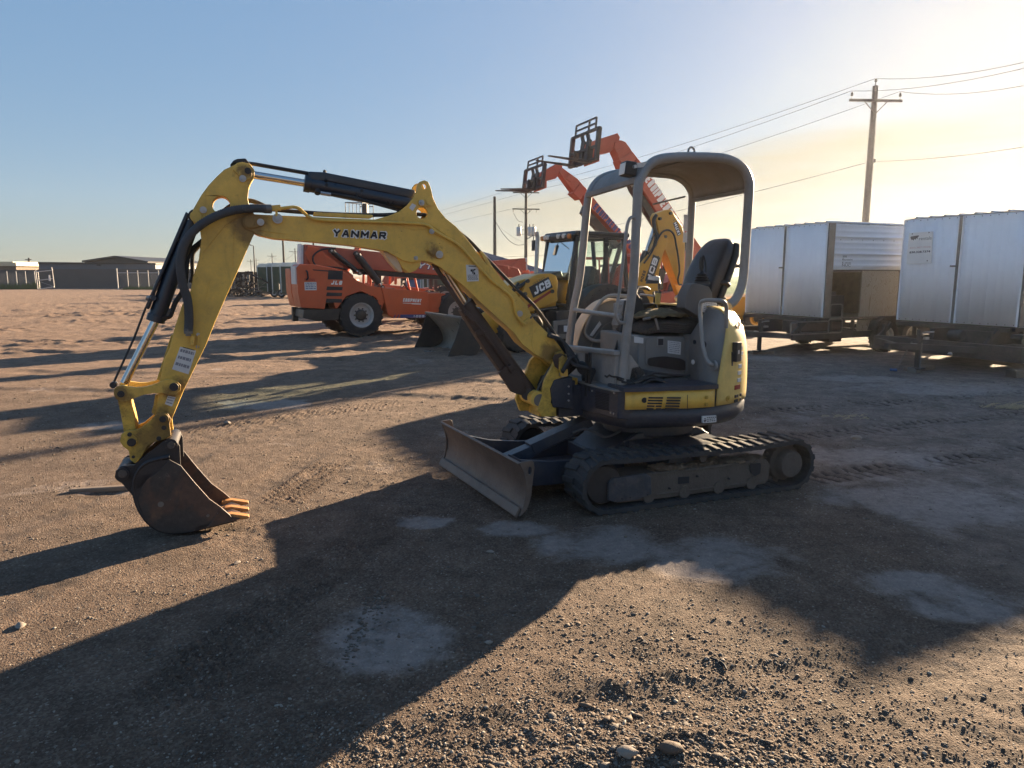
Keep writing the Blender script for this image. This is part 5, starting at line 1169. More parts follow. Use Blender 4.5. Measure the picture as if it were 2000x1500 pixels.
    b = MB(); b.tube(crom([P3(1118, 845, .1), P3(1140, 838, .14), P3(1160, 843, .16), P3(1180, 853, .18), P3(1200, 848, .18), P3(1216, 838, .15)], 5), .011, 8); b.build('hose', M['hose'], uc)
    # blade arms: two swept plates joined by the blade
    ba = MB()
    for s in (1, -1):
        top_ = [(.45, .30), (.8, .30), (1.1, .315), (1.35, .345), (1.50-.05*s, .40)]; bot_ = [(1.50-.05*s, .17), (1.3, .13), (1.0, .12), (.7, .14), (.45, .18)]
        ba.prism(top_+bot_, s*.36-.02, s*.36+.02)
    ba.bb(.50, .62, -.36, .36, .16, .28); ba.bb(.6, 1.46, -.34, .34, .13, .15)
    arms = ba.build('blade_arms', M['navy'], T, bevel=.006)
    # blade cylinder
    b = MB(); b.cyl((1.28, .02, .26), (.70, .02, .47), .045, 20); b.prism([(1.16, .385), (.62, .57), (.58, .50), (1.12, .30)], -.05, .09); b.prism([(1.36, .30), (1.05, .40), (1.03, .32), (1.3, .2)], -.04, .08); b.build('blade_cylinder', M['navy'], T, bevel=.01)
    # blade: curved plate
    b = MB(); sec = [(1.60, .045), (1.585, .07), (1.555, .12), (1.535, .19), (1.53, .26), (1.545, .33), (1.575, .40), (1.60, .43)]
    th = [(x-.022, z) for x, z in sec]
    b.prism(sec+[(1.585, .445)]+th[::-1], -.80, .775)
    b.prism([(1.610, .035), (1.625, .05), (1.59, .11), (1.578, .10)], -.80, .775)
    ca, sa = math.cos(R(5)), math.sin(R(5)); rotv = lambda v: (1.58+(v[0]-1.58)*ca-v[1]*sa, (v[0]-1.58)*sa+v[1]*ca-.01, v[2])
    b.v = [rotv(v) for v in b.v]
    bl = b.build('dozer_blade', M['blade'], T, bevel=.004)
    b = MB()
    cx_, cz_ = 1.515, .375; slot = [(cx_+.014*math.cos(a), cz_+.030*math.sin(a)) for a in np.linspace(0, 6.283, 13)[:-1]]
    for s in (1, -1):
        y0 = .775 if s > 0 else -.818
        b.prism(fillet([(1.60, .445), (1.49, .45), (1.475, .40), (1.49, .30), (1.50, .2), (1.53, .10), (1.60, .04), (1.565, .12), (1.548, .2), (1.545, .28), (1.56, .36)], .02, 2), y0, y0+.018, holes=[slot])
    b.v = [rotv(v) for v in b.v]; b.build('end_plate', M['blade'], bl, bevel=.003)
    # tracks
    def track(sgn):
        yc = sgn*.69; hw = .165; r1, r2 = .205, .212; xf, xr = .86, -.86; zc = .213
        def loop(off, n=220):
            pts = []; R1 = r1+off
            for i in range(15): a = math.pi/2-math.pi*i/14; pts.append((xf+R1*math.cos(a), zc+R1*math.sin(a)))
            pts_b = [(xf+(xr-xf)*t, zc-R1+(.006 if 0 < t < 1 else 0)*0) for t in np.linspace(0, 1, 12)[1:-1]]
            pts += pts_b
            for i in range(15): a = -math.pi/2-math.pi*i/14; pts.append((xr+R1*math.cos(a), zc+R1*math.sin(a)))
            for t in np.linspace(0, 1, 14)[1:-1]: pts.append((xr+(xf-xr)*t, zc+R1-.018*math.sin(t*math.pi)-.004*math.sin(t*9)))
            return pts
        b = MB(); o = loop(0); i_ = loop(-.030); n = len(o)
        prof = [(o, yc-hw), (o, yc+hw), (i_, yc+hw), (i_, yc-hw), (o, yc-hw)]
        b.grid([[(p[0], y, p[1]) for p in L_+[L_[0]]] for L_, y in prof])
        tb = b.build('track_belt', M['rubber'], T, sharp=50)
        # lugs: slanted pairs, alternating
        b = MB(); ring = loop(.0, 0); P = [Vector((p[0], 0, p[1])) for p in ring+[ring[0]]]
        cum = [0]
        for k in range(len(P)-1): cum.append(cum[-1]+(P[k+1]-P[k]).length)
        tot = cum[-1]; nl = 46
        def at(s_):
            s_ %= tot
            k = max(0, min(len(P)-2, int(np.searchsorted(cum, s_))-1)); u = (s_-cum[k])/(cum[k+1]-cum[k]+1e-9)
            p = P[k].lerp(P[k+1], u); d = (P[k+1]-P[k]).normalized(); return p, d
        for k in range(nl):
            for h_ in (0, 1):
                s0 = tot*(k+.5*h_)/nl; y0, y1 = ((yc-hw-.002, yc+.01) if h_ == 0 else (yc-.01, yc+hw+.002))
                vs = []
                for (yy, ds) in ((y0, -.006 if h_ else .006), (y1, .006 if h_ else -.006)):
                    for (du, hh_) in ((-.028, -.004), (-.020, .0155), (.020, .0155), (.028, -.004)):
                        p, d = at(s0+ds*2+du); nn_ = Vector((-d.z, 0, d.x)); nn_ = nn_ if True else nn_
                        cpt = Vector(((xf+xr)/2, 0, zc)); out = p-cpt
                        if nn_.dot(Vector((out.x*.15, 0, out.z*1.0)) if abs(p.x) < .86 else out) < 0: nn_ = -nn_
                        q_ = p+nn_*hh_; vs.append((q_.x, yy, q_.z))
                b.add(vs, [(0, 1, 5, 4), (1, 2, 6, 5), (2, 3, 7, 6), (0, 3, 2, 1), (4, 5, 6, 7), (0, 4, 7, 3)])
        b.build('track_lugs', M['rubber'], tb, bevel=.003, seg=1)
        b = MB(); inn = loop(-.030); P = [Vector((p[0], 0, p[1])) for p in inn+[inn[0]]]; cum = [0]
        for k in range(len(P)-1): cum.append(cum[-1]+(P[k+1]-P[k]).length)
        tot = cum[-1]
        for k in range(46):
            p, d = at(tot*k/46); b.box((p.x, yc, p.z), (.02, hw*1.9, .012), Matrix.Rotation(-math.atan2(d.z, d.x), 3, 'Y')); 
        b.build('inner_ribs', M['rubber'], tb)
        # frame
        s = sgn
        fo = [(.80, .105), (.74, .06), (.30, .052), (-.62, .066), (-.655, .10), (-.66, .22), (-.62, .27), (-.54, .285), (-.46, .275), (.30, .265), (.55, .27), (.80, .255), (.825, .2)]
        b = MB(); yo = yc+s*.10; b.prism(fo, min(yc-.11, yc+.11), max(yc-.11, yc+.11)); b.bb(-.60, .48, yo-.005, yo+.018, .082, .10); b.bb(-.45, .45, yo-.005, yo+.016, .245, .262)
        b2 = MB(); b2.prism([(.835, .10), (.835, .235), (.80, .262), (.52, .272), (.47, .24), (.46, .10), (.60, .072), (.76, .072)], yo+s*.012-.012, yo+s*.012+.014)
        fr_ = b.build('track_frame', M['mudsteel'], T, bevel=.008); b2.build('tension_cover', M['navy_scratched'], fr_, bevel=.008)
        b = MB()
        for xx, zz in ((.72, .10), (.65, .10), (.50, .105), (.30, .13), (.05, .20), (-.25, .15)): b.cyl((xx, yo+s*.0, zz), (xx, yo+s*.029, zz), .007, 8)
        b.prism([(.22, .21), (.12, .205), (.12, .15), (.22, .155)], yo+s*.010, yo+s*.0135) if s > 0 else None
        b.prism(fillet([(-.45, .25), (-.56, .25), (-.56, .16), (-.50, .14), (-.46, .18)], .02), min(yo+s*.010, yo+s*.018), max(yo+s*.010, yo+s*.018)); b.build('frame_hole', M['ink'], fr_)
        b = MB(); rs = random.Random(12)
        for k in range(240):
            xx = .45-1.05*rs.random(); rr = .008+.026*rs.random()**2; vs, fs = rock_template(k % 5, 1)
            zz = .268+.05*max(0, mnoise.noise((xx*3.1, 0, 9))+.25)*rs.random(); b.add([(xx+p[0]*rr*1.5, yc+s*(.0+.112*rs.random())+p[1]*rr, zz+p[2]*rr*.8+.03*rs.random()*max(0, mnoise.noise((xx*5, 0, 4))+.3)) for p in vs], [tuple(f) for f in fs])
        b.build('caked_mud', M['clod'], fr_)
        b = MB(); b.lathe([(.0, -.10), (.06, -.105), (.14, -.10), (.15, -.085), (.15, .085), (.14, .10), (.06, .105), (0, .10)], (xf, yc, zc), 'y', 30); b.lathe([(.165, -.05), (.165, .05), (.15, .05), (.15, -.05)], (xf, yc, zc), 'y', 30); idl = b.build('idler', M['rust_dark'], T)
        b = MB(); y1 = yc+s*.115; b.lathe([(0, yc+s*.143), (.06, yc+s*.142), (.105, yc+s*.14), (.112, yc+s*.13), (.118, yc+s*.07), (.15, yc+s*.05), (.16, yc+s*.0), (.15, yc-s*.05)], (xr, 0, zc-.002), 'y', 30); spk = b.build('sprocket_hub', M['mudsteel'], T, bevel=.0)
        b = MB()
        for k in range(14):
            a = 2*math.pi*k/14; b.box((xr+.165*math.cos(a), yc, zc+.165*math.sin(a)), (.03, .03, .03), Matrix.Rotation(-a, 3, 'Y'))
        b.build('sprocket_tooth', M['mudsteel'], spk)
        b = MB()
        for xx in (.48, .16, -.16, -.48): b.lathe([(.0, -.09), (.05, -.09), (.055, -.03), (.055, .03), (.05, .09), (0, .09)], (xx, yc+s*.03, .085), 'y', 18)
        b.lathe([(0, -.06), (.035, -.06), (.035, .12), (0, .12)], (.0, yc, .345), 'y', 18) if s > 0 else b.lathe([(0, -.12), (.035, -.12), (.035, .06), (0, .06)], (.0, yc, .345), 'y', 18)
        b.build('rollers', M['mudsteel'], T)
    track(1); track(-1)
    return T
excavator()
# ------------------------------------------------------------------ wheels
def wheel(parent, c, r, wd, side, rimr, lugs=22, name='wheel', rimmat='rim', hub='blackm', bolts=10, hubr=.3):
    """side +1/-1: which way (local y) the outer face looks."""
    w0 = bpy.data.objects.new(name, None); COL.objects.link(w0); w0.parent = parent; w0.location = c; w0.empty_display_size = .2
    b = MB(); h = wd/2
    b.lathe([(rimr, -h*.8), (rimr+.03, -h*.98), (r*.86, -h), (r*.955, -h*.86), (r*.97, -h*.4), (r*.97, h*.4), (r*.955, h*.86), (r*.86, h), (rimr+.03, h*.98), (rimr, h*.8)], (0, 0, 0), 'y', 40)
    for k in range(lugs):
        for s in (1, -1):
            a = 2*math.pi*(k+.25*(s+1))/lugs; R0 = r*.965
            vs = []
            for (yy, da, hh) in ((s*.01, 0, 0), (s*h*.98, .16*22/lugs*.9, 0), (s*h*1.01, .16*22/lugs*.9, -r*.09)):
                for dd in (-.022*r/.6/r, .022*r/.6/r):
                    for e in (0, r*.035): vs.append(((R0+e+hh)*math.cos(a+da+dd), yy, (R0+e+hh)*math.sin(a+da+dd)))
            b.add(vs, [(0, 1, 3, 2), (1, 5, 7, 3), (0, 4, 5, 1), (2, 3, 7, 6), (5, 9, 11, 7), (4, 8, 9, 5), (6, 7, 11, 10), (8, 10, 11, 9)])
    b._build('tyre', M['tyre'], w0, sharp=40, weld=False)
    b = MB(); s = side
    b.lathe([(rimr+.012, s*h*.93), (rimr, s*h*.95), (rimr-.02, s*h*.86), (rimr*.86, s*h*.72), (rimr*.84, s*h*.40), (rimr*.66, s*h*.36), (rimr*.62, s*h*.42), (rimr*.45, s*h*.42)], (0, 0, 0), 'y', 36)
    b.lathe([(rimr+.005, -s*h*.93), (rimr*.86, -s*h*.6), (.05, -s*h*.5)], (0, 0, 0), 'y', 24)
    b._build('rim', M[rimmat], w0, sharp=30)
    b = MB(); b.lathe([(rimr*.47, s*h*.40), (rimr*.45, s*h*.62), (rimr*.30, s*h*.70), (0, s*h*.72)], (0, 0, 0), 'y', 24)
    for k in range(bolts): a = 2*math.pi*k/bolts; x, z = rimr*.54*math.cos(a), rimr*.54*math.sin(a); b.cyl((x, s*h*.40, z), (x, s*h*.52, z), .022*r/.6, 8)
    b._build('hub', M[hub], w0)
    return w0
def quad_on(b, A, B_, C_, D, u0, v0, u1, v1, off):
    c4 = [A.lerp(B_, u).lerp(D.lerp(C_, u), v)+off for u, v in ((u0, v0), (u1, v0), (u1, v1), (u0, v1))]; b.add(c4, [(0, 1, 2, 3)])
def plate_decal(parent, q4, off, lines=4, mats=('white', 'ink'), name='decal', th=.002, seed=1):
    A, B_, C_, D = [Vector(q) for q in q4]; off = Vector(off); b = MB(); b.mi = 0
    v = [A+off*th, B_+off*th, C_+off*th, D+off*th, A-off*th, B_-off*th, C_-off*th, D-off*th]
    b.add(v, [(0, 1, 2, 3), (4, 7, 6, 5), (0, 4, 5, 1), (1, 5, 6, 2), (2, 6, 7, 3), (3, 7, 4, 0)]); b.mi = 1; rs = random.Random(seed)
    for i in range(lines):
        u = .08; v0 = .1+.85*i/lines
        while u < .85:
            l = .05+.2*rs.random(); quad_on(b, A, B_, C_, D, u, v0, min(.93, u+l), v0+.4*.85/lines, off*(th+.0015)); u += l+.04
    return b._build(name, [M[mats[0]], M[mats[1]]], parent, weld=False)

# ------------------------------------------------------------------ telehandlers
def telehandler(fr, label, low=True, paint_='orange', detail=True, cabside=1, group=None):
    T = thing('telehandler', label, 'telehandler', (fr.o[0], fr.o[1], 0), fr.a, group)
    P = M[paint_]
    for sx in (-1.63, 1.37):
        for sy in (1, -1): wheel(T, (sx, sy*.98, .63), .63, .38, sy, .34)
    b = MB(); b.bb(-2.9, 2.2, -.42, .42, .52, .95); b.bb(-1.75, -1.5, -.9, .9, .5, .72); b.bb(1.25, 1.5, -.9, .9, .5, .72)
    b.prism([(-3.22, .82), (-3.25, .60), (-2.9, .50), (-2.3, .50), (-2.2, .82)], -1.12, .35); b.bb(-3.3, -3.15, -.1, .1, .45, .85); b.build('chassis', M['blackm'], T, bevel=.02)
    # rear counterweight and engine hood (right side)
    hood = [(-3.30, .88), (-3.36, 1.3), (-3.36, 1.95), (-3.28, 2.04), (-2.9, 2.03), (-2.35, 1.93), (-2.02, 1.80), (-1.72, 1.60), (-1.40, 1.45), (-.95, 1.39), (-.95, 1.0), (-1.05, .75), (-1.20, 1.10), (-1.63, 1.30), (-2.05, 1.16), (-2.30, .85), (-2.35, .82), (-2.42, 1.02), (-2.62, 1.0), (-2.66, .82)]
    b = MB(); b.prism(hood, -1.14, -.38); hd = b.build('engine_hood', P, T, bevel=.035)
    b = MB(); b.prism([(-3.30, .88), (-3.38, 1.3), (-3.38, 1.95), (-3.28, 1.6), (-2.9, 1.2), (-2.6, .88)], -.38, .30); b.build('counterweight', P, T, bevel=.04)
    b = MB(); b.bb(-3.39, -3.34, -1.05, -.50, 1.50, 1.98); b.build('rear_plate', M['white'], T, bevel=.01)
    b = MB()
    for (x0, x1, z0, z1) in ((-2.52, -2.10, 1.62, 1.88), (-2.57, -2.12, 1.33, 1.44), (-2.58, -2.14, 1.17, 1.28), (-2.60, -2.15, .99, 1.11)): b.prism([(x0, z1), (x1-.02, z1-.02), (x1-.04, z0), (x0-.03, z0+.01)], -1.150, -1.143)
    b.prism([(-2.95, 1.90), (-2.52, 1.87), (-2.52, 1.84), (-2.93, 1.87)], -1.147, -1.143); b.tube(bend([(-3.12, -1.14, 1.86), (-3.10, -1.18, 1.84), (-3.08, -1.18, 1.66), (-3.12, -1.14, 1.62)], .05), .022, 8); b.build('vent_slots', M['ink'], hd)
    # tool / tank box
    b = MB(); b.prism([(-1.05, 1.40), (.38, 1.26), (.38, .50), (-.74, .52), (-.88, .62)], -1.2, -.40); bx = b.build('side_box', P, T, bevel=.03)
    b = MB(); b.bb(.38, .85, -1.05, -.40, .65, 1.22); b.prism([(.38, 1.24), (2.2, 1.12), (2.6, .9), (2.6, .6), (.38, .60)], -.42, .42); b.build('frame_front', P, T, bevel=.02)
    # cab
    cs = 1
    b = MB()
    for (x, z0, xt) in ((-.85, 1.2, -.80), (.75, 1.0, .45)):
        for y in (.44, 1.12): b.bar((x, y, z0), (xt, y, 2.32), .06, .06)
    b.prism([(-.9, 1.25), (.80, 1.05), (.80, .65), (-.5, .65), (-.9, .9)], .42, 1.15); b.prism([(-.88, 2.30), (.52, 2.30), (.48, 2.38), (-.82, 2.38)], .40, 1.16); b.build('cab', P, T, bevel=.02)
    b = MB(); b.bb(-.45, .0, .6, 1.0, 1.25, 1.35); b.bb(-.55, -.42, .6, 1.0, 1.3, 1.95); b.build('cab_seat', M['black'], T, bevel=.03)
    b = MB(); b.bar((.6, .78, 1.15), (.35, .78, 1.5), .05, .05); b.tube([(.35+.17*math.cos(a)*.4, .78+.17*math.sin(a), 1.5+.17*math.cos(a)*.9) for a in np.linspace(0, 6.283, 18)], .014, 6); b.build('steering_wheel', M['black'], T)
    # boom towers
    b = MB()
    for y in (.30, -.30): b.prism([(-2.75, 1.9), (-2.95, 2.35), (-2.85, 2.55), (-2.55, 2.5), (-1.6, 1.75), (-1.4, .9), (-2.6, .9)], y-.03, y+.03)
    b.build('boom_tower', P, T, bevel=.01)
    if detail:
        plate_decal(hd, [(-3.18, -1.145, 1.56), (-2.86, -1.145, 1.56), (-2.86, -1.145, 1.34), (-3.18, -1.145, 1.34)], (0, -1, 0), 4, ('white', 'ink_blue'))
        X, Z = (1, 0, -.04), (0, 0, 1)
        block_text('lettering', 'X10005', (-3.18, -1.143, 1.60), X, Z, .06, .28, .2, M['red_ink'], hd)
        block_text('lettering', 'JLG', (-2.47, -1.143, 1.49), X, Z, .11, .30, .30, M['white_clean'], hd, 0, .3)
        block_text('lettering', 'EQUIPMENT', (-.42, -1.203, .99), (1, 0, -.06), Z, .10, .56, .24, M['white_clean'], bx, 0, .25)
        b = MB(); b.prism([(-.42, .955), (-.17, .94), (-.17, .925), (-.42, .94)], -1.207, -1.203); b.prism([(-.17, .94), (.13, .925), (.13, .895), (-.15, .91)], -1.207, -1.203); b.build('logo_bar', M['white_clean'], bx)
        b = MB(); b.prism([(-.50, .62), (.36, .60), (.36, .51), (-.52, .525)], -1.206, -1.202); b.prism([(-.57, .62), (-.54, .62), (-.59, .52), (-.62, .52)], -1.206, -1.202); b.prism([(-.67, .62), (-.64, .62), (-.69, .52), (-.72, .52)], -1.206, -1.202); b.build('stripe', M['ink_blue'], bx)
        block_text('lettering', '10054', (-.12, -1.207, .53), (1, 0, -.02), Z, .06, .44, .24, M['white_clean'], bx, 0, .3, .4)
    if low:
        b = MB(); bmz = lambda x, t: (x, 2.60-.085*(x+2.9)-t)
        b.prism([bmz(-2.92, 0), bmz(3.6, 0), bmz(3.6, .48), bmz(-1.35, .54), bmz(-2.2, .62), (-2.98, 1.98)], -.24, .24); bm_ = b.build('boom', M['orange_fade'], T, bevel=.02)
        b = MB(); b.prism([bmz(-1.5, .55), bmz(3.3, .485), bmz(3.3, .60), bmz(-1.45, .70)], -.16, .16); b.build('boom_rail', M['ink'], bm_)
        b = MB(); b.prism([(-2.95, 2.58), (-3.02, 2.62), (-3.06, 2.0), (-2.98, 1.98)], -.22, .22); b.build('boom_end', M['white'], bm_, bevel=.01)
        if detail:
            X = Vector((1, 0, -.085)).normalized(); Z = Vector((.085, 0, 1)).normalized(); p = bmz(-.10, .36)
            block_text('letter_outline', 'SKYTRAK', (p[0]-.02, -.2415, p[1]-.02), X, Z, .21, 1.79, .40, M['ink_blue'], bm_, 0, .35, .12)
            block_text('lettering', 'SKYTRAK', (p[0], -.2415, p[1]), X, Z, .17, 1.75, .27, M['white_clean'], bm_, .003, .35, .16)
            b = MB(); b.prism([bmz(-.25, .16), bmz(-.20, .16), bmz(-.20, .21), bmz(-.25, .21)], -.245, -.241); b.build('hole', M['ink'], bm_)
            b = MB(); b.prism([bmz(1.72, .26), bmz(1.95, .24), bmz(2.0, .44), bmz(1.80, .42)], -.30, -.245); b.build('amber_lamp', M['amber_lit'], bm_, bevel=.01)
        head = [bmz(3.6, .0), bmz(4.0, .05), (4.35, 1.3), (4.30, .8), (4.05, .8), (3.9, 1.3), bmz(3.6, .48)]
        b = MB(); b.prism(head, -.15, .15); b.build('boom_head', M['orange_fade'], bm_, bevel=.02)
        b = MB()
        for y in (-.65, .65): b.bar((4.4, y, .4), (4.4, y, 1.5), .06, .08)
        for z in (.5, .95, 1.45): b.bar((4.4, -.65, z), (4.4, .65, z), .06, .06)
        b.build('fork_carriage', M['fork'], T)
        for y in (-.35, .35): b = MB(); b.bar((4.45, y, .32), (5.65, y, .30), .12, .04); b.bar((4.46, y, .30), (4.46, y, .9), .12, .04); b.build('fork', M['fork'], T)
        # lift and compensation cylinders beside the boom
        for (p0, p1, r, k) in (((-2.22, -.36, 2.43), (-1.42, -.36, 1.80), .075, 'compensating_cylinder'), ((-1.50, -.36, 2.36), (-.75, -.36, 1.40), .105, 'lift_cylinder')):
            b = MB(); A = Vector(p0); B_ = Vector(p1); b.cyl(A.lerp(B_, .05), A.lerp(B_, .88), r, 16); b.cyl(A-Vector((0, .08, 0)), A+Vector((0, .05, 0)), .07, 14); b.cyl(B_-Vector((0, .08, 0)), B_+Vector((0, .05, 0)), .06, 14); c_ = b._build(k, M['blackm'], T)
            b = MB(); b.cyl(A.lerp(B_, .8), B_, r*.5, 12); b.build('rod', M['chrome'], c_)
            b = MB(); b.cyl(A-Vector((0, .1, 0)), A-Vector((0, .07, 0)), .03, 10); b.cyl(B_-Vector((0, .1, 0)), B_-Vector((0, .07, 0)), .03, 10); b.build('pin', M['steel'], c_)
        b = MB(); b.tube(crom([(-2.1, -.42, 2.5), (-2.5, -.44, 2.45), (-2.75, -.44, 2.25), (-2.65, -.42, 2.0), (-2.2, -.42, 1.93)], 6), .025, 8); b.tube(crom([(-2.5, -.42, 1.98), (-2.1, -.4, 1.96), (-1.8, -.4, 1.9)], 5), .02, 6); b.build('hose', M['rubber'], T)
        b = MB(); b.cyl((-2.72, -.25, 2.42), (-2.72, -.27, 2.42), .05, 14); b.build('pin_cap', M['white'], T)
    else:
        for y in (.36, -.36): b = MB(); b.cyl((-1.2, y, 1.2), (-1.75, y, 2.9), .09, 14); c_ = b._build('lift_cylinder', M['blackm'], T); b = MB(); b.cyl((-1.75, y, 2.9), (-1.9, y, 3.35), .05, 10); b.build('rod', M['chrome'], c_)
    return T
TELE = []
K_fr = Frame(-3.364, 21.861, 29)
telehandler(K_fr, 'orange telehandler with lowered boom and grey rims, left of the backhoe')

def raised(fr, label, trace, text, tmat, kx):
    """Telehandler with its boom up; the boom outlines are measured in the boom's own vertical plane."""
    T = telehandler(fr, label, low=False, paint_='orange_fade', detail=False)
    S = lambda pts, y=.24: fr.sides(pts, y)
    bm_ = None
    for nm, pts, hw, mat in trace['plates']:
        b = MB(); b.prism(S(pts), -hw, hw); o = b.build(nm, M[mat], T if bm_ is None else bm_, bevel=.012)
        if bm_ is None: bm_ = o
    (ax, ay), (bx_, by), hpx = trace['text']
    A = fr.side(ax, ay, .25); B_ = fr.side(bx_, by, .25); X = Vector((B_[0]-A[0], 0, B_[1]-A[1])); wd = X.length; X.normalize(); Y = Vector((0, 1, 0)).cross(X); Y = -Y if Y.z < 0 else Y
    for nm, mt, bd, lf in trace['letters']:
        block_text(nm, text, (A[0], .242+trace['lz'], A[1]), X, Y, hpx, wd, .24, M[mt], bm_)
    # fork carriage and forks at the tip
    cx, cz = fr.side(*trace['tip'], 0)
    b = MB(); h = trace['ch']; t = trace['tilt']
    def q(x, y, z): return (cx+x+z*t, y, cz+z)
    for y in (-.86, .86): b.bar(q(0, y, 0), q(0, y, h), .11, .13)
    for y in (-.45, .45): b.bar(q(0, y, -.02), q(0, y, h*.5), .10, .12)
    for y in (-.18, .18): b.bar(q(0, y, -.02), q(-.05, y, h*.75), .07, .22); b.bar(q(-.05, y, h*.7), q(.0, y-.08, h), .06, .10)
    for z in (.04, h*.45, h): b.bar(q(0, -.9, z), q(0, .9, z), .09 if z > .1 else .14, .07)
    for y in (-.66, .22, .66): b.bar(q(.02, y, h), q(.02, y, h*1.36), .045, .045)
    for z in (h*1.18, h*1.36): b.bar(q(.02, -.66, z), q(.02, .66, z), .045, .045)
    car = b._build('fork_carriage', M['fork'], T)
    b = MB(); b.prism([(cx-.1, cz+.2), (cx-.5, cz+.45), (cx-.5, cz+.1), (cx-.1, cz-.05)], -.13, .13); b.build('carriage_link', M['orange_fade'], car, bevel=.01)
    for (y, up) in trace['forks']:
        b = MB(); b.bar(q(.06, y, 0), q(.06, y, h*.5), .12, .05); f0 = Vector(q(.04, y, .0)); b.prism([(f0.x-.03, f0.z-.03), (f0.x+1.25, f0.z-.03+up), (f0.x+1.28, f0.z-.005+up), (f0.x-.03, f0.z+.045)], y-.06, y+.06); b._build('fork', M['fork'], T)
    return T
trA = dict(plates=[('boom', [(1145, 369), (1152, 377), (1228, 470), (1266, 516), (1250, 532), (1212, 462), (1150, 402), (1138, 380)], .24, 'orange_fade'),
                   ('boom_section', [(1098, 326), (1108, 333), (1130, 349), (1146, 368), (1138, 384), (1120, 372), (1104, 350), (1094, 336)], .18, 'orange_fade'),
                   ('collar', [(1105, 349), (1113, 338), (1122, 345), (1116, 356)], .22, 'orange_fade'), ('collar', [(1119, 377), (1134, 358), (1146, 368), (1134, 390)], .24, 'orange_fade'),
                   ('boom_slide', [(1100, 333), (1118, 341), (1128, 362), (1118, 365)], .10, 'fork'),
                   ('boom_rail', [(1146, 400), (1192, 452), (1216, 480), (1206, 486), (1180, 460), (1140, 415)], .14, 'blackm'),
                   ('boom_head', [(1048, 346), (1062, 334), (1097, 315.6), (1100, 318), (1101, 324), (1095, 333), (1091, 344), (1088, 348), (1066, 354), (1052, 352)], .15, 'orange_fade')],
           text=((1157, 405), (1224, 478), ), letters=[('lettering', 'ink_blue', .02, 0)], tip=(1040, 372), ch=.80, lz=0, tilt=-.12, forks=((-.22, -.02), (.32, -.02)))
trA['text'] = ((1157, 406), (1236, 493), .26)
trB = dict(plates=[('boom', [(1245, 309), (1250, 315), (1308, 398), (1334, 440), (1348, 460), (1356, 464), (1370, 484), (1352, 510), (1335, 505), (1315, 470), (1262, 380), (1232, 332)], .25, 'orange_fade'),
                   ('boom_section', [(1203, 276), (1214, 273), (1224, 277), (1250, 315), (1232, 334), (1214, 317), (1201, 287)], .19, 'orange_fade'),
                   ('collar', [(1211, 312), (1236, 296), (1246, 309), (1218, 330)], .23, 'orange_fade'), ('collar', [(1205, 296), (1226, 281), (1232, 289), (1210, 304)], .21, 'orange_fade'),
                   ('boom_rail', [(1226, 340), (1262, 382), (1300, 440), (1330, 495), (1322, 505), (1290, 450), (1240, 372)], .14, 'blackm'),
                   ('boom_head', [(1148, 292), (1152, 279), (1162, 274), (1209, 259), (1214, 267), (1212, 274), (1203, 280), (1200, 290), (1196, 296), (1166, 302)], .16, 'orange_fade')],
           text=((1258, 352), (1332, 470), .30), letters=[('lettering', 'white_clean', .03, 0)], tip=(1138, 321), ch=.90, lz=.01, tilt=-.10, forks=((-.45, .12), (.45, .12)))
fB = Frame(3.75, 22.6, 201); fA = Frame(2.3, 26.6, 201)
raised(fA, 'faded orange telehandler with raised boom lettered in blue', trA, 'EQUIPMENT DEPOT', 'ink_blue', 0)
raised(fB, 'faded orange telehandler with highest raised boom, lettered in white', trB, 'EQUIPMENT DEPOT', 'white_clean', 0)
fC = Frame(-2.2, 36.0, 196)
telehandler(fC, 'red orange telehandler with lowered boom far behind the backhoe, in front of the blue building', True, 'orange_fade', False)

# ------------------------------------------------------------------ orange forklift half hidden by the lowered telehandler
def forklift():
    fr = Frame(-4.6, 27.0, 20); T = thing('forklift', 'bright orange open-cab forklift partly hidden behind the lowered orange telehandler', 'forklift', (fr.o[0], fr.o[1], 0), fr.a)
    P = M['orange']
    for sx, r in ((-1.0, .42), (1.0, .5)):
        for sy in (1, -1): wheel(T, (sx, sy*.75, r), r, .28, sy, r*.5, 16)
    b = MB(); b.prism([(-1.55, .5), (-1.6, 1.35), (-1.3, 1.5), (-.5, 1.42), (.6, 1.32), (1.5, 1.2), (1.6, .6)], -.75, .75); b.build('body', P, T, bevel=.05)
    b = MB()
    for x in (-.9, .1):
        for y in (-.6, .6): b.bar((x, y, 1.4), (x+.05, y, 2.15), .09, .08)
    b.bb(-1.0, .3, -.68, .68, 2.13, 2.2); b.build('roll_cage', P, T, bevel=.01)
    b = MB(); b.bb(-.75, -.3, -.3, .3, 1.4, 1.5); b.bb(-.8, -.7, -.3, .3, 1.45, 2.0); b.build('seat', M['black'], T, bevel=.03)
    b = MB()
    for y in (-.4, .4): b.bb(1.6, 1.72, y-.06, y+.06, .2, 2.1)
    b.bb(1.62, 1.7, -.4, .4, 1.9, 2.0); b.bb(1.62, 1.7, -.4, .4, .4, .5); b.build('mast', M['blackm'], T)
    for y in (-.3, .3): b = MB(); b.bb(1.75, 2.8, y-.06, y+.06, .15, .2); b.bb(1.73, 1.78, y-.06, y+.06, .15, .9); b._build('fork', M['fork'], T)
forklift()

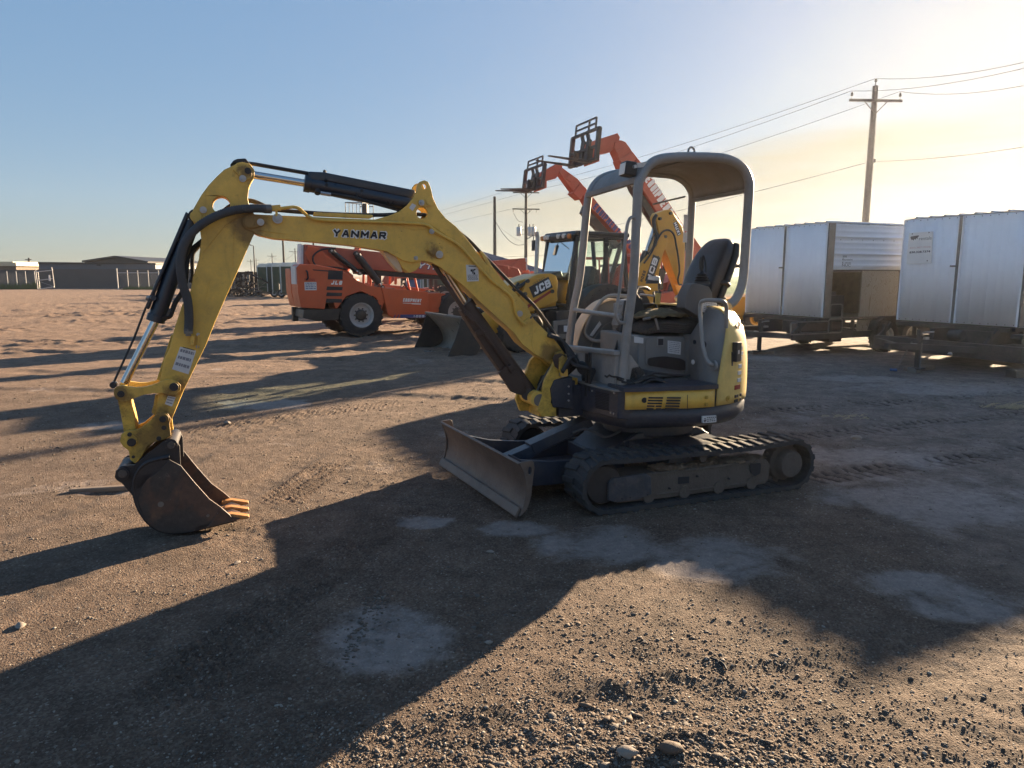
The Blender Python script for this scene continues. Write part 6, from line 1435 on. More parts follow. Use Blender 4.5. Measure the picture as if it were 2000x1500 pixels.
# ------------------------------------------------------------------ backhoe loader
def backhoe():
    J = Frame(1.76, 18.05, 206); T = thing('backhoe_loader', 'yellow and black backhoe loader with glazed cab and front bucket on the ground', 'backhoe loader', (J.o[0], J.o[1], 0), J.a)
    Y_ = M['cat']; S = J.sides
    wheel(T, (2.25, .92, .47), .47, .34, 1, .25, 18, rimmat='cat', hubr=.2); wheel(T, (2.25, -.92, .47), .47, .34, -1, .25, 18, rimmat='cat')
    wheel(T, (-.05, .90, .72), .72, .45, 1, .38, 20, rimmat='cat'); wheel(T, (-.05, -.90, .72), .72, .45, -1, .38, 20, rimmat='cat')
    b = MB(); b.bb(-1.3, 2.9, -.40, .40, .45, .95); b.bb(2.15, 2.35, -.85, .85, .40, .60); b.bb(-1.4, -1.1, -1.1, 1.1, .55, .95); b.prism([(2.9, .5), (3.05, .6), (3.05, 1.0), (2.8, 1.0)], -.4, .4)
    b.bb(.60, 1.30, .42, 1.0, .45, .92); ch = b.build('chassis', M['blackm'], T, bevel=.02)
    q = S([(1081, 627), (1128, 622), (1128, 663), (1081, 661)], 1.05); b = MB(); b.prism(q, .98, 1.05); q2 = S([(1090, 635), (1120, 633), (1120, 653), (1090, 652)], 1.06); st = b.build('step_box', M['steel_dull'], T, bevel=.02); b = MB(); b.prism(q2, 1.05, 1.06); b.build('step_recess', M['ink'], st)
    plate_decal(st, [(x, 1.063, z) for x, z in S([(1101, 636), (1108, 636), (1108, 648), (1101, 648)], 1.06)], (0, 1, 0), 0)
    # hood
    hz = S([(978, 563), (996, 556), (1012, 549), (1030, 543), (1054, 535), (1077, 534), (1087, 538), (1091, 552), (1086, 603), (1040, 612), (985, 616)], .45)
    b = MB(); b.prism(hz, -.42, .45); hd = b.build('hood', Y_, T, bevel=.07, seg=4)
    b = MB(); x, z = J.side(1060, 534, .1); b.prism([(x+.25, z-.06), (x-.35, z+.06), (x-.42, z-.1)], -.38, .40); b.build('cowl', M['blackm'], T, bevel=.03)
    # loader arms
    arm = [(1088, 560), (1090, 588), (1062, 600), (1030, 612), (1000, 630), (972, 650), (955, 656), (940, 648), (937, 632), (944, 612), (960, 603), (985, 596), (1012, 585), (1022, 566), (1030, 545), (1040, 542), (1060, 545), (1080, 550)]
    q = S(arm, .62)
    for y0, y1 in ((.50, .62), (-.62, -.50)): b = MB(); b.prism(q, y0, y1); la = b.build('loader_arm', Y_, T, bevel=.02)
    b = MB()
    for (x_, y_) in ((1030, 549), (1025, 574), (1078, 569)): x, z = J.side(x_, y_, .62); b.cyl((x, .61, z), (x, .66, z), .045, 14)
    b.build('pin', M['blackm'], T)
    b = MB(); q = S([(1030, 596), (1077, 566), (1077, 571), (1031, 602)], .63); b.prism(q, .622, .630); b.build('red_stripe', M['red_ink'], T)
    for (a_, c_, r, y) in (((1003, 567), (1030, 550), .045, .55), ((1045, 608), (1086, 601), .045, .58), ((985, 588), (1013, 553), .035, .62)):
        b = MB(); A = J.side(*a_, y); B_ = J.side(*c_, y); b.cyl((A[0], y, A[1]), (B_[0], y, B_[1]), r, 12); b.build('loader_cylinder', M['blackm'], T)
    A = J.side(1042, 579, .63); B_ = J.side(1077, 560, .63); X = Vector((B_[0]-A[0], 0, B_[1]-A[1])); wd = X.length; X.normalize(); Yv = Vector((0, 1, 0)).cross(X); Yv = -Yv if Yv.z < 0 else Yv
    q = [Vector((A[0], .632, A[1]))+X*u*wd+Yv*v for u, v in ((-.03, .245), (1.05, .245), (1.05, -.03), (-.03, -.03))]
    b = MB(); b.add(q+[v-Vector((0, .01, 0)) for v in q], [(0, 1, 2, 3), (4, 7, 6, 5), (0, 4, 5, 1), (1, 5, 6, 2), (2, 6, 7, 3), (3, 7, 4, 0)]); b.build('logo_plate', M['ink'], T)
    block_text('lettering', 'JCB', (A[0]+.03*X.x, .633, A[1]+.03), X, Yv, .18, wd*.93, .26, M['white_clean'], T, 0, .12, .16)
    lettering('lettering', '14 ft EVO', (A[0], .632, A[1]+.27), X, Yv, .05, M['ink'], T, width=.34)
    # front bucket
    sd = [(874, 699), (890, 700), (915, 698), (931, 692), (939, 680), (937, 664), (926, 646), (912, 632), (901, 621), (897, 640), (889, 664)]
    q = S(sd, 1.15)
    bk = None
    for y0, y1 in ((1.12, 1.15), (-1.15, -1.12)):
        b = MB(); b.prism(q, y0, y1); o = b.build('bucket_side', M['blackm'], T if bk is None else bk, bevel=.006)
        if bk is None: bk = o; o.name = 'loader_bucket'
    pr = S(chaikin([(876, 699.5), (915, 698), (933, 690), (939, 676), (930, 652), (914, 635), (901, 621.5)], 2, False), 1.15)
    b = MB(); b.grid([[(x, -1.13, z) for x, z in pr], [(x, -.4, z) for x, z in pr], [(x, .4, z) for x, z in pr], [(x, 1.13, z) for x, z in pr]]); b.build('bucket_shell', M['bucketin'], bk, solid=.03)
    x0, z0 = J.side(876, 700, 1.15); b = MB(); b.bb(x0-.16, x0+.03, -1.16, 1.16, z0-.01, z0+.025)
    b.build('cutting_edge', M['steel_dull'], bk, bevel=.004)
    b = MB()
    for k in range(11): b.cyl((x0-.06, -1.05+.21*k, z0+.024), (x0-.06, -1.05+.21*k, z0+.04), .02, 8)
    b.build('bolt', M['blackm'], bk)
    x1, z1 = J.side(901, 621, 1.15); b = MB(); b.bb(x1-.03, x1+.03, -1.16, 1.16, z1-.02, z1+.03); b.build('top_lip', M['steel_dull'], bk, bevel=.006)
    # exhaust, mirror
    b = MB(); A = J.side(1047, 533, -.2); B_ = J.side(1050, 460, -.2); b.tube(bend([(A[0], -.2, A[1]), (B_[0], -.2, B_[1]-.05), (B_[0]+.03, -.2, B_[1]+.09)], .05), .05, 12); b.build('exhaust', M['steel'], T)
    b = MB(); mx, mz = J.side(1042, 478, -.8); b.tube(bend([(1.25, -.66, 2.62), (mx, -.8, mz+.24), (mx, -.8, mz+.1)], .06), .012, 6); b.box((mx, -.8, mz-.02), (.05, .12, .26)); b.build('mirror', M['blackm'], T, bevel=.01)
    # cab
    yn = .70
    c = {k: J.side(*v, yn) for k, v in dict(ft=(1127, 461), fb=(1108, 592), rt=(1219, 466), rm=(1188, 568), fl=(1129, 600), dr=(1183, 465), rb=(1224, 566)).items()}
    ft, fb, rt, rb = c['ft'], c['fb'], c['rt'], c['rb']; xm = c['dr'][0]
    b = MB()
    for y in (yn, -yn):
        b.bar((ft[0], y, ft[1]), (fb[0], y, fb[1]-.3), .09, .10); b.bar((xm, y, ft[1]), (xm-.02, y, rb[1]), .10, .07); b.bar((rt[0]+.02, y, rt[1]), (rb[0], y, rb[1]), .08, .08)
        b.bar((ft[0], y, ft[1]+.03), (rt[0], y, rt[1]+.03), .10, .10); b.bar((xm, y, rb[1]), (rb[0], y, rb[1]), .09, .09)
        # arched sill over the rear wheel
        b.tube(crom([(fb[0]-.12, y, fb[1]-.12), (fb[0]-.35, y, fb[1]-.02), (xm+.18, y, rb[1]-.12), (xm-.05, y, rb[1])], 4), .055, 8)
        fend = [(fb[0]+.02, fb[1]-.45), (fb[0]-.1, fb[1]-.12), (fb[0]-.35, fb[1]-.02), (xm+.18, rb[1]-.12), (xm-.05, rb[1]), (rb[0]-.2, rb[1]), (rb[0]-.4, rb[1]-.25), (rb[0]-.45, .95)]
        ar = [(-.05+.82*math.cos(a), .72+.82*math.sin(a)) for a in np.linspace(R(160), R(12), 12)]
        b.prism(fend+ar, y*1.0-.03 if y > 0 else y-.40, y+.40 if y > 0 else y+.03)
    b.bar((ft[0], -yn, ft[1]+.02), (ft[0], yn, ft[1]+.02), .10, .10); b.bar((rt[0], -yn, rt[1]+.02), (rt[0], yn, rt[1]+.02), .08, .08); b.bar((fb[0]+.02, -yn, fb[1]-.05), (fb[0]+.02, yn, fb[1]-.05), .06, .06)
    b.prism([(fb[0], fb[1]-.1), (fb[0]-.4, fb[1]-.15), (rb[0], .95), (fb[0]+.05, .9)], -.68, .68)
    cab = b._build('cab', M['blackm'], T, bevel=.015)
    b = MB(); b.prism([(ft[0]+.12, ft[1]+.03), (ft[0]+.05, ft[1]+.13), (rt[0]-.1, rt[1]+.13), (rt[0]-.12, rt[1]+.03)], -.78, .78); b.prism([(ft[0]+.12, ft[1]-.10), (ft[0]+.14, ft[1]+.05), (ft[0]+.02, ft[1]+.05)], -.72, .72); b.build('cab_roof', M['blackm'], cab, bevel=.03)
    b = MB()
    for y in (-.62, -.48, .05, .32): b.cyl((ft[0]+.10, y, ft[1]+.02), (ft[0]+.17, y, ft[1]+.015), .055, 14)
    b.build('work_lamp', M['lens'], cab)
    b = MB()
    for y in (-.75, .60): b.cyl((ft[0]+.10, y, ft[1]+.0), (ft[0]+.18, y, ft[1]), .06, 14)
    b.build('indicator', M['amber'], cab)
    b = MB(); b.add([(ft[0]+.02, -.66, ft[1]-.05), (ft[0]+.02, .64, ft[1]-.05), (fb[0]+.03, .64, fb[1]+.0), (fb[0]+.03, -.66, fb[1]+.0)], [(0, 1, 2, 3)]); b.build('windscreen', M['glass'], cab)
    for y in (yn, -yn):
        b = MB(); b.add([(ft[0]-.05, y, ft[1]-.02), (xm+.05, y, ft[1]-.02), (xm+.05, y, rb[1]+.03), (xm+.2, y, rb[1]-.1), (fb[0]-.35, y, fb[1]+.0), (fb[0]-.06, y, fb[1]-.08)], [(0, 1, 2, 3, 4, 5)]); b.build('side_window', M['glass'], cab)
        b = MB(); b.add([(xm-.05, y, ft[1]-.02), (rt[0]+.07, y, rt[1]-.02), (rb[0]+.05, y, rb[1]+.05), (xm-.06, y, rb[1]+.05)], [(0, 1, 2, 3)]); b.build('rear_side_window', M['glass'], cab)
    b = MB(); b.add([(rt[0], -.62, rt[1]-.05), (rt[0], .62, rt[1]-.05), (rb[0], .62, rb[1]+.05), (rb[0], -.62, rb[1]+.05)], [(0, 1, 2, 3)]); b.build('rear_window', M['glass'], cab)
    b = MB(); b.prism([(.35, 1.15), (-.1, 1.15), (-.25, 1.95), (-.12, 1.98), (.02, 1.35), (.35, 1.3)], -.25, .25); b.build('driver_seat', M['black'], T, bevel=.04)
    b = MB(); b.bar((.95, 0, 1.0), (.72, 0, 1.55), .08, .08); b.tube([(.70+.08*math.cos(a), .2*math.sin(a), 1.58+.18*math.cos(a)) for a in np.linspace(0, 6.283, 18)], .015, 6); b.build('steering_wheel', M['black'], T)
    b = MB(); b.tube([(ft[0]+.06, .45, ft[1]-.4), (ft[0]+.10, .30, fb[1]+.35), (fb[0]+.05, .1, fb[1]+.05)], .012, 6); b.build('wiper', M['blackm'], cab)
    b = MB()
    for z in (ft[1]-.18, rb[1]+.15): b.box((xm, yn+.05, z), (.14, .05, .09))
    b.build('hinge', M['blackm'], cab, bevel=.02)
    # digging arm folded upright behind
    b = MB(); b.prism([(-1.5, .5), (-1.4, 1.1), (-1.7, 1.15), (-1.9, .9), (-1.9, .5)], -.2, .2); b.bb(-1.55, -1.40, -1.1, 1.1, .5, .8); b.build('king_post', M['blackm'], T, bevel=.02)
    bo = S([(1239, 572), (1238, 548), (1241, 534), (1262, 504), (1283, 480), (1288, 462), (1296, 458), (1304, 466), (1303, 480), (1297, 492), (1292, 510), (1287, 537), (1285, 560), (1290, 600), (1255, 610)], .17)
    b = MB(); b.prism(bo, -.17, .17); bm_ = b.build('dig_boom', Y_, T, bevel=.02)
    dp = S([(1281, 424), (1284, 416), (1297, 411), (1308, 408.5), (1314, 412), (1318, 420), (1333, 442), (1338, 470), (1337, 524), (1333, 556), (1326, 556), (1320, 545), (1307, 508), (1296, 480), (1289, 462), (1284, 440)], .13)
    b = MB(); b.prism(dp, -.13, .13); dip = b.build('dipper', Y_, T, bevel=.02)
    b = MB(); b.prism(S([(1296, 490), (1305, 497), (1337, 563), (1330, 577)], -.05), -.30, -.15); b.build('dipper_slide', Y_, dip, bevel=.01)
    b = MB()
    for (x_, y_) in ((1290, 427), (1311, 416.5), (1300.5, 462), (1285, 503)): x, z = J.side(x_, y_, .18); b.cyl((x, .12, z), (x, .19, z), .04, 12)
    b.build('pin', M['blackm'], dip)
    b = MB(); A = J.side(1244, 532, .0); B_ = J.side(1262, 492, .0); C_ = J.side(1281, 434, .0); b.cyl((A[0], 0, A[1]), (B_[0], 0, B_[1]), .09, 14); cy = b._build('dipper_cylinder', M['blackm'], T)
    b = MB(); b.cyl((B_[0], 0, B_[1]), (C_[0], 0, C_[1]), .045, 12); b.build('rod', M['chrome'], cy)
    b = MB()
    def jp(px, py, y): x, z = J.side(px, py, y); return (x, y, z)
    b.tube(crom([jp(1258, 514, .2), jp(1272, 494, .2), jp(1284, 468, .2), jp(1294, 453, .2), jp(1306, 449.5, .2), jp(1316, 458, .2), jp(1321, 480, .2), jp(1325, 505, .2), jp(1327, 530, .2), jp(1324, 545, .2), jp(1326, 555, .2), jp(1331, 556, .2)], 5), .025, 8)
    b.tube(crom([jp(1282, 420, .1), jp(1277, 430, .1), jp(1279, 448, .1), jp(1284, 462, .1), jp(1280, 480, .1), jp(1272, 495, .1)], 5), .05, 8)
    b.tube(crom([jp(1266, 484, .15), jp(1279, 458, .15), jp(1276, 480, .15), jp(1266, 497, .15)], 4), .018, 6); b.build('hose', M['rubber'], T)
    # stabiliser and bucket behind
    b = MB()
    for y in (.95, -.95): b.bar((-1.55, y, .7), (-1.65, y, 1.35), .12, .14); b.box((-1.5, y, .5), (.35, .3, .06))
    b.build('stabiliser', M['blackm'], T)
    # lettering on the boom and dipper
    A = J.side(1272, 552, .175); B_ = J.side(1287, 505, .175); X = Vector((B_[0]-A[0], 0, B_[1]-A[1])); wd = X.length; X.normalize(); Yv = Vector((0, 1, 0)).cross(X); Yv = Yv if Yv.x > 0 else -Yv
    if X.cross(Yv).y < 0: Yv = -Yv
    q = [Vector((A[0], .176, A[1]))+X*u*wd+Yv*v for u, v in ((-.03, .21), (1.05, .21), (1.05, -.03), (-.03, -.03))]
    b = MB(); b.add(q+[v-Vector((0, .005, 0)) for v in q], [(0, 1, 2, 3), (4, 7, 6, 5), (0, 4, 5, 1), (1, 5, 6, 2), (2, 6, 7, 3), (3, 7, 4, 0)]); b.build('logo_plate', M['ink'], bm_)
    block_text('lettering', 'JCB', (A[0]+Yv.x*.02, .177, A[1]+Yv.z*.02), X, Yv, .16, wd*.97, .26, M['white_clean'], bm_, 0, 0, .16)
    A = J.side(1255, 551, .175); B_ = J.side(1262, 530, .175); X2 = Vector((B_[0]-A[0], 0, B_[1]-A[1])); wd = X2.length; X2.normalize(); Y2 = Vector((0, 1, 0)).cross(X2); Y2 = -Y2 if X2.cross(Y2).y < 0 else Y2
    block_text('lettering', 'HOSS', (A[0], .171, A[1]), X2, Y2, .09, wd, .24, M['ink'], bm_)
    A = J.side(1312, 427, .135); B_ = J.side(1324, 460, .135); X3 = Vector((B_[0]-A[0], 0, B_[1]-A[1])); wd = X3.length; X3.normalize(); Y3 = Vector((0, 1, 0)).cross(X3); Y3 = -Y3 if X3.cross(Y3).y < 0 else Y3
    q = [Vector((A[0], .132, A[1]))+X3*u*wd+Y3*v for u, v in ((.25, .12), (1.03, .12), (1.03, -.01), (.25, -.01))]
    b = MB(); b.add(q+[v-Vector((0, .005, 0)) for v in q], [(0, 1, 2, 3), (4, 7, 6, 5), (0, 4, 5, 1), (1, 5, 6, 2), (2, 6, 7, 3), (3, 7, 4, 0)]); b.build('decal_plate', M['ink'], dip)
    block_text('lettering', 'MUXI', Vector((A[0], .133, A[1]))+X3*wd*.28+Y3*.01, X3, Y3, .09, wd*.72, .26, M['white_clean'], dip)
    lettering('lettering', '3', Vector((A[0], .134, A[1]))+X3*wd*.08+Y3*.02, X3, Y3, .07, M['ink'], dip)
    # number plate area / reflectors
    return T
backhoe()

# ------------------------------------------------------------------ yellow skid steer seen past the excavator's seat
def skid_steer():
    fr = Frame(7.2, 23.0, 170); T = thing('skid_steer_loader', 'yellow skid steer loader just visible between the excavator seat and the first white trailer box', 'skid steer', (fr.o[0], fr.o[1], 0), fr.a)
    for sx in (-.55, .55):
        for sy in (1, -1): wheel(T, (sx, sy*.72, .4), .4, .28, sy, .2, 16, rimmat='cat')
    b = MB(); b.prism([(-1.4, .35), (-1.45, 1.2), (-.9, 1.35), (-.3, 1.1), (.9, .9), (1.0, .35)], -.55, .55); b.build('body', M['cat'], T, bevel=.04)
    b = MB()
    for x in (-.55, .75):
        for y in (-.48, .48): b.bar((x, y, .95), (x-.05, y, 2.0), .08, .08)
    b.bb(-.7, .85, -.55, .55, 1.98, 2.08); b.build('cab_frame', M['blackm'], T, bevel=.015)
    for y in (.5, -.5): b = MB(); b.add([(-.5, y, 1.2), (.7, y, 1.1), (.65, y, 1.95), (-.55, y, 1.95)], [(0, 1, 2, 3)]); b.build('side_window', M['glass'], T)
    for y in (.68, -.68): b = MB(); b.bar((-1.35, y, 1.25), (1.2, y, .75), .1, .14); b.bar((1.2, y, .8), (1.45, y, .25), .1, .12); b.bar((-1.3, y, .9), (-1.35, y, 1.3), .1, .2); b._build('lift_arm', M['cat'], T)
    b = MB(); b.prism([(1.35, .05), (1.45, .5), (1.40, .55), (1.7, .1), (2.1, .04)], -.85, .85); b.build('bucket', M['blackm'], T, bevel=.01)
skid_steer()
# ------------------------------------------------------------------ white sheeted box trailers
def trailer(fr, label, openside, deco):
    T = thing('box_trailer', label, 'trailer', (fr.o[0], fr.o[1], 0), fr.a, 'white sheeted box trailers')
    W, Lb, z0, z1 = 2.33, (6.4 if openside else 4.6), .84, 2.84
    def ribbed(mb, a0, a1, zz0, zz1, x, pitch=.29):        # sheet with upright ribs across the front
        n = max(2, int(round((a1-a0)/pitch))); pts = []
        for i in range(n):
            y = a0+(a1-a0)*i/n; w_ = (a1-a0)/n
            pts += [(y, 0), (y+w_*.48, 0), (y+w_*.49, .0014), (y+w_*.50, 0), (y+w_*.92, 0), (y+w_*.945, .004), (y+w_*.965, .004), (y+w_*.99, 0)]
        pts.append((a1, 0)); mb.grid([[(x+d, y, z) for y, d in pts] for z in (zz0, zz1)])
    for (a, c) in ((-W-.02, -1.20), (-1.15, .0)):
        b = MB(); ribbed(b, a, c, z0, z1, .02); p = b.build('front_panel', M['metalwhite'], T, sharp=20, solid=.004)
        b = MB(); b.bb(.024, .034, a, a+.03, z0, z1); b.bb(.024, .034, c-.03, c, z0, z1); b.build('edge_trim', M['metalwhite'], p)
        b = MB()
        for i in range(8):
            y = a+.06+(c-a-.12)*i/7
            for z in (z0+.03, z1-.03): b.cyl((.026, y, z), (.032, y, z), .008, 6)
        b.build('screw', M['steel_dull'], p)
    b = MB(); b.bb(.028, .045, -1.20, -1.15, z0, z1); b.build('joint_strip', M['steel_dull'], T); b = MB(); b.bb(.03, .06, -1.30, -1.18, 1.90, 1.93); b.build('latch', M['steel_dull'], T)
    b = MB(); b.bb(-Lb-.01, -Lb-.03, -W, 0, z0, z1); b.build('rear_sun_block', M['metalwhite'], T)  # unseen end sheet, added to stop sun shining through the box
    if openside: b = MB(); b.bb(-.1, -3.3, -W+.02, -W+.04, .83, 1.86); b.build('inner_wall', M['board'], T)  # unseen wall, added to cut the sun passing the open side
    # roof: ribbed sheet, a little proud
    b = MB(); pts = []
    for i in range(8):
        y = -W+W*i/8; pts += [(y, 0), (y+.22, 0), (y+.235, .03), (y+.265, .03), (y+.28, 0)]
    pts.append((0.03, 0)); b.grid([[(x, y, z1+.015+d) for y, d in pts] for x in (.04, -Lb-.05)]); b.build('roof_sheet', M['metalwhite'], T, sharp=20, solid=.004)
    # side siding: sheets with lengthwise ribs and a torn end
    def siding(mb, y, zz0, zz1, x0, x1, out=1):
        n = 8; pts = []
        for i in range(n):
            z = zz0+(zz1-zz0)*i/n; h = (zz1-zz0)/n; big = (i % 3 == 2); d = .035 if big else .008
            pts += [(z, 0), (z+h*.62, 0), (z+h*.72, d), (z+h*.90, d), (z+h, 0)]
        mb.grid([[(x, y+out*d, z) for z, d in pts] for x in (x0, x1)])
    for y, o_ in ((.02, 1), (-W-.02, -1)):
        b = MB(); siding(b, y, 1.86, 2.83, -.16 if o_ > 0 else 0, -Lb, o_); sg = b.build('side_sheet', M['metalwhite'], T, sharp=20, solid=.004)
        b = MB()
        for k in range(14): b.cyl((-.3-.33*k, y+o_*.035, 2.50), (-.3-.33*k, y+o_*.045, 2.50), .008, 6)
        b.build('screw', M['steel_dull'], sg)
    b = MB(); b.bb(-.17, .02, -.0, .03, z0, z1); c0 = b.build('corner_post', M['steel_dull'], T, bevel=.004)
    # steel frame
    b = MB()
    for x in (-.04, -1.2, -2.4, -3.5, -Lb):
        for y in (-.03, -W+.03): b.bar((x, y, z0), (x, y, z1), .05, .05)
        b.bar((x, -W+.03, z1-.03), (x, -.03, z1-.03), .05, .05)
    b.bar((-.04, -1.17, z0), (-.04, -1.17, z1), .05, .05)
    for y in (-.03, -W+.03):
        for z in (1.84, z1-.03): b.bar((-.04, y, z), (-Lb, y, z), .04, .05)
    b._build('box_frame', M['trailer'], T)
    # deck and lower running frame
    b = MB(); b.bb(.06, -Lb, -W, -.0, .76, .82); dk = b.build('deck', M['trailer'], T, bevel=.005)
    b = MB()
    for y in (-.12, -W+.12):
        b.bar((.75, y, .44), (-Lb-.1, y, .44), .07, .16)
        for x in (.55, -.35, -1.05, -1.45, -3.2, -4.2): b.bar((x, y, .5), (x, y, .78), .06, .06)
        b.bar((.75, y, .48), (.35, y, .78), .05, .08)
    for x in (.72, -.6, -1.4, -3.4, -4.4): b.bar((x, -.12, .44), (x, -W+.12, .44), .06, .10)
    b.bar((.1, -.06, .78), (.1, -W+.06, .78), .08, .08)
    b.bar((.75, -.15, .45), (1.55, -W/2, .47), .07, .11); b.bar((.75, -W+.15, .45), (1.55, -W/2, .47), .07, .11); b.bar((1.5, -W/2, .47), (1.8, -W/2, .48), .1, .1)
    b._build('lower_frame', M['trailer'], T, bevel=.004)
    b = MB(); b.bb(.55, -1.35, -1.25, -1.15, .47, .76); b.bb(-3.4, -Lb+.3, -1.25, -1.15, .30, .76); b.bb(.2, -.9, -.95, -.35, .50, .74); b.bb(-.9, -1.3, -1.9, -.6, .22, .50); b.cyl((-1.95, -W+.1, .37), (-1.95, -.1, .37), .06, 8); b.cyl((-2.8, -W+.1, .37), (-2.8, -.1, .37), .06, 8); b.build('underbody', M['trailer'], T, bevel=.01)
    for sx in (-1.95, -2.80):
        for y, s in ((-.02, 1), (-W+.02, -1)): wheel(T, (sx, y, .37), .37, .22, s, .20, 26, rimmat='rim', hub='steel_dull', bolts=6)
    for y in (.0, -W):
        b = MB(); pr = [(-1.48, .52), (-1.56, .72), (-1.8, .82), (-2.95, .82), (-3.19, .72), (-3.27, .52)]; pin_ = [(x*1.0, z-.02) for x, z in pr]
        b.grid([[(x, y-.13, z) for x, z in pr], [(x, y+.13, z) for x, z in pr]]); b.build('mudguard', M['trailer'], T, solid=.012)
    jx, jy = deco['jack']
    b = MB(); b.bar((jx, jy, .08), (jx, jy, .78), .07, .07); b.bar((jx, jy, .06), (jx, jy, .09), .2, .2, up=(0, 1, 0)); b.box((jx, jy, .07), (.2, .2, .02)); jk = b._build('jack', M['trailer'], T, bevel=.004)
    b = MB(); b.tube([(jx, jy+.05, .72), (jx+.02, jy+.12, .74), (jx+.04, jy+.30, .76)], .012, 6); b.build('crank', M['steel'], jk)
    b = MB(); b.box((jx-.12, jy+.05, .62), (.10, .05, .04)); b.box((jx+.04, jy-.06, .50), (.05, .12, .05)); b.build('coupling', M['steel'], jk)
    if not openside:
        # plywood panel, dark interior, tubular step gate
        b = MB(); b.bb(-1.10, -2.28, -.03, .0, .83, 1.84); b.build('plywood_panel', M['ply'], T); b = MB(); b.bb(-1.15, -1.62, -.10, -.07, .50, .78); b.build('plywood_panel', M['ply'], T)
        b = MB(); b.bb(-.1, -Lb, -W+.05, -W+.08, .83, 1.86); b.bb(-2.30, -2.34, -W, 0, .83, 1.86); b.build('inner_wall', M['board'], T)
        b = MB(); b.bb(-.25, -.95, -.9, -.3, .84, 1.30); b.bb(-.3, -.8, -.8, -.4, 1.3, 1.38); b.build('stored_crate', M['trailer'], T, bevel=.01)
        b = MB()
        for (x0, x1, z_0, z_1) in ((-.17, -.52, .82, 1.12), (.95, -.15, .50, .76), (-.14, -.55, .50, .80)): b.tube(bend([(x0, .03, z_0), (x0, .03, z_1), (x1, .03, z_1), (x1, .03, z_0), (x0, .03, z_0)], .06), .014, 6)
        b._build('tube_gate', M['steel_dull'], T)
        b = MB(); b.bb(.45, -.9, -.5, -.3, .52, .70); b.bb(-.2, -.8, -.6, -.4, .52, .75); b.build('stored_parts', M['mudsteel'], T, bevel=.02)
        X, Z = Vector((-1, 0, 0)), Vector((0, 0, 1))
        for s, z, w_ in (('NUC', 1.93, .26), ('E-mm', 1.99, .26), ('Boom', 2.06, .30), ('sm', 2.12, .12)):
            lettering('lettering', s, (-.42, .034, z), X, Z, .042 if s != 'NUC' else .055, M['ink'], T, width=w_)
    else:
        b = MB(); b.bar((-.05, -.02, 1.45), (-.75, -.02, 1.9), .10, .10); b.bar((-.04, -.02, 1.15), (-Lb, -.02, 1.15), .04, .04); b.bb(-.1, -Lb, -1.4, -.06, .84, .98); b.build('side_brace', M['trailer'], T)
        b = MB(); b.bb(-.1, -2.2, -.06, -.03, .83, .86); b.build('sill_strip', M['metalwhite'], T)
        # sign board
        q = [fr.front(x, y, .05) for x, y in ((1776, 455), (1823, 452), (1819, 514), (1771, 516))]
        sb = MB(); v = [(.050, y, z) for y, z in q]+[(.060, y, z) for y, z in q]; sb.add(v, [(0, 1, 2, 3), (4, 7, 6, 5), (0, 4, 5, 1), (1, 5, 6, 2), (2, 6, 7, 3), (3, 7, 4, 0)]); sg = sb.build('sign_board', M['white_clean'], T)
        # the sign's own axes
        o = Vector((.061, q[3][0], q[3][1])); X = (Vector((.061, q[2][0], q[2][1]))-o); wd = X.length; X.normalize(); Y = Vector((.061, q[0][0], q[0][1]))-o; ht = Y.length; Y.normalize()
        def at(u, v): return o+X*u*wd+Y*v*ht
        lettering('lettering', 'rentals', at(.44, .74), X, Y, ht*.10, M['steel_dull'], sg, width=wd*.50)
        lettering('lettering', '830.328.7374', at(.09, .34), X, Y, ht*.065, M['ink'], sg, width=wd*.84, bold=.03)
        lettering('lettering', '830.387.7036', at(.09, .49), X, Y, ht*.05, M['faded_red'], sg, width=wd*.84)
        b = MB()
        pts = [(.10, .88), (.42, .90), (.42, .86), (.38, .84), (.38, .78), (.33, .82), (.30, .76), (.26, .80), (.22, .74), (.18, .78), (.14, .76), (.08, .84)]
        b.add([at(u, v)+Vector((.0015, 0, 0)) for u, v in pts], [tuple(range(len(pts)))]); b.build('emblem', M['steel_dull'], sg)
        b = MB()
        for u, v in ((.15, .96), (.82, .96), (.85, .08)): p = at(u, v); b.cyl(p, p+Vector((.006, 0, 0)), .012, 8)
        b.build('screw', M['steel_dull'], sg)
        q = fr.front(1826, 683, .79); X = Vector((0, 1, 0)); lettering('lettering', 'CS-1033', (.80, fr.front(1826, 683, .8)[0], fr.front(1826, 683, .8)[1]), X, (0, 0, 1), .06, M['white'], T, width=.27, bold=.02)
        b = MB(); y, z = fr.front(1855, 690, .8); b.bb(.66, .785, y-1.6, y+1.2, .30, .56); b.build('front_beam', M['trailer'], T, bevel=.01)
        b = MB(); b.prism([(y-.05, z-.02), (y+.05, z-.02), (y, z+.07)], .788, .794, axis='x'); b.build('reflector', M['white'], T)
        b = MB(); b.cyl((.70, y-.1, .68), (.70, y+.15, .68), .09, 14); b.box((.3, y+.9, .70), (.3, .2, .08)); b.build('winch', M['trailer'], T, bevel=.01)
        for dx in (.10, -.10):
            b = MB(); A = Vector((jx+.05, jy+dx, .55)); B_ = Vector((jx+.22, jy+dx*2.2, .08)); n = 12
            for i in range(n):
                p = A.lerp(B_, (i+.5)/n); d = (B_-A).normalized(); s_ = Vector((0, 1, 0)) if i % 2 else d.cross(Vector((0, 1, 0))).normalized()
                b.tube([p+d*.026*math.cos(a)+s_*.013*math.sin(a) for a in np.linspace(0, 6.283, 9)], .005, 5, False)
            b._build('safety_chain', M['steel_dull'], T)
    return T
M['faded_red'] = paint('faded_red_lettering', (.62, .42, .40), .5, dirt=.05, spot=.1)
T1 = Frame(6.73, 15.4, 24.5-180); T2 = Frame(8.9, 12.5, 24.5-180)
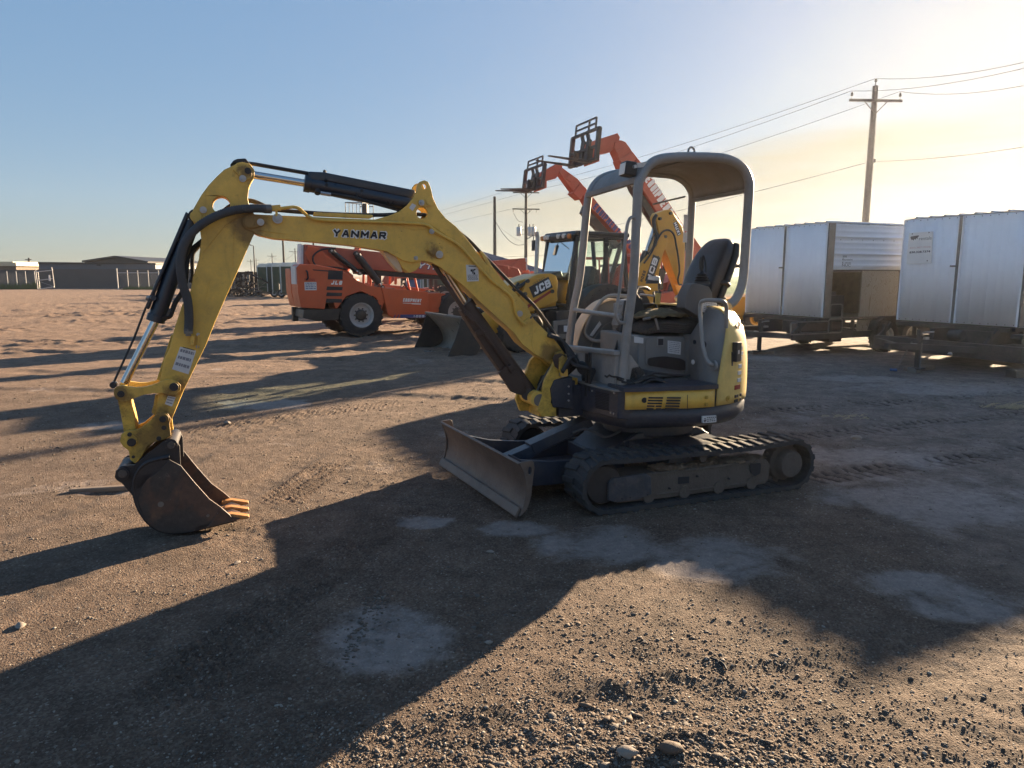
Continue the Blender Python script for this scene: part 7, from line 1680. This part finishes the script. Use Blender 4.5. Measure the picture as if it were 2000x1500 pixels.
def lv(fr, px, py): p = fr.level(px, py, 0); return p
j1 = T1.level(1482, 688, .05); j2 = T2.level(1790, 722, .05)
trailer(T1, 'white box trailer with open lower side and a plywood panel, behind the excavator', False, dict(jack=j1))
trailer(T2, 'white box trailer carrying the rental sign, nearest the right edge', True, dict(jack=j2))
def block(px, py, dim, rot, label, name='wood_block', mat='board', cat='wood block', z=None):
    p = gpt(px, py); g = gh(p[0], p[1]); b = MB(); b.box((0, 0, dim[2]/2-.008), dim); o = b._build(name, M[mat], None, bevel=.012)
    o.location = (p[0], p[1], g); o.rotation_euler = (R(random.uniform(-2, 2)), R(random.uniform(-2, 2)), rot); tag(o, label, cat); return o
block(1486, 690, (.50, .26, .07), R(8), 'flat wooden block under the jack of the farther trailer')
block(1795, 722, (.62, .20, .08), R(25), 'long grey wooden block lying under the jack of the trailer with the sign')
block(1785, 727, (.20, .16, .10), R(40), 'small chipped block against the near side of the jack of the trailer with the sign', mat='steel_dull')
block(1993, 737, (.40, .22, .14), R(10), 'pale block half cut off by the right edge', mat='board')
block(205, 957, (.52, .07, .045), R(12), 'thin wooden plank lying left of the excavator bucket', 'plank', 'board', 'plank')
# crushed can, bits of litter, a dead twig, a curl of hose
b = MB(); b.lathe([(0, -.06), (.028, -.06), (.033, -.05), (.033, -.01), (.024, .01), (.033, .03), (.030, .06), (0, .06)], (0, 0, 0), 'y', 14); o = b._build('drink_can', M['bluewall'], None); p = gpt(1745, 725); o.location = (p[0], p[1], gh(p[0], p[1])+.03); o.rotation_euler = (0, 0, R(60)); o.scale = (1, 1, .8); tag(o, 'crushed blue drink can beside the jack blocks', 'can')
rs = random.Random(2)
def twig(px, py, n, ln, name, label, mat):
    p = gpt(px, py); b = MB(); g = gh(p[0], p[1])
    for i in range(n):
        a = rs.uniform(-.5, 1.0); s = Vector((rs.uniform(-.25, .35), rs.uniform(-.12, .12), .02)); e = s+Vector((math.cos(a), math.sin(a)*.6, rs.uniform(-.05, .25)))*ln*rs.uniform(.2, .6)
        b.tube(crom([s, s.lerp(e, .5)+Vector((0, 0, .02)), e], 3), .003, 4)
        for k in range(4): q_ = s.lerp(e, rs.random()); b.tube([q_, q_+Vector((rs.uniform(-.05, .05), rs.uniform(-.04, .04), rs.uniform(0, .04)))], .002, 4)
    o = b._build(name, M[mat], None); o.location = (p[0], p[1], g); tag(o, label, 'dead weed')
M['straw'] = paint('dry_straw', (.42, .34, .22), .9, dirt=.2, spot=.3, scale=20)
twig(1955, 795, 34, .5, 'dead_weed', 'dry pale weed lying on the ground near the right edge', 'straw')
twig(1640, 820, 10, .25, 'dead_weed', 'small scrap of dry stalks behind the excavator track', 'straw')
b = MB(); b.tube(crom([(0, 0, .008), (.012, .035, .010), (.006, .075, .010), (-.012, .11, .008)], 8), .0055, 8); o = b._build('hose_scrap', M['rubber'], None); p = gpt(1418, 1315); o.location = (p[0], p[1], gh(p[0], p[1])); o.rotation_euler = (0, 0, R(20)); tag(o, 'short curl of black ribbed hose on the sunlit gravel', 'hose scrap')
for (px, py, s, nm, lb) in ((1225, 1490, .028, 'stone', 'flat pale stone at the bottom edge of the yard'), (958, 1078, .016, 'stone', 'pale pebble in shade below the blade'), (463, 1100, .016, 'stone', 'pale pebble below the bucket teeth'), (40, 1225, .022, 'stone', 'tan stone near the left edge in sun'), (955, 1258, .014, 'stone', 'white pebble beside the dried puddle'),
                            (1672, 858, .05, 'stone', 'pale clod on the ground behind the excavator track'), (445, 828, .035, 'stone', 'pale rock between the arm and the blade')):
    vs, fs = rock_template(int(px) % 9, 2); b = MB(); b.add([(v[0]*s*1.5, v[1]*s, v[2]*s*.6) for v in vs], [tuple(f) for f in fs]); o = b._build(nm, M['pale_rock'] if 'pale_rock' in M else M.setdefault('pale_rock', paint('pale_rock', (.24, .20, .165), .85, dirt=.3, spot=.3, scale=30)), None)
    p = gpt(px, py); o.location = (p[0], p[1], gh(p[0], p[1])+s*.3); o.rotation_euler = (0, 0, px); tag(o, lb, 'stone')

# ------------------------------------------------------------------ poles and wires
def pole(px, ptop, Y, r, label, arms=(), mat='woodpole', name='utility_pole', cat='utility pole', wood=True, zt=None, lean=0.0, extra=None, group=None):
    x = (px-1000)/FPX*(Y*math.cos(PITCH)+CAMH*0.15); top = apt(px, ptop, Y); x = top[0]; H = top[2]
    T = thing(name, label, cat, (x, Y, 0), 0, group)
    b = MB(); b.tube([(0, 0, -.2), (lean*.5, 0, H*.5), (lean, 0, H)], r*1.25, 12, True, r*.85); b.build('pole', M[mat], T)
    for (dz, ln, rot, ins, kind) in arms:
        z = H-dz; c, s = math.cos(rot), math.sin(rot); b = MB(); b.bar((-ln/2*c, -ln/2*s-r*.9, z), (ln/2*c, ln/2*s-r*.9, z), .09, .12)
        ar = b.build('crossarm', M[mat], T)
        for u in ins:
            q = Vector((ln*u*c, ln*u*s-r*.9, z)); b = MB()
            if kind == 'pin': b.lathe([(.012, 0), (.012, .14), (.07, .15), (.075, .20), (.045, .22), (.06, .27), (.03, .33), (0, .34)], q+Vector((0, 0, .05)), 'z', 12)
            else: b.lathe([(0, -.05), (.05, -.08), (.02, -.14), (.06, -.2), (.02, -.27), (.05, -.34), (0, -.4)], q, 'z', 10)
            b.build('insulator', M['steel_dull'], ar)
        b = MB(); 
        for sg in (1, -1): b.bar((ln*.22*sg*c, ln*.22*sg*s-r, z-.04), (0, -r, z-.62), .03, .04)
        b.build('brace', M[mat], ar)
    return T, Vector((x, Y, H)), r
WIRE = M['wire'] = simple('aluminium_wire', (.10, .10, .11), .6)
def wire(pts, label, sag=0.0, r=.012, name='overhead_wire', n=14):
    P = [Vector(p) for p in pts]; out_ = []
    for i in range(len(P)-1):
        for k in range(n):
            t = k/n; q = P[i].lerp(P[i+1], t); q.z -= sag*4*t*(1-t); out_.append(q)
    out_.append(P[-1]); b = MB(); b.tube(out_, r, 5, False); o = b._build(name, WIRE, None); tag(o, label, 'wire'); return o
pT, pH, _ = pole(1710, 168, 36, .15, 'tall brown utility pole with one crossarm behind the white trailers', [(.35*2.0, 2.62, R(4), (-.46, .46), 'pin')], 'woodpole')
b = MB(); b.lathe([(.02, 0), (.02, .18), (.07, .19), (.075, .24), (.045, .26), (.06, .31), (0, .38)], (0, 0, pH.z), 'z', 12); b.build('insulator', M['steel_dull'], pT)
b = MB(); b.box((.16, -.12, pH.z-3.5), (.08, .08, .16)); b.build('clevis', M['steel_dull'], pT)
tT, tH, _ = pole(1027.5, 372, 80, .17, 'dark utility pole with two crossarms and three grey transformers', [(.25, 2.9, R(6), (-.46, .42), 'pin'), (2.0, 3.0, R(8), (-.47, .12, .38), 'hang')], 'poledark')
for k, dx in enumerate((-.78, .42, .80)):
    b = MB(); z = tH.z-4.9; b.lathe([(0, 0), (.26, 0), (.27, .04), (.27, .92), (.24, .97), (0, .99)], (dx, -.15-.1*(k == 1), z), 'z', 18); c_ = b.build('transformer', M['steel'], tT)
    b = MB(); b.lathe([(.05, 0), (.08, .06), (.04, .1), (.08, .16), (.04, .22), (.07, .28), (0, .36)], (dx, -.15, z+.98), 'z', 10); b.build('bushing', M['blackm'], c_); b = MB(); b.bar((dx, -.1, z+.75), (0, 0, z+.65), .05, .05); b.bar((dx, -.1, z+.25), (0, 0, z+.15), .05, .05); b._build('bracket', M['steel_dull'], c_)
bT, bH, _ = pole(966, 384, 76, .16, 'bare dark pole without crossarm left of the transformer pole', [], 'poledark')
pole(551, 440, 95, .13, 'bare dark pole behind the portable toilets', [], 'poledark'); pole(611, 452, 100, .13, 'bare dark pole behind the lowered telehandler', [], 'poledark')
FP = []
for (px, pt, Y, ln, lb) in ((489.5, 506, 330, 3.4, 'farthest small utility pole left of the yard light'), (500, 504, 350, 3.2, 'small distant utility pole behind the yard light'), (531, 495, 270, 3.4, 'distant utility pole above the portable toilets'), (576, 485, 215, 3.4, 'distant utility pole between the toilets and the orange telehandler'), (1255, 488, 240, 3.4, 'distant utility pole seen through the excavator canopy'), (783, 480, 120, 1.2, 'distant post just showing above the lowered orange boom')):
    FP.append(pole(px, pt, Y, .16, lb, [(1.0, ln, R(3), (-.45, .45), 'pin')] if ln > 2 else [], 'poledark', group=None))
lT, lH, _ = pole(495, 480, 150, .12, 'dark yard light pole with a lamp head over the scrap', [], 'poledark', 'yard_light', 'light pole')
b = MB(); b.bar((0, 0, lH.z-.05), (-.55, 0, lH.z+.15), .10, .10); b.bar((-.5, 0, lH.z+.1), (-.85, 0, lH.z+.25), .3, .18); b._build('lamp_head', M['poledark'], lT); b = MB(); b.tube([(0, 0, 0), (0, 0, lH.z*.55)], .2, 8, True, .14); b.build('lower_mast', M['poledark'], lT)
q1, q2, q3 = pH+Vector((-1.2, -.1, -.25)), pH+Vector((1.2, 0, -.25)), pH+Vector((0, 0, .35))
def off(px, py, Y): return Vector(apt(px, py, Y))
w1 = off(2300, 35, 21); w2 = off(2300, 45, 21.5); w3 = off(2300, 80, 21)
wire([w1, q3, tH+Vector((-1.2, 0, .2)), FP[3][1]], 'top power line running over the tall pole to the transformer pole', .5)
wire([w2, q1, tH+Vector((1.1, 0, .1)), FP[3][1]+Vector((-1, 0, -.7))], 'power line on the left insulator of the tall pole crossarm', .5)
wire([w3, q2, tH+Vector((-1.3, 0, -1.9)), FP[3][1]+Vector((1, 0, -.8))], 'power line on the right insulator of the tall pole crossarm', .6)
wire([off(2300, 228, 22), pH+Vector((.1, 0, -3.5)), tH+Vector((0, 0, -5.6)), bH+Vector((0, 0, -2.6))], 'low cable strung below the crossarm of the tall pole', .3)
wire([FP[0][1]+Vector((0, 0, -1)), FP[2][1]+Vector((0, 0, -1)), FP[3][1]+Vector((0, 0, -1))], 'thin line between the distant poles at left', 2.0, .03)
wire([tH+Vector((0, 0, -5.7)), bH+Vector((.1, 0, -2.5))], 'short slack cable between the transformer pole and the bare pole', 1.0, .03)
wire([off(700, 500, 140), off(1300, 480, 110)], 'faint lower line crossing behind the backhoe cab', 1.0, .025)
b = MB(); b.tube(crom([tH+Vector((-1.36, 0, -2.4)), tH+Vector((-.9, 0, -3.2)), tH+Vector((-.3, 0, -3.4))], 5), .02, 4); b._build('jumper_wire', WIRE, None).parent = None
jw = bpy.data.objects['jumper_wire']; jw.parent = tT; jw.location = -Vector((tT.location.x, tT.location.y, 0))

# ------------------------------------------------------------------ buildings and fences
def bldg(name, label, parts, cat='building'):
    T = thing(name, label, cat); 
    for nm, mat, fn in parts: b = MB(); fn(b); b.build(nm, M[mat], T)
    return T
def A_(px, py, Y): return apt(px, py, Y)
def wall_box(b, px0, px1, ptop, Y, depth, ptop1=None, base=0.0):
    a = A_(px0, ptop, Y); c = A_(px1, ptop if ptop1 is None else ptop1, Y); b.add([(a[0], Y, base), (c[0], Y, base), (c[0], Y, c[2]), (a[0], Y, a[2]), (a[0], Y+depth, base), (c[0], Y+depth, base), (c[0], Y+depth, c[2]), (a[0], Y+depth, a[2])], [(0, 1, 2, 3), (5, 4, 7, 6), (1, 5, 6, 2), (4, 0, 3, 7), (3, 2, 6, 7)])
bldg('warehouse', 'long low blue grey metal warehouse behind the privacy fence at far left', [
    ('wall', 'wallblue', lambda b: wall_box(b, 75, 303, 513.5, 105, 18, 515)),
    ('roof_edge', 'roofdark', lambda b: wall_box(b, 74, 304, 511.5, 104.8, 18.4, 514.2, A_(75, 514.5, 105)[2]-.12)),
    ('vent', 'ink', lambda b: b.bb(*[A_(190, 518, 104.9)[0], A_(196, 518, 104.9)[0]], 104.7, 104.9, A_(190, 519, 105)[2], A_(190, 516.5, 105)[2]))])
def gable(b):
    p = [A_(165, 511, 125), A_(228, 502, 125), A_(291, 512.5, 125)]; xs = [q[0] for q in p]; zs = [q[2] for q in p]
    b.prism([(xs[0], 0), (xs[2], 0), (xs[2], zs[2]), (xs[1], zs[1]), (xs[0], zs[0])], 125, 150)
def gable_trim(b):
    p = [A_(164, 510.5, 124.6), A_(228, 501, 124.6), A_(292, 512, 124.6)]
    for i in (0, 1): b.bar((p[i][0], 137, p[i][2]), (p[i+1][0], 137, p[i+1][2]), 26, .28)
bldg('gabled_shed', 'dark grey gabled shed roof rising behind the low warehouse', [('wall', 'wallgrey', gable), ('roof', 'roofdark', gable_trim)])
bldg('cream_roofed_shed', 'small shed with cream roof at the far left edge', [('wall', 'board', lambda b: wall_box(b, -60, 31, 519.5, 112, 9)), ('roof', 'cream', lambda b: (wall_box(b, -60, 31, 513, 111.5, 10, 512.5, A_(0, 519.5, 112)[2]), wall_box(b, -55, 25, 510.8, 113, 8, 511, A_(0, 514, 112)[2])))])
bldg('striped_roof_shed', 'low shed with ribbed grey roof between the cream roof and the warehouse', [('wall', 'wallgrey', lambda b: wall_box(b, 32, 74, 519, 118, 8)), ('roof', 'steel_dull', lambda b: wall_box(b, 31, 72, 515.5, 117.5, 9, 516, A_(50, 519.5, 118)[2]))])
pole(56, 503.5, 130, .16, 'short bare pole behind the striped roof shed at far left', [(.3, 1.2, 0, (), 'pin')], 'poledark', 'service_pole')
def bluebarn(b):
    p = [A_(790, 536, 62), A_(935, 489, 62), A_(1075, 530, 62)]; b.prism([(p[0][0], 0), (p[2][0], 0), (p[2][0], p[2][2]), (p[1][0], p[1][2]), (p[0][0], p[0][2])], 62, 80)
bldg('blue_building', 'blue gabled metal building behind the backhoe hood', [('wall', 'bluewall', bluebarn)])
bldg('white_shed', 'pale ribbed shed seen through the excavator cab posts beside the backhoe', [('wall', 'metalwhite', lambda b: wall_box(b, 1195, 1262, 520, 48, 5)), ('roof', 'wallgrey', lambda b: wall_box(b, 1192, 1265, 515, 47.8, 5.4, 515, A_(1200, 520, 48)[2]))])
bldg('privacy_fence', 'long brown grey privacy fence in front of the warehouse', [('panel', 'privacy', lambda b: (wall_box(b, -80, 75, 527, 96, .1), wall_box(b, 75, 460, 525.5, 96, .1)))], 'fence')
# chain link: posts, rails and a real wire mesh
def chain(px0, px1, Y, H_, n, label, toprail=True, tilt=0, mesh=True, dz=0):
    a = A_(px0, 540, Y); c = A_(px1, 540, Y); L_ = c[0]-a[0]; T = thing('chain_link_fence', label, 'fence', (a[0], Y, 0))
    for i in range(n): b = MB(); x = L_*i/(n-1); b.cyl((x, 0, -.1), (x+tilt*.05, 0, H_+(.5 if i in (0, ) else .25)), .045 if i else .07, 8); b.build('post', M['galv'], T)
    if toprail: b = MB(); b.cyl((0, 0, H_-.05), (L_, 0, H_-.05), .04, 8); b.build('top_rail', M['galv'], T)
    b = MB(); k = 0; s_ = .32; x = 0
    while x < L_:
        b.bar((x, .03, .05), (x+min(H_, L_-x), .03, .05+min(H_, L_-x)-.05), .006, .006, up=(0, 1, 0)); b.bar((x+min(H_, L_-x), .035, .05), (x, .035, .05+min(H_, L_-x)-.05), .006, .006, up=(0, 1, 0)); x += s_
    b._build('chain_mesh', M['galv'], T); return T
chain(-40, 68, 90, 1.95, 7, 'chain link fence section left of the open gate, weeds at its foot', False)
chain(229, 330, 88, 2.05, 6, 'chain link fence section with white top rail right of the gateway')
g0 = A_(72, 545, 86); gT = thing('yard_gate', 'open chain link gate leaning on the left of the gateway', 'gate', (g0[0], 86, 0), 0)
b = MB(); c = [A_(x, y, 86) for x, y in ((70, 531), (102, 528), (106, 560), (74, 565))]; c = [Vector((q[0]-g0[0], 0, max(.05, q[2]))) for q in c]; c0 = A_(69, 527, 86); c1 = A_(100, 525, 86)
for i in range(4): b.cyl(c[i], c[(i+1) % 4], .05, 8)
b.cyl(c[0].lerp(c[3], .5), c[1].lerp(c[2], .5), .045, 8); b.cyl(c[0], c[0]+Vector((0, 0, .35)), .04, 8); b.cyl(c[1], c[1]+Vector((-.05, 0, .35)), .06, 8); b.cyl(c[0]+Vector((.25, 0, 0)), c[3]+Vector((.25, 0, 0)), .03, 6); b.cyl(c[0].lerp(c[3], .5), c[2], .015, 5)
b._build('frame', M['galv'], gT)
b = MB(); q = c[1].lerp(c[0], .2)*.6+c[2]*.4; b.box((c[1].x-.4, -.05, c[1].z-.9), (.2, .02, .7)); b.build('notice', M['white'], gT)
# weeds at the fence foot
def weeds(px0, px1, Y, label, n=260, h=.5):
    a = A_(px0, 540, Y)[0]; c = A_(px1, 540, Y)[0]; b = MB(); r_ = random.Random(int(px0+500))
    for i in range(n):
        x = r_.uniform(a, c); y = Y+r_.uniform(-.6, .5); hh = h*r_.uniform(.3, 1)*(1+.8*max(0, mnoise.noise((x*.3, 0, 3)))); t = r_.uniform(-.3, .3); w_ = r_.uniform(.03, .07)
        b.add([(x-w_, y, 0), (x+w_, y, 0), (x+t, y+r_.uniform(-.1, .1), hh)], [(0, 1, 2)])
    o = b._build('weeds', M['weed'], None, weld=False); tag(o, label, 'weeds', kind='stuff')
M['weed'] = paint('green_weed', (.09, .115, .04), .8, dirt=.3, spot=.5, scale=.8)
weeds(-40, 72, 88.5, 'green weeds growing along the left chain link fence', 500, .9); weeds(240, 330, 86.5, 'low green weeds under the right chain link fence', 350, .5)

# ------------------------------------------------------------------ portable toilets on a trailer
def toilet(px, Y, label, rot=R(200)):
    a = A_(px, 540, Y); T = thing('portable_toilet', label, 'portable toilet', (a[0], Y, .35), rot, 'green portable toilets')
    b = MB(); b.bb(-.55, .55, -.55, .55, 0, 2.05); b.build('cabin', M['toilet_dark'], T, bevel=.03)
    b = MB()
    for y in (-.53, -.30, .30, .53): b.bb(.55, .60, y-.03, y+.03, .05, 2.1)
    b.bb(.55, .59, -.56, .56, 2.0, 2.1); b.build('door_frame', M['toilet_white'], T, bevel=.01)
    b = MB(); b.bb(.55, .575, -.50, .50, .08, 2.0); d = b.build('door', M['toilet'], T, bevel=.01); b = MB(); b.bb(.576, .585, -.08, .08, 1.3, 1.7); b.build('vent', M['toilet_white'], d)
    b = MB(); b.prism([(-.60, 2.04), (.60, 2.04), (.56, 2.18), (.3, 2.30), (-.3, 2.30), (-.56, 2.18)], -.54, .54); 
    for y in (-.4, -.13, .13, .4): b.bb(-.5, .5, y-.05, y+.05, 2.28, 2.34)
    b.build('roof', M['toilet_white'], T, bevel=.02); return T
for px, Y, lb in ((517, 60.5, 'green portable toilet at the left end of the row'), (536, 58.5, 'green portable toilet second from the left of the row'), (546, 57.5, 'green portable toilet squeezed between the second and the front one'), (563, 56, 'green portable toilet at the front of the row, its dark side showing'), (586, 54.5, 'green portable toilet half hidden by the orange telehandler'),
                  (838, 56, 'green portable toilet seen under the lowered orange boom'), (852, 55, 'green portable toilet behind the lowered telehandler, nearest its front tyre')):
    toilet(px, Y, lb)
def toilet_trailer(px0, px1, Y0, Y1, label):
    a = A_(px0, 540, Y0); c = A_(px1, 540, Y1); T = thing('toilet_trailer', label, 'trailer', (0, 0, 0)); b = MB()
    for o_ in (-.8, .6): b.bar((a[0], Y0+o_, .28), (c[0], Y1+o_, .28), .1, .12)
    for t in (0, .25, .5, .75, 1): x = a[0]+(c[0]-a[0])*t; y = Y0+(Y1-Y0)*t; b.bar((x, y-.85, .28), (x, y+.65, .28), .1, .1)
    for t in (0, .25, .5, .75): x = a[0]+(c[0]-a[0])*t; y = Y0+(Y1-Y0)*t-.9; b.bar((x, y, .28), (x, y, 1.1), .05, .05); b.bar((x, y, 1.1), (x+.9, y-.1, 1.1), .05, .05)
    b._build('frame', M['steel_dull'], T)
    for t in (.4, .55): x = a[0]+(c[0]-a[0])*t; y = Y0+(Y1-Y0)*t-.95; wheel(T, (x, y, .33), .33, .2, -1, .17, 10)
toilet_trailer(508, 600, 60.5, 54, 'flat grey trailer carrying the row of portable toilets')
# dark panel fence, pallets and scrap between the arm and the toilets
bldg('rusty_panel_fence', 'dark brown rusted panel fence behind the scrap heap', [('panel', 'rustfence', lambda b: [wall_box(b, x, x+w_, y, 66+(k % 2)*.08, .05) for k, (x, w_, y) in enumerate(((380, 24, 529), (404, 22, 530.5), (426, 20, 530), (446, 18, 529), (464, 14, 531), (478, 16, 530), (494, 16, 531.5)))])], 'fence')
def scrap():
    T = thing('scrap_heap', 'dark heap of scrap frames and bent pipe below the rusted fence', 'scrap heap', (0, 0, 0)); T['kind'] = 'stuff'; r_ = random.Random(8); b = MB()
    for i in range(150):
        px = r_.uniform(410, 512); Y = r_.uniform(57, 64); q = A_(px, 570, Y); z = r_.random()**1.6*1.7; L_ = r_.uniform(.4, 1.8); a = r_.uniform(0, 6.28); e = r_.uniform(-.6, .6); d = Vector((math.cos(a)*math.cos(e), math.sin(a)*.5, math.sin(e)))*L_
        b.bar((q[0], Y, z), (q[0]+d.x, Y+d.y, max(.03, z+d.z)), r_.uniform(.03, .14), r_.uniform(.03, .12))
    b._build('scrap_bars', M['rustfence'], T); b = MB()
    for i in range(40):
        px = r_.uniform(430, 512); Y = r_.uniform(56.5, 58); q = A_(px, 570, Y); z = r_.random()**2*1.0+.05; L_ = r_.uniform(.2, .7); b.bar((q[0], Y, z), (q[0]+L_, Y, z+r_.uniform(-.15, .3)), .04, .04)
    b._build('pale_bars', M['steel_dull'], T); return T
scrap()
for k, (px, Y) in enumerate(((470, 58.5), (452, 59.5))):
    a = A_(px, 570, Y); T = thing('pallet_rack', ['dark steel stand with pale rags hanging in it, right of the arm', 'low dark steel stand nearer the arm'][k], 'steel stand', (a[0], Y, 0)); b = MB()
    for x in (0, 1.1):
        for y in (0, .8): b.bar((x, y, 0), (x, y, 2.0-.4*k), .08, .08)
    for z in (.5, 1.2, 1.95-.4*k): b.bar((0, 0, z), (1.1, 0, z), .07, .07)
    b._build('frame', M['rustfence'], T); b = MB(); b.box((.3, -.05, 1.35-.2*k), (.18, .05, .9)); b.box((.7, -.05, 1.45-.2*k), (.22, .05, .6)); b.build('rag', M['silt'], T, bevel=.02)
# ------------------------------------------------------------------ boom lift basket showing above the excavator boom
def boom_lift():
    Y = 46; a = A_(703, 560, Y); T = thing('boom_lift', 'grey railed work platform of a boom lift raised behind the excavator boom', 'boom lift', (a[0], Y, 0)); zt = A_(690, 397, Y)[2]; zb = zt-1.25
    def corner(px, py): return A_(px, py, Y)[0]-a[0]
    x0, x1 = corner(675, 400)+.25, corner(729, 400)-.25
    P = {'fl': (x0-.15, -.5), 'fr': (x1-.35, -.5), 'bl': (x0+.55, .5), 'br': (x1+.15, .5)}; b = MB()
    for k, (x, y) in P.items(): b.cyl((x, y, zb), (x, y, zt), .025, 6)
    for z in (zt, zt-.16, zb+.45, zb): 
        for u, v in (('fl', 'fr'), ('fr', 'br'), ('br', 'bl'), ('bl', 'fl')):
            if z == zt-.16 and (u, v) != ('br', 'bl'): continue
            b.cyl((*P[u], z), (*P[v], z), .028, 6)
    for t in (.25, .5, .75): b.cyl((P['fl'][0]+(P['bl'][0]-P['fl'][0])*t, -.5+t, zb), (P['fl'][0]+(P['bl'][0]-P['fl'][0])*t, -.5+t, zt), .02, 6)
    b._build('platform_rail', M['steel_dull'], T); b = MB(); b.prism([(P['fl'][0], -.5), (P['fr'][0], -.5), (P['br'][0], .5), (P['bl'][0], .5)], zb-.05, zb, axis='z'); b.box((P['fr'][0]+.1, 0, zt-.4), (.3, .6, .7)); b.build('platform', M['trailer'], T, bevel=.01)
    b = MB(); b.bar((P['fr'][0], 0, zb+.1), (.6, 0, zb-.5), .18, .2); b.bar((.6, 0, zb-.4), (-1.2, .4, 1.6), .25, .3); b._build('lift_arm', M['orange_fade'], T); b = MB(); b.bb(-2.4, -.2, -.7, .9, .5, 1.5); b.build('base', M['orange_fade'], T, bevel=.1)
    for x in (-2.0, -.6):
        for y, s in ((-.75, -1), (.95, 1)): wheel(T, (x, y, .42), .42, .25, s, .2, 12)
boom_lift()
# dry grass bank and wire fence beyond the right hand trailer
def bank():
    b = MB(); rows = []
    for i in range(40):
        x = 8+i*1.4; rows.append([(x, 34+.15*x+dy, max(-.1, hh+.12*mnoise.noise((x*.4, dy, 2)))) for dy, hh in ((0, -.1), (2, .55), (5, 1.05), (12, 1.15), (30, .9), (60, -.1))])
    b.grid(rows); o = b._build('grassy_bank', M['drygrass'], None, sharp=180); tag(o, kind='structure')
M['drygrass'] = paint('dry_grass', (.30, .245, .15), .95, dirt=.5, spot=.5, scale=1.5, dcol=(.16, .13, .08), bump=.5)
bank()
fa = thing('wire_fence', 'wire stock fence on the dry bank beyond the trailer with the sign', 'fence', (14, 30, 0), R(12)); b = MB()
for i in range(14): b.cyl((i*1.8, 0, 0), (i*1.8, 0, 1.9), .035, 6)
for z in np.linspace(.1, 1.85, 10): b.cyl((0, 0, z), (23.4, 0, z), .008, 4)
for i in range(150): b.cyl((i*.156, 0, .1), (i*.156, 0, 1.85), .005, 3)
b._build('posts_and_wire', M['steel_dull'], fa)
# ------------------------------------------------------------------ dusty air
def haze():
    b = MB(); r = 1560.0; b.bb(-r, r, -r, r, -1.2, 14.0); m = bpy.data.materials.new('dusty_air'); m.use_nodes = True; t = m.node_tree; t.nodes.clear()
    o = t.nodes.new('ShaderNodeOutputMaterial'); v = t.nodes.new('ShaderNodeVolumePrincipled'); v.inputs['Color'].default_value = (.86, .90, .96, 1)
    v.inputs['Density'].default_value = .00028; v.inputs['Anisotropy'].default_value = .70; t.links.new(v.outputs[0], o.inputs['Volume'])
    h = b._build('haze', m, None); tag(h, 'thin dusty air lit by the low sun', 'haze', kind='stuff')
haze()
